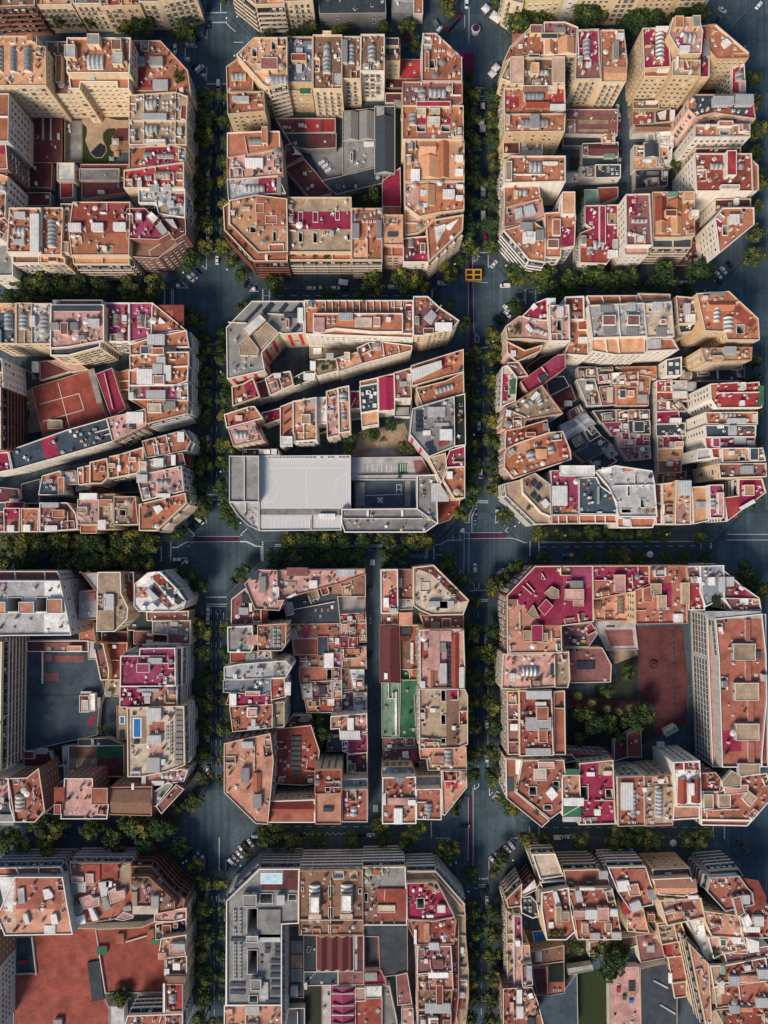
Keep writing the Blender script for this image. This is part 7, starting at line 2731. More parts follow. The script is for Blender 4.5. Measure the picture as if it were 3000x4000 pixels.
corner(r2, [(600,230,110),(370,430,150),(1430,330,120),(1530,510,120),(1480,970,140),(1110,1430,145),(400,960,110),(630,1250,130),(750,1850,120),(1130,1780,85)], 'right avenue under the car yard block')
corner(r3, [(740,70,100),(590,290,110),(1310,280,140),(380,1080,160),(610,1350,140),(70,690,90),(1500,1120,140),(1120,1450,160),(1310,1290,105),(790,1700,110)], 'right avenue under the grey school block')
corner(r4, [(480,440,120),(1280,300,140),(1420,450,130),(350,1100,150),(1280,1250,145),(740,1480,150),(1130,1450,90)], 'right avenue under the straight alley block')
e1 = tile4(1920,2180,1.536); e2 = tile4(850,1140,1.659); e3 = tile4(1920,3270,1.536); e4 = tile4(850,100,1.659)
for (f, a, c, r, lab) in ((e1,1520,95,44,'large golden tree at the north east corner of the purple schoolyard block'),(e1,1600,190,46,'second golden tree beside the jagged maroon corner roof'),
  (e1,545,820,18,''),(e1,775,1072,24,'bright yellow tree beside the deep red garden shed'),(e1,530,1085,24,'yellow green tree in the shaded west corner of the schoolyard garden'),
  (e1,620,985,42,'dark tree in the middle of the schoolyard garden'),(e1,540,930,32,'dark tree at the west edge of the schoolyard garden'),(e1,720,1000,36,'dark tree left of the yellow tree in the schoolyard garden'),(e1,850,985,40,'broad brownish tree next to the purple schoolyard floor'),(e1,930,930,36,'grey green tree at the corner of the purple schoolyard floor'),(e1,820,690,26,'dark tree on the triangular garden by the slatted skylight'),(e1,700,800,28,'dark tree behind the row of palms'),
  (e2,870,940,30,'dark tree at the west end of the school playground garden'),(e2,990,915,34,'dark spreading tree above the playground slide'),(e2,1195,1000,20,'small golden tree beside the paved circle'),(e2,1258,1018,18,'small golden tree touching the striped red wall'),(e2,860,1010,24,'dark tree beside the parking deck in the garden'),(e2,1120,860,22,'leafy shrub tree under the orange tiled shed roof'),
  (e3,680,720,62,'very large dark tree in the blue pool block courtyard'),(e3,765,690,36,'dark tree right of the very large courtyard tree'),(e3,525,665,30,'dark tree beside the brown pool terrace'),
  (e4,1000,1100,32,'lone courtyard tree below the slanting dark shed'),(tile4(0,3290,2.07375),975,1268,36,'round courtyard bush tree beside the red brown roof'),(tile4(850,2190,1.659),672,1140,36,'dark courtyard tree right of the deep red hall'),(tile4(850,2190,1.659),640,1050,24,'small dark courtyard tree above the deep red hall'),
  (tile4(1920,60,1.536),1110,895,22,'small tree beside the broad rust roof and white flat sheds'),(tile4(1920,60,1.536),515,1070,24,'dark shrub tree by the pale green square roof')):
    if lab: tree(*f(a, c)[0], r, lab, 'courtyard trees')
# palms in the schoolyard
FR = MB()
Rp = random.Random(3)
for k in range(18):
    a = k*2*pi/18+Rp.uniform(-.1, .1); ln = Rp.uniform(2.2, 3.0); pr = None
    for j in range(6):
        t = j/5; x = ln*t*cos(a); y = ln*t*sin(a); z = 1.0*sin(pi*t*.8)-1.0*t*t; w = .34*(1-t*.8)
        c_ = ((x-w*sin(a), y+w*cos(a), z), (x+w*sin(a), y-w*cos(a), z))
        if pr: FR.face((pr[0], pr[1], c_[1], c_[0]))
        pr = c_
FRM = FR.mesh('frond_crown', [mat('palm_green', (.10,.12,.035), 'plain')]); tb = MB(); tb.cyl(0,0,0,6,.2,.16,8,0); PTR = tb.mesh('trunk', [BARK])
for i, (a, c) in enumerate(((518,820),(600,868),(692,905),(765,922),(836,895))):
    p = W(*e1(a, c)[0], 6); t = OBJ('palm_tree', None); C.objects.link(t); t.location = (p.x, p.y, .2); t.rotation_euler.z = i
    tag(t, f'{ORD[i]} palm from the west in the schoolyard garden row', 'palm', 'palms across the schoolyard garden'); link('trunk', PTR, t); link('crown', FRM, t, (0,0,6))

# ------------------------------------------------------------------ vehicles
def car_meshes(col, van=False, rough=.35):
    m = mat('car_paint_%s' % col, {'w':(.74,.74,.74),'s':(.40,.41,.42),'k':(.016,.017,.019),'g':(.13,.135,.145),'b':(.03,.06,.20),'r':(.45,.015,.05),'y':(.75,.42,.02),'d':(.06,.06,.065)}[col], 'plain', rough)
    prof = [(-2.2,.32,.62,.74),(-2.15,.3,.86,.82),(-1.2,.28,.92,.88),(.9,.28,.92,.88),(1.85,.3,.80,.82),(2.2,.34,.6,.70)] if not van else [(-2.45,.35,.9,.86),(-2.4,.3,1.15,.9),(-1.0,.28,1.2,.93),(1.2,.28,1.15,.93),(2.1,.3,.98,.88),(2.5,.36,.7,.78)]
    b = MB(); rings = []
    for x, z0, z1, w in prof: rings.append([(x,-w,z0),(x,-w,z1*.8),(x,-w*.86,z1),(x,w*.86,z1),(x,w,z1*.8),(x,w,z0)])
    for r0, r1_ in zip(rings, rings[1:]):
        for i in range(5): b.face((r0[i], r1_[i], r1_[i+1], r0[i+1]), 0)
    b.face(rings[0][::-1]); b.face(rings[-1])
    roof = [(-1.75,.88,.70),(-1.35,1.38,.62),(.25,1.42,.62),(1.0,.9,.72)] if not van else [(-2.42,1.15,.82),(-2.35,1.92,.76),(1.0,1.95,.76),(1.75,1.1,.82)]
    (xa,za,wa),(xb,zb,wb),(xc,zc,wc_),(xd,zd,wd) = roof
    b.box(xb,-wb,zb-.04,xc,wb,zb+.03,0)
    if van: b.box(xb-.05,-wb-.04,1.05,xc-.9,wb+.04,zb-.02,0)
    body = b.mesh('car_body', [m])
    g = MB()
    A=[(xa,-wa,za),(xa,wa,za)]; B=[(xb,-wb,zb),(xb,wb,zb)]; Cc=[(xc,-wc_,zc),(xc,wc_,zc)]; D=[(xd,-wd,zd),(xd,wd,zd)]
    g.face((A[0],A[1],B[1],B[0])); g.face((Cc[0],Cc[1],D[1],D[0])); g.face((A[0],B[0],Cc[0],D[0])); g.face((A[1],D[1],Cc[1],B[1]))
    glass = g.mesh('car_window', [GLASS])
    return body, glass
wb = MB()
n = 12
a_ = [(.32*cos(2*pi*i/n), -.1, .32*sin(2*pi*i/n)) for i in range(n)]; b_ = [(x, .1, z) for x, y, z in a_]
for i in range(n): wb.face((a_[i], b_[i], b_[(i+1)%n], a_[(i+1)%n]))
wb.face(a_); wb.face(b_[::-1]); WHEEL = wb.mesh('wheel', [IRON])
lb = MB(); lb.box(-.04,-.2,-.08,.03,.2,.08); LAMP = lb.mesh('headlight', [WHITE])
CM = {}
CW = {'w':'white','s':'silver','k':'black','g':'grey','b':'blue','r':'red','y':'yellow','d':'dark'}
def car(u, v, ang, col, label, van=False):
    key = (col, van)
    if key not in CM: CM[key] = car_meshes(col, van)
    p = W(u, v, .7); o = link('parked_van' if van else 'parked_car', CM[key][0], None, (p.x, p.y, .02), radians(-ang))
    tag(o, label, 'van' if van else 'car', 'vehicles on the streets')
    link('car_window', CM[key][1], o)
    L_ = 1.5 if van else 1.38
    for x in (-L_, L_):
        for y in (-.78, .78): link('wheel', WHEEL, o, (x, y, .32))
    for y in (-.58, .58): link('headlight', LAMP, o, ((2.47 if van else 2.17), y, .62))
    return o
CARS = [
 (c1,470,340,90,'k','black car stopped before the dotted crosswalk at the top'),(c1,465,110,90,'k','black car parked under the topmost tree of the left avenue'),(c1,315,512,48,'k','black car in the angled bay under the cream corner building'),
 (c1,345,925,-42,'w','white van in the angled bay beside the roof garden corner',1),(c1,285,880,-42,'k','black car beside the white van at the roof garden corner'),(c1,600,1155,90,'w','white van driving over the dotted crosswalk of the left avenue',1),(c1,465,1342,90,'s','silver car first in the kerb line below the stop line'),
 (c1,462,1570,90,'w','white car alone at the west kerb below the silver car'),(c1,458,1812,90,'g','upper of two grey cars at the west kerb of the left avenue'),(c1,462,1925,90,'g','lower of two grey cars at the west kerb of the left avenue'),(c1,14,655,90,'w','white car at the photo\'s upper crosswalk near the chamfer'),(c1,540,2140,90,'k','black car in the middle of the left avenue by the salmon roof'),
 (c2,865,480,-90,'w','white car driving out below the dotted crosswalk, pool garden crossing'),(c2,718,150,-90,'w','white van waiting above the dotted crosswalk, pool garden crossing',1),(c2,718,10,-90,'s','silver car behind the waiting white van'),(c2,435,780,42,'w','white car with black glass in the bay under the red tiled facade'),(c2,495,737,42,'s','silver car beside the white car under the red tiled facade'),(c2,545,690,42,'b','dark blue car outermost of the bay under the red tiled facade'),
 (c2,1335,865,-60,'k','black car under the pale trees of the brick balcony corner'),(c2,1395,905,-55,'b','blue car next to the white painted triangle of the brick balcony corner'),
 (c3,585,305,42,'w','white van in the bay under the hexagonal skylight corner',1),(c3,520,370,42,'k','black car beside the white van, hexagonal skylight corner'),(c3,455,435,42,'k','second black car from the white van, hexagonal skylight corner'),(c3,330,1010,-42,'w','white car in the bay at the slatted white corner'),(c3,1120,1305,48,'d','dark car with pale roof at the pink red corner roof'),(c3,718,1765,90,'w','white car with black roof first below the stop line of the dark schoolyard block'),(c3,710,1915,90,'w','white car second below the stop line of the dark schoolyard block'),
 (c4,1490,695,0,'w','white car turning beside the modern grey building'),(c4,1405,800,55,'w','white car topmost in the angled row by the modern grey building'),(c4,1320,848,50,'k','black car second in the angled row by the modern grey building'),(c4,1262,905,50,'w','white car below the black car, modern grey building row'),(c4,1222,985,50,'w','white hatchback touching the small tree, modern grey building row'),(c4,1160,1050,45,'s','silver car next to the last white van of the angled row'),(c4,1105,1105,45,'w','white van lowest in the angled row by the modern grey building',1),
 (c4,350,850,-45,'k','black car nearest the yellow bin in the wavy balcony bay'),(c4,400,915,-45,'g','grey car second from the yellow bin in the wavy balcony bay'),(c4,455,970,-45,'k','black car third from the yellow bin in the wavy balcony bay'),(c4,520,1010,-48,'s','silver car fourth from the yellow bin in the wavy balcony bay'),(c4,590,1065,-45,'w','white car lowest in the wavy balcony bay'),(c4,690,1650,90,'s','silver car half under trees at the lower left avenue'),
 (r1,590,55,90,'w','white truck like van at the very top of the right avenue',1),(r1,110,415,58,'g','grey van behind the wedge corner roof on the top street',1),(r1,150,490,-55,'w','white van touching the tree by the wedge corner roof',1),
 (r2,1120,295,-50,'w','white car parked in the bay right of the yellow frame'),(r2,1300,645,180,'w','white van driving along the cross street near the yellow frame',1),(r2,1325,1010,42,'w','white car under the golden tree at the forked lanes corner'),(r2,1335,1110,42,'w','second white car at the forked lanes corner, below the golden tree'),(r2,1262,1160,42,'k','black van beside the white cars at the forked lanes corner',1),(r2,1170,1210,42,'k','outermost black van at the forked lanes corner',1),
 (r3,810,1150,-90,'w','white car driving through the crossing beside the dotted bike lane'),(r3,1330,1185,-35,'w','white car half under the dark tree at the crimson roof corner'),(r3,1230,1215,-35,'w','second white car at the crimson roof corner, left of the other'),(r3,1300,455,-50,'g','grey car under the golden tree of the white solar corner'),
 (r4,1150,190,-55,'w','white car in the bay below the right avenue triangle'),(r4,650,690,180,'k','black and yellow taxi crossing the purple bike lane'),(r4,1400,1000,52,'w','white van in the bay by the slatted grey balconies',1),(r4,1338,1068,48,'w','white car next to the white van, slatted balcony bay'),(r4,1262,1115,48,'k','black car in the middle of the slatted balcony bay'),(r4,1185,1182,50,'w','small white car beside the tree, slatted balcony bay'),(r4,1100,1240,45,'w','lowest white car of the slatted balcony bay'),(r4,1005,1730,90,'k','black car first below the crosswalk of the lower right avenue'),(r4,1005,1900,90,'w','white car behind the black car of the lower right avenue'),(r4,1590,860,8,'r','magenta red car beside the triangular road marking'),
 (hz[0],295,96,0,'w','white car alone on the cross street under the pool garden block'),(hz[1],205,81,0,'w','white car left of the yellow and blue bins'),(hz[1],295,80,0,'w','white car right of the yellow and blue bins'),(hz[1],332,84,0,'k','black car beside the small white tent'),(hz[1],408,79,0,'w','white car behind the black and yellow taxi'),(hz[1],440,79,0,'k','black and yellow taxi between two white cars'),(hz[1],480,78,0,'d','dark grey car in front of the white van on the cross street'),(hz[1],508,77,0,'w','white van last in the kerb line under the car yard block',1),(hz[1],78,100,0,'k','black car beside the dotted crosswalk under the brick balconies'),
 (hz[2],445,102,0,'w','white car first of the four parked under dark balconies'),(hz[2],478,102,0,'d','dark car second of the four parked under dark balconies'),(hz[2],513,102,0,'s','silver car third of the four parked under dark balconies'),(hz[2],542,102,0,'w','white car last of the four parked under dark balconies'),(hz[2],598,98,0,'s','silver car left of two white cars near the wedge tower'),(hz[2],634,98,0,'w','white car in the middle of the wedge tower kerb line'),(hz[2],668,97,0,'w','white car nearest the crosswalk by the wedge tower'),(hz[2],595,121,0,'k','black car driving in the lane above the forked lanes block'),(hz[2],768,95,0,'k','black and yellow taxi entering the far east crossing'),(hz[2],768,70,48,'w','white car in the bay below the white wedge tower'),(hz[2],787,53,48,'w','second white car in the bay below the white wedge tower'),(hz[2],742,50,48,'k','black car innermost in the bay below the white wedge tower'),(hz[2],808,32,48,'k','black car outermost in the bay below the white wedge tower'),
 (hz[6],152,100,0,'s','silver car on the cross street below the dark schoolyard block'),(hz[6],230,101,0,'g','grey car on the cross street right of the silver one'),(hz[6],510,102,0,'w','silver white van between trees of the lower cross street',1),(hz[7],6,84,0,'w','white car at the modern grey building\'s top kerb'),(hz[7],160,80,0,'k','black car on the zigzag parking marks'),(hz[7],428,79,0,'w','white and black car near the alley mouth on the lower cross street'),(hz[7],395,80,0,'k','black car left of the white one near the alley mouth'),
 (hz[8],172,86,0,'w','white van under tree beside the lower parasol street',1),(hz[8],212,85,0,'w','white car right of the van above the slatted balconies'),(hz[8],540,86,0,'s','silver car left of the white octagonal parasol'),(hz[8],850,112,48,'k','black car in the bay at the far lower right crossing'),(hz[8],868,128,48,'d','dark car lowest at the far lower right crossing'),
 (nn,812,1450,90,'k','upper of two black cars at the kerb by the red sports court block'),(nn,812,1482,90,'k','lower of two black cars at the kerb by the red sports court block'),(nn,812,1538,90,'w','white car between black cars on the red sports court kerb'),(nn,813,1582,90,'d','dark car with pale front on the red sports court kerb'),(nn,814,1616,90,'w','white car last on the red sports court kerb'),
 (nn,1871,1662,90,'w','white taxi with black ends on the right avenue'),(nn,1870,1698,90,'k','black car behind the white taxi on the right avenue'),(nn,1870,1808,90,'w','white car half under trees on the right avenue'),(nn,1877,1850,90,'w','white van on the right avenue beside the dark turf roof',1),(nn,1922,1598,90,'g','grey van in the kerb bay of the right avenue',1),(nn,1897,934,90,'r','red car below the market stalls on the right avenue'),(nn,1843,940,90,'k','black car opposite the red car on the right avenue'),(nn,1838,505,90,'k','black car in shade opposite the market stalls'),
 (nn,812,2560,90,'s','silver car at the dark schoolyard block kerb'),(nn,812,2620,90,'k','black car at the dark schoolyard block kerb'),(nn,812,2740,90,'w','white car by the pool terrace building kerb'),(nn,1898,2500,90,'w','white car by the rose pink roof kerb'),(nn,1898,2550,90,'s','silver car by the rose pink roof kerb'),(nn,1896,2700,90,'k','black car by the red avenue terraces'),(nn,1886,3600,90,'k','black car deep down the lower right avenue'),(nn,812,3800,90,'w','white car under trees of the lowest left avenue'),
 (nn,1445,2300,90,'k','black car first in the straight alley'),(nn,1446,2420,90,'g','grey car second in the straight alley'),(nn,1446,2560,90,'k','black car third in the straight alley'),(nn,1446,2760,90,'d','dark car fourth in the straight alley'),
 (tile4(1920,60,1.536),757,560,90,'w','white car topmost in the narrow lane'),(tile4(1920,60,1.536),765,613,90,'w','white car second in the narrow lane'),(tile4(1920,60,1.536),763,665,90,'r','dark red car in the narrow lane'),(tile4(1920,60,1.536),765,772,90,'k','black car beside the dark maroon shed in the narrow lane'),(tile4(1920,60,1.536),768,835,90,'k','black car beside the slate yard roof in the narrow lane'),(tile4(1920,60,1.536),768,880,90,'w','small white car below the black ones in the narrow lane'),(tile4(1920,60,1.536),795,1030,90,'k','black car lowest in the narrow lane'),
 (e4,683,890,-28,'w','uppermost of three white vans in the yard',1),(e4,705,912,-28,'w','middle one of three white vans in the yard',1),(e4,725,940,-28,'w','lowest of three white vans in the yard',1),(tile4(0,100,2.07375),560,832,90,'w','white car alone in the court by the pool garden'),
 (tile4(1500,0,1.106),1462,42,30,'s','silver car at the upper right corner bay'),(tile4(1500,0,1.106),1620,22,-50,'w','white car in the far upper right bay'),(tile4(1500,0,1.106),1440,88,-60,'k','black car by the tree at the upper right crossing'),(tile4(1500,0,1.106),100,162,0,'r','red car on the top street beside the wedge roof'),(tile4(1500,0,1.106),50,163,0,'b','blue car on the top street left of the red one'),(tile4(1500,0,1.106),135,160,0,'w','white car on the top street right of the red one'),(tile4(1500,0,1.106),985,131,0,'w','white car below the tall golden facade'),(tile4(1500,0,1.106),1022,131,0,'s','silver car next to the white one below the golden facade')]
# more cars along the kerbs under the trees, one label each by street and neighbour
for x, a0, ys, side in ((812, 90, (655,690,745,820,880,915), 'pool garden block kerb'),(812, 90, (1665,1720,1790,1860), 'lower red sports court block kerb'),(812, 90, (2500,2690,2810,2880,2950,3010), 'pool terrace building kerb'),(812, 90, (3560,3640,3700,3880,3940), 'red gravel yard block kerb'),(1836, 90, (600,650,705,770,830), 'shaded car yard block kerb'),(1838, 90, (2480,2560,2640,2760,2850,2940), 'straight alley block kerb'),(1902, 90, (2620,2780,2830,2960), 'purple schoolyard block kerb'),(1838, 90, (3620,3700,3790,3880), 'magenta shed block kerb')):
    for i, y in enumerate(ys):
        c_ = 'wskgwdskw'[(i*5+int(x)+y) % 9]; CARS.append((nn, x, y, a0 + R.uniform(-2, 2), c_, f'{ORD[i]} {CW[c_]} car from the north, {side} line'))
for r_ in CARS:
    u, v = r_[0](r_[1], r_[2])[0]; o = car(u, v, r_[3], r_[4], r_[5], len(r_) > 6)
    if 'taxi' in r_[5] and r_[4] == 'k':
        b = MB(); b.box(-2.23,-.70,.55,-1.72,.70,.93); b.build('yellow_boot', [mat('car_paint_y', (.75,.42,.02), 'plain', .35)], o)

# scooters parked in tight rows
sb = MB(); sb.box(-.75,-.16,.35,-.05,.16,.75,0); sb.box(-.05,-.2,.28,.45,.2,.36,0); sb.box(.42,-.2,.36,.6,.2,1.0,0); sb.box(.42,-.38,1.0,.5,.38,1.05,1); sb.box(-.7,-.15,.75,-.05,.15,.84,1)
SCO = {c: sb.mesh('scooter_body', [mat('scooter_paint_'+c, {'w':(.7,.7,.7),'k':(.02,.02,.022),'r':(.35,.02,.03)}[c], 'plain', .4), IRON]) for c in 'wkr'}
Rs = random.Random(9)
for f, x0, y0, x1, y1, n, ang, where in ((r4,480,335,640,225,7,-60,'under the ochre corner roof'),(c3,620,1780,640,1900,5,0,'beside the first car below the stop line'),(r3,830,140,800,440,7,0,'in the painted bay by the bike lane'),(c3,330,720,440,690,4,60,'inside the painted triangle by the west bike lane'),(c1,380,440,440,380,4,45,'in the triangle at the cream corner'),(nn,1867,1420,1870,1500,5,0,'on the right avenue opposite the bins')):
    for i in range(n):
        u, v = f(x0+(x1-x0)*i/(n-1), y0+(y1-y0)*i/(n-1))[0]; p = W(u, v); c = 'wkkwr'[Rs.randrange(5)]
        o = link('parked_scooter', SCO[c], None, (p.x, p.y, .02), radians(-ang+Rs.uniform(-8, 8)))
        tag(o, f"{ORD[i]} of the scooters {where}, {dict(w='white', k='black', r='red')[c]} painted", 'scooter', 'scooters parked in rows')
        for x in (-.6, .62): link('wheel', WHEEL, o, (x, 0, .27), 0, (.8,.6,.8))
# ------------------------------------------------------------------ street furniture
def bin_(u, v, col, label):
    p = W(u, v, 1.2); t = OBJ('recycling_bin', None); C.objects.link(t); t.location = (p.x, p.y, .02); tag(t, label, 'bin', 'recycling bins at the kerbs')
    m = mat('bin_' + col, {'y':(.78,.50,.0),'b':(.02,.13,.42),'g':(.02,.16,.14),'w':(.6,.6,.6)}[col], 'plain', .5)
    b = MB(); q = [(-.75,-.8),(.75,-.8),(.8,.8),(-.8,.8)]; b.prism(q, .12, 1.35, 0); b.build('bin_body', [m], t)
    b = MB()
    for i in range(6):
        a0, a1 = pi*i/6, pi*(i+1)/6; b.face(((-.82,-.85*cos(a0),1.35+.45*sin(a0)),(.82,-.85*cos(a0),1.35+.45*sin(a0)),(.82,-.85*cos(a1),1.35+.45*sin(a1)),(-.82,-.85*cos(a1),1.35+.45*sin(a1))))
    b.build('bin_lid', [m], t); b = MB(); b.box(-.3,-.87,1.45,.3,-.8,1.6); b.build('bin_slot', [DARK], t)
for f, a, c, col, lab in ((c4,180,752,'b','blue recycling bin at the kerb above the wavy balconies'),(c4,240,752,'g','teal recycling bin between the blue and yellow, wavy balconies'),(c4,305,755,'y','yellow recycling bin nearest the left avenue, wavy balconies'),
  (r2,1078,1925,'y','yellow recycling bin on the right avenue kerb'),(r2,1085,1982,'g','green recycling bin below the yellow one on the right avenue'),(r2,1087,2045,'b','blue recycling bin below the green one on the right avenue'),
  (hz[1],240,80,'y','yellow recycling bin under the terrace roof facade'),(hz[1],263,80,'b','blue recycling bin right of the yellow one under the facade'),(hz[5],192,122,'b','blue recycling bin above the crimson corner roof'),(hz[5],207,122,'g','green recycling bin in the middle above the crimson roof'),(hz[5],221,122,'y','yellow recycling bin above the crimson corner roof'),
  (c1,178,597,'w','left pale container on the painted triangle, top street'),(c1,238,597,'w','right pale container on the painted triangle, top street'),(c1,190,795,'w','pale container near the roof garden corner'),(c1,405,1018,'w','pale container in the painted triangle of the left avenue'),(c2,230,895,'w','pale container on the triangle under the red tiled facade'),(c2,1455,945,'w','pale container on the triangle by the brick balcony corner'),(c3,180,938,'w','left pale container above the slatted corner'),(c3,250,938,'w','right pale container above the slatted corner'),(r2,225,592,'w','left pale container under the wedge corner'),(r2,295,592,'w','right pale container under the wedge corner'),(r3,1172,232,'w','upper pale container behind the golden tree'),(r3,1172,315,'w','lower pale container behind the golden tree'),(c4,630,1155,'w','pale container under the wavy balcony trees')):
    bin_(*f(a, c)[0], col, lab)
LB = MB(); LB.cyl(0,0,0,8.6,.09,.06,8,0); PL = LB.mesh('pole', [IRON]); LB = MB(); LB.bar((0,0),(1.5,0),.09,8.5,8.6); AR = LB.mesh('arm', [IRON]); LB = MB(); LB.cyl(1.5,0,8.35,8.62,.42,.30,12,0); HD = LB.mesh('lamp_head', [WHITE])
LAMPS = [(c4,1243,1165,'modern grey building corner'),(c4,363,1090,'wavy balcony corner'),(c4,310,1122,'wavy balcony wall'),(r4,503,1283,'diagonal terrace corner'),(r4,415,1318,'diagonal terrace wall'),(r4,1427,1245,'slatted grey balcony corner'),(r4,1340,388,'white cube roof corner'),(r3,1525,418,'white solar corner'),(r3,1460,480,'white solar corner triangle'),(c1,852,222,'rounded cream balcony corner'),(c1,708,243,'topmost crosswalk of the left avenue'),(c1,815,750,'tall orange corner roof'),(c1,422,1400,'pool garden roof terrace kerb'),(c1,422,1818,'narrow magenta roof kerb'),(c2,315,680,'red tiled facade corner'),(c2,1025,632,'brick balcony corner trees'),(c3,1240,345,'curved school corner'),(r2,1312,318,'stepped terrace corner of the narrow lane block'),(r2,483,295,'white rooflight wedge corner'),(r2,1105,1550,'forked lanes corner kerb'),(r4,705,1752,'crimson roof avenue side'),(nn,862,1452,'grey solar roof kerb'),(nn,862,1842,'grey school wing kerb'),(nn,1852,1698,'dark turf roof kerb'),(nn,2605,2088,'slate roof front terraces'),(nn,2208,2092,'magenta and slate roof front')]
for f, a, c, lab in LAMPS:
    p = W(*f(a, c)[0], 8.5); t = OBJ('street_lamp', None); C.objects.link(t); t.location = (p.x-1.5, p.y, .1)
    tag(t, 'white headed street lamp by the ' + lab, 'street lamp', 'street lamps along the kerbs'); link('pole', PL, t); link('arm', AR, t); link('lamp_head', HD, t)
def stall(u, v, w, d, ang, col, label, peak=.7, name='market_stall', cat='market stall'):
    p = W(u, v, 2.8); t = OBJ(name, None); C.objects.link(t); t.location = (p.x, p.y, .02); t.rotation_euler.z = radians(-ang); tag(t, label, cat, 'canopies and stalls on the streets')
    b = MB(); q = [(-w/2,-d/2,2.5),(w/2,-d/2,2.5),(w/2,d/2,2.5),(-w/2,d/2,2.5)]; ap = (0,0,2.5+peak)
    for i in range(4): b.face((q[i], q[(i+1)%4], ap)); a, c = q[i], q[(i+1)%4]; b.face(((a[0],a[1],2.15),(c[0],c[1],2.15),c,a))
    b.build('canopy', [col], t)
    for x, y in ((-1,-1),(1,-1),(1,1),(-1,1)): bb = MB(); bb.cyl(x*(w/2-.1), y*(d/2-.1), 0, 2.5, .05, .05, 6); bb.build('post', [IRON], t)
    bb = MB(); bb.box(-w/2+.4,-d/2+.4,0,w/2-.4,-d/2+1.1,.85); bb.build('counter', [rm('b')], t)
TENT = mat('tent_white', (.68,.68,.70), 'plain'); MAG = mat('tent_magenta', (.30,.03,.20), 'plain'); CRI = mat('tent_crimson', (.17,.012,.05), 'plain')
for u, v, w, d, ang, m_, lab in ((1899,31,3.6,3.6,45,TENT,'white peaked tent left of the two at the top crossing'),(1938,64,5.5,4.2,35,TENT,'larger white tent patched with shadow at the top crossing'),(1924,285,3.4,3.4,45,TENT,'white peaked tent by the stepped terracotta corner'),(1938,262,3.2,3.6,45,TENT,'grey white tent touching the stepped terracotta corner'),
   (1789,212,6.2,4.2,0,MAG,'bright magenta canopy beside the wedge roof'),(1832,240,5.0,8.6,0,CRI,'large dark crimson canopy right of the magenta one'),(1886,411,2.2,3.0,0,TENT,'topmost white market stall on the right avenue'),(1880,474,3.2,2.7,0,TENT,'second white market stall on the right avenue'),(1886,500,3.0,3.4,0,TENT,'third white market stall on the right avenue'),
   (1888,727,2.4,4.0,0,TENT,'fourth white market stall, middle of the right avenue'),(1888,757,2.4,2.8,0,TENT,'fifth white market stall, above two others'),(1888,788,2.4,3.6,0,TENT,'sixth white market stall of the right avenue'),(1888,840,2.2,4.6,0,TENT,'last white market stall near the red car'),(1341,1101,4.6,2.8,8,TENT,'small white tent on the cross street pavement')):
    stall(u, v, w, d, ang, m_, lab, .15 if m_ is CRI else .7)
def parasol(u, v, r, label):
    p = W(u, v, 2.8); t = OBJ('street_parasol', None); C.objects.link(t); t.location = (p.x, p.y, .1); tag(t, label, 'parasol', 'canopies and stalls on the streets')
    b = MB(); b.cyl(0,0,2.4,3.1,r,.05,8,0); b.build('canopy', [TENT], t); b = MB(); b.cyl(0,0,0,2.5,.05,.05,6); b.build('pole', [IRON], t)
parasol(2631, 3294, 1.8, 'white octagonal parasol on the pavement of the blue pool block'); parasol(2540, 2165, 1.7, 'white parasol on the pavement above the terracotta tan hut roof')
# round kiosk at the top crossing
p = W(1859, 111, 2.5); t = OBJ('round_kiosk', None); C.objects.link(t); t.location = (p.x, p.y, 0); tag(t, 'round kiosk with purple domed top and white skirt at the top crossing', 'kiosk')
b = MB(); b.cyl(0,0,0,2.6,1.9,1.9,20,0); b.build('kiosk_wall', [rm('w')], t); b = MB(); b.cyl(0,0,2.4,2.9,2.3,1.9,20,0); b.build('skirt', [TENT], t); b = MB(); b.cyl(0,0,2.9,3.5,1.8,1.3,20,0); b.cyl(0,0,3.5,3.8,1.3,.1,20,0); b.build('dome', [mat('kiosk_purple', (.07,.015,.05), 'plain')], t)
# yellow double frame over the bike lane
p = W(*r2(788,467)[0], 4.0); t = OBJ('yellow_gantry', None); C.objects.link(t); t.location = (p.x, p.y, 0); tag(t, 'yellow double square frame canopy standing over the purple bike lane', 'gantry')
YEL = mat('gantry_yellow', (.80,.42,.03), 'plain', .5)
w, d = 8.0, 5.0
for cx in (-w/4, w/4):
    b = MB()
    for y in (-d/2, 0, d/2): b.box(cx-w/4+.03, y-.28, 3.6, cx+w/4-.03, y+.28, 4.0)
    for x in (cx-w/4+.03, cx+w/4-.53): b.box(x, -d/2+.28, 3.62, x+.5, -.28, 3.98); b.box(x, .28, 3.62, x+.5, d/2-.28, 3.98)
    fr = b.build('frame', [YEL], t)
    for y in (-d/4, d/4): b = MB(); b.box(cx-w/4+.5, y-.95, 3.3, cx+w/4-.5, y+.95, 3.4); b.build('dark_opening', [DARK], fr)
for x in (-w/2+.3, w/2-.3, -.25, .25):
    for y in (-d/2+.25, d/2-.25): b = MB(); b.box(x-.12,y-.12,0,x+.12,y+.12,3.6); b.build('post', [YEL], t)
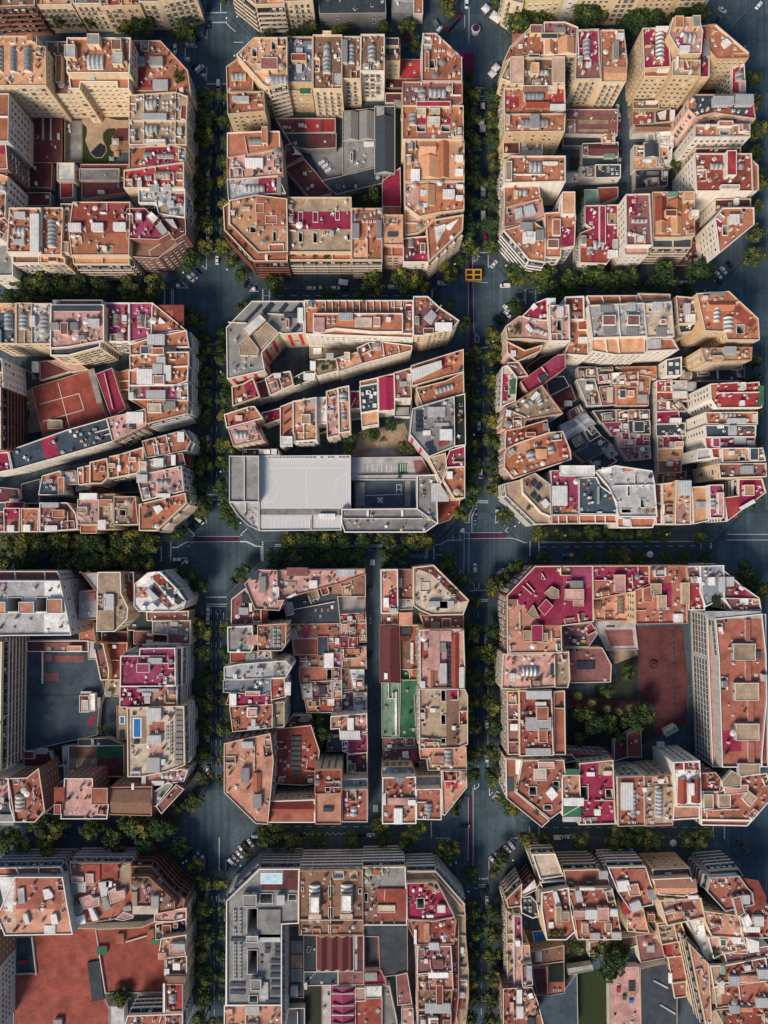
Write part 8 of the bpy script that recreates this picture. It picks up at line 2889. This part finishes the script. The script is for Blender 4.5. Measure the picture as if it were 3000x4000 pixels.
# orange skip and pale van under the trees at the dark schoolyard corner
p = W(*c4(465,275)[0], 1); t = OBJ('builders_skip', None); C.objects.link(t); t.location = (p.x, p.y, .02); t.rotation_euler.z = radians(42); tag(t, 'orange skip half under the tree at the brown parapet corner', 'skip')
b = MB(); q0 = [(-1.1,-.8),(1.1,-.8),(1.1,.8),(-1.1,.8)]; q1 = [(-1.6,-.95),(1.6,-.95),(1.6,.95),(-1.6,.95)]
for i in range(4): j = (i+1)%4; b.face(((*q0[i],0),(*q0[j],0),(*q1[j],1.3),(*q1[i],1.3)))
b.build('skip_body', [mat('skip_orange', (.55,.23,.04), 'plain')], t); b = MB(); b.box(-1.35,-.86,.9,1.35,.86,.95); b.build('load', [rm('b')], t)
# dark red event truck at the top crossing
p = W(*r1(375,355)[0], 2); t = OBJ('event_truck', None); C.objects.link(t); t.location = (p.x, p.y, .02); t.rotation_euler.z = radians(48); tag(t, 'long dark truck with red ends near the round kiosk', 'truck')
b = MB(); b.box(-4.5,-1.2,.9,2.4,1.2,3.2,0); b.build('trailer', [rm('k')], t); b = MB(); b.box(2.6,-1.15,.6,4.6,1.15,2.7,0); b.build('cab', [mat('truck_red', (.26,.015,.03), 'plain', .4)], t); b = MB(); b.box(-4.6,-1.15,1.0,-4.52,1.15,2.9); b.build('rear_door', [mat('truck_red', (.26,.015,.03), 'plain', .4)], t)
for x in (-3.5,-2.4,3.4):
    for y in (-1.1,1.1): link('wheel', WHEEL, t, (x, y, .5), 0, (1.5,1.5,1.5))
# people on the pavements by the crossings
def person_mesh(R):
    me = bpy.data.meshes.new('person'); V = [(0,0,.95),(0,0,1.2),(0,0,1.42),(0,.02,1.52),(0,.03,1.64),(.1,0,.9),(.11,.08,.5),(.11,0,.08),(.11,.12,.05),(-.1,0,.9),(-.11,-.1,.5),(-.11,-.2,.1),(-.11,-.08,.05),(.2,0,1.38),(.25,-.05,1.1),(.24,.08,.88),(-.2,0,1.38),(-.25,.05,1.1),(-.24,.16,.9)]
    E = [(0,1),(1,2),(2,3),(3,4),(0,5),(5,6),(6,7),(7,8),(0,9),(9,10),(10,11),(11,12),(2,13),(13,14),(14,15),(2,16),(16,17),(17,18)]
    me.from_pydata(V, E, []); o = OBJ('person', me); C.objects.link(o); md = o.modifiers.new('Skin', 'SKIN')
    rad = [.13,.14,.15,.06,.1,.09,.07,.05,.045,.09,.07,.05,.045,.06,.045,.035,.06,.045,.035]
    for s, r in zip(me.skin_vertices[0].data, rad): s.radius = (r, r)
    me.skin_vertices[0].data[0].use_root = True; o.modifiers.new('Sub', 'SUBSURF').levels = 1
    dg = bpy.context.evaluated_depsgraph_get(); em = bpy.data.meshes.new_from_object(o.evaluated_get(dg)); bpy.data.objects.remove(o)
    return em
PM = person_mesh(R); hb = MB(); hb.cyl(0,.03,1.66,1.76,.125,.05,10)
HAIR = hb.mesh('hair', [mat('hair_dark', (.02,.015,.012), 'plain')])
for i, (f, a, c, k, lab) in enumerate(((c1,905,230,0,'person in a pale top on the pavement under the rounded cream balconies'),(c1,910,280,1,'person in dark clothes walking below the rounded cream balconies'),(c1,268,295,0,'person in white by the cafe tables of the cream corner'),(c3,565,1030,0,'person in white crossing the dark schoolyard crossing'),(r3,720,485,1,'dark dressed person at the bike lane corner'),(r4,1075,310,0,'person in white near the white cube roof corner'),(r4,1150,358,0,'person in pale clothes below the bay of the right avenue'),(r2,880,185,0,'person in white beside the painted road box'),(r4,1215,437,0,'person in pale clothes beside the dark corner trees'))):
    p = W(*f(a, c)[0]); me = PM.copy(); me.materials.clear(); me.materials.append(mat('clothes_pale' if k == 0 else 'clothes_dark', (.6,.6,.62) if k == 0 else (.05,.05,.07), 'plain'))
    o = link('person', me, None, (p.x, p.y, .14), i*1.3); tag(o, lab, 'person', 'people on the pavements'); link('hair', HAIR, o)

# ------------------------------------------------------------------ blocks
items = parse(DATA)
for k, d in items:
    if k == 'b':
        vols = [(d['poly'], d['h'])] + [(f['poly'], f['h']) for f in d['feats'] if f['k'] == 'm']
        for P, h in vols:
            q = [tuple(W(u, v, h)[:2]) for u, v in P]; xs = [p[0] for p in q]; ys = [p[1] for p in q]; ALLP.append((q, h, (min(xs), min(ys), max(xs), max(ys))))
GM = {'lawn': mat('lawn_grass', (.022,.034,.010), 'lawn'), 'garden_floor': mat('garden_soil', (.028,.030,.022), 'lawn')}
lift = {}
for i, (k, d) in enumerate(items):
    if k == 'b': make_building(d, 500+i)
    elif k == 'G':
        p = ccw([tuple(W(u, v, d['z'])[:2]) for u, v in d['poly']]); b = MB()
        m = GM.get(d['name'], None) if d['col'] != 'v' else None
        m = m or (rm(d['col']) if d['col'] not in 'k' else PAVE)
        z = d['z'] + .003*(i % 9)
        b.prism(p, .1 if d['z'] <= 1.0001 else d['z']-.03, z, 0); tag(b.build(d['name'], [m]), kind='structure')
    elif k in ('U', 'U2'):
        z = 1.05 if k == 'U' else .36; p = ccw([tuple(W(u, v, z)[:2]) for u, v in d['poly']]); b = MB(); b.prism(inset(p, -.35), z-.3, z+.02, 0); tag(b.build('pool_edge', [CAPW if k == 'U2' else rm('v')]), kind='structure')
        b = MB()
        for t in tess([p]): b.face([(q[0], q[1], z+.03) for q in t])
        tag(b.build('pool_water', [mat('pool_blue', (.03,.16,.42), 'water', .12) if k == 'U2' else mat('pool_cover', (.02,.022,.035), 'water', .3)]), kind='structure')
# playground pieces in the pool garden and the school garden
g1 = tile4(0,100,2.07375)
def hut(u, v, w, d, h, col, name, label, cat):
    p = W(u, v, h); t = OBJ(name, None); C.objects.link(t); t.location = (p.x, p.y, 1.0 if v < 1000 else .25); tag(t, label, cat)
    b = MB(); q = [(-w/2,-d/2,h),(w/2,-d/2,h),(w/2,d/2,h),(-w/2,d/2,h)]
    for i in range(4): b.face((q[i], q[(i+1)%4], (0,0,h+.6)))
    b.build('hut_roof', [rm(col)], t)
    for x, y in ((-1,-1),(1,-1),(1,1),(-1,1)): bb = MB(); bb.box(x*(w/2-.15)-.06, y*(d/2-.15)-.06, 0, x*(w/2-.15)+.06, y*(d/2-.15)+.06, h); bb.build('post', [rm('v')], t)
hut(*g1(942,948)[0], 3.2, 3.2, 2.2, 'l', 'play_hut', 'grey roofed play hut in the pool garden playground', 'play hut')
hut(*g1(950,1048)[0], 2.6, 2.8, 1.2, 'o', 'sandbox_canopy', 'small orange square canopy on the pool garden lawn', 'canopy')
hut(*g1(910,1085)[0], 2.6, 2.4, 1.2, 'G', 'garden_shed', 'pale green square shed on the pool garden lawn', 'shed')
p = W(*e2(1065,963)[0], 1); t = OBJ('play_slide', None); C.objects.link(t); t.location = (p.x, p.y, .25); t.rotation_euler.z = .1; tag(t, 'red and blue slide in the sandy school garden', 'slide')
b = MB(); b.box(-1.0,-.5,0,.6,.5,2.0); b.build('tower', [rm('s')], t); b = MB(); b.face(((.6,-.35,1.7),(3.0,-.35,.2),(3.0,.35,.2),(.6,.35,1.7))); b.face(((.6,.35,1.6),(3.0,.35,.1),(3.0,-.35,.1),(.6,-.35,1.6))); b.build('chute', [rm('r')], t)
p = W(*e2(1170,905)[0], 2.6); t = OBJ('garden_pergola', None); C.objects.link(t); t.location = (p.x, p.y, .25); t.rotation_euler.z = radians(-28); tag(t, 'dark timber pergola with parallel beams in the school garden', 'pergola')
for i in range(6): b = MB(); b.box(-2.6+i*1.0,-2.2,2.5,-2.4+i*1.0,2.2,2.7); b.build('beam', [BARK], t)
for x in (-2.5, 2.5):
    for y in (-1.6, 1.6): b = MB(); b.box(x-.1,y-.1,0,x+.1,y+.1,2.5); b.build('post', [BARK], t)
p = W(*e1(972,636)[0], .6); t = OBJ('round_planter', None); C.objects.link(t); t.location = (p.x, p.y, .3); tag(t, 'round dark planter ring in the purple schoolyard', 'planter')
b = MB(); b.cyl(0,0,0,.5,2.1,2.1,24,0,False); b.cyl(0,0,.35,.36,1.8,1.8,24,0); b.build('ring', [rm('d')], t); b = MB(); b.cyl(0,0,.0,1.3,.6,.4,12,0); b.build('cone', [rm('k')], t)
for i, y in enumerate((450,480,515,550,580,605,640,690,790,820,850,885,915,955)):
    p = W(*e1(1083+y*.012, y)[0]); b = MB(); b.box(-.35,-.95,.38,.35,.95,.46); b.box(-.25,-.8,0,.25,-.65,.38); b.box(-.25,.65,0,.25,.8,.38)
    o = b.build('bench', [rm('k')], None, (p.x, p.y, .3)); tag(o, f'{ORD[i]} dark bench from the top in the purple schoolyard line', 'bench', 'benches in the purple schoolyard')

# ------------------------------------------------------------------ light, sky, camera
w = bpy.data.worlds.new('World'); sc.world = w; w.use_nodes = True; nt = w.node_tree
bg = nt.nodes['Background']; sky = nt.nodes.new('ShaderNodeTexSky'); sky.sky_type = 'NISHITA'; sky.sun_disc = False
SUN_EL, SUN_AZ = 38, 214          # azimuth clockwise from +Y: the light comes from the lower left of the picture
sky.sun_elevation = radians(SUN_EL); sky.sun_rotation = radians(SUN_AZ); sky.air_density = 1.3; sky.dust_density = 1.0; sky.ozone_density = 3.0
nt.links.new(sky.outputs[0], bg.inputs[0]); bg.inputs[1].default_value = .104
sl = bpy.data.lights.new('sun', 'SUN'); sl.energy = 4.25; sl.angle = radians(22); sl.color = (1.0, .86, .69)
so = OBJ('sun', sl); C.objects.link(so)
d = Vector((sin(radians(SUN_AZ))*cos(radians(SUN_EL)), cos(radians(SUN_AZ))*cos(radians(SUN_EL)), sin(radians(SUN_EL))))
so.rotation_euler = d.to_track_quat('Z', 'Y').to_euler()
cd = bpy.data.cameras.new('camera'); cam = OBJ('camera', cd); C.objects.link(cam); sc.camera = cam
cam.location = (0, 0, H); cam.rotation_euler = (0, 0, 0); cd.sensor_fit = 'VERTICAL'; cd.sensor_height = 36; cd.sensor_width = 27
cd.lens = H/K/4000*36; cd.shift_x = (1500-NX)/4000; cd.shift_y = (NY-2000)/4000; cd.clip_start = 5; cd.clip_end = 6000
sc.view_settings.view_transform = 'Standard'; sc.view_settings.look = 'None'; sc.view_settings.exposure = 0
sc.render.resolution_x, sc.render.resolution_y = 768, 1024
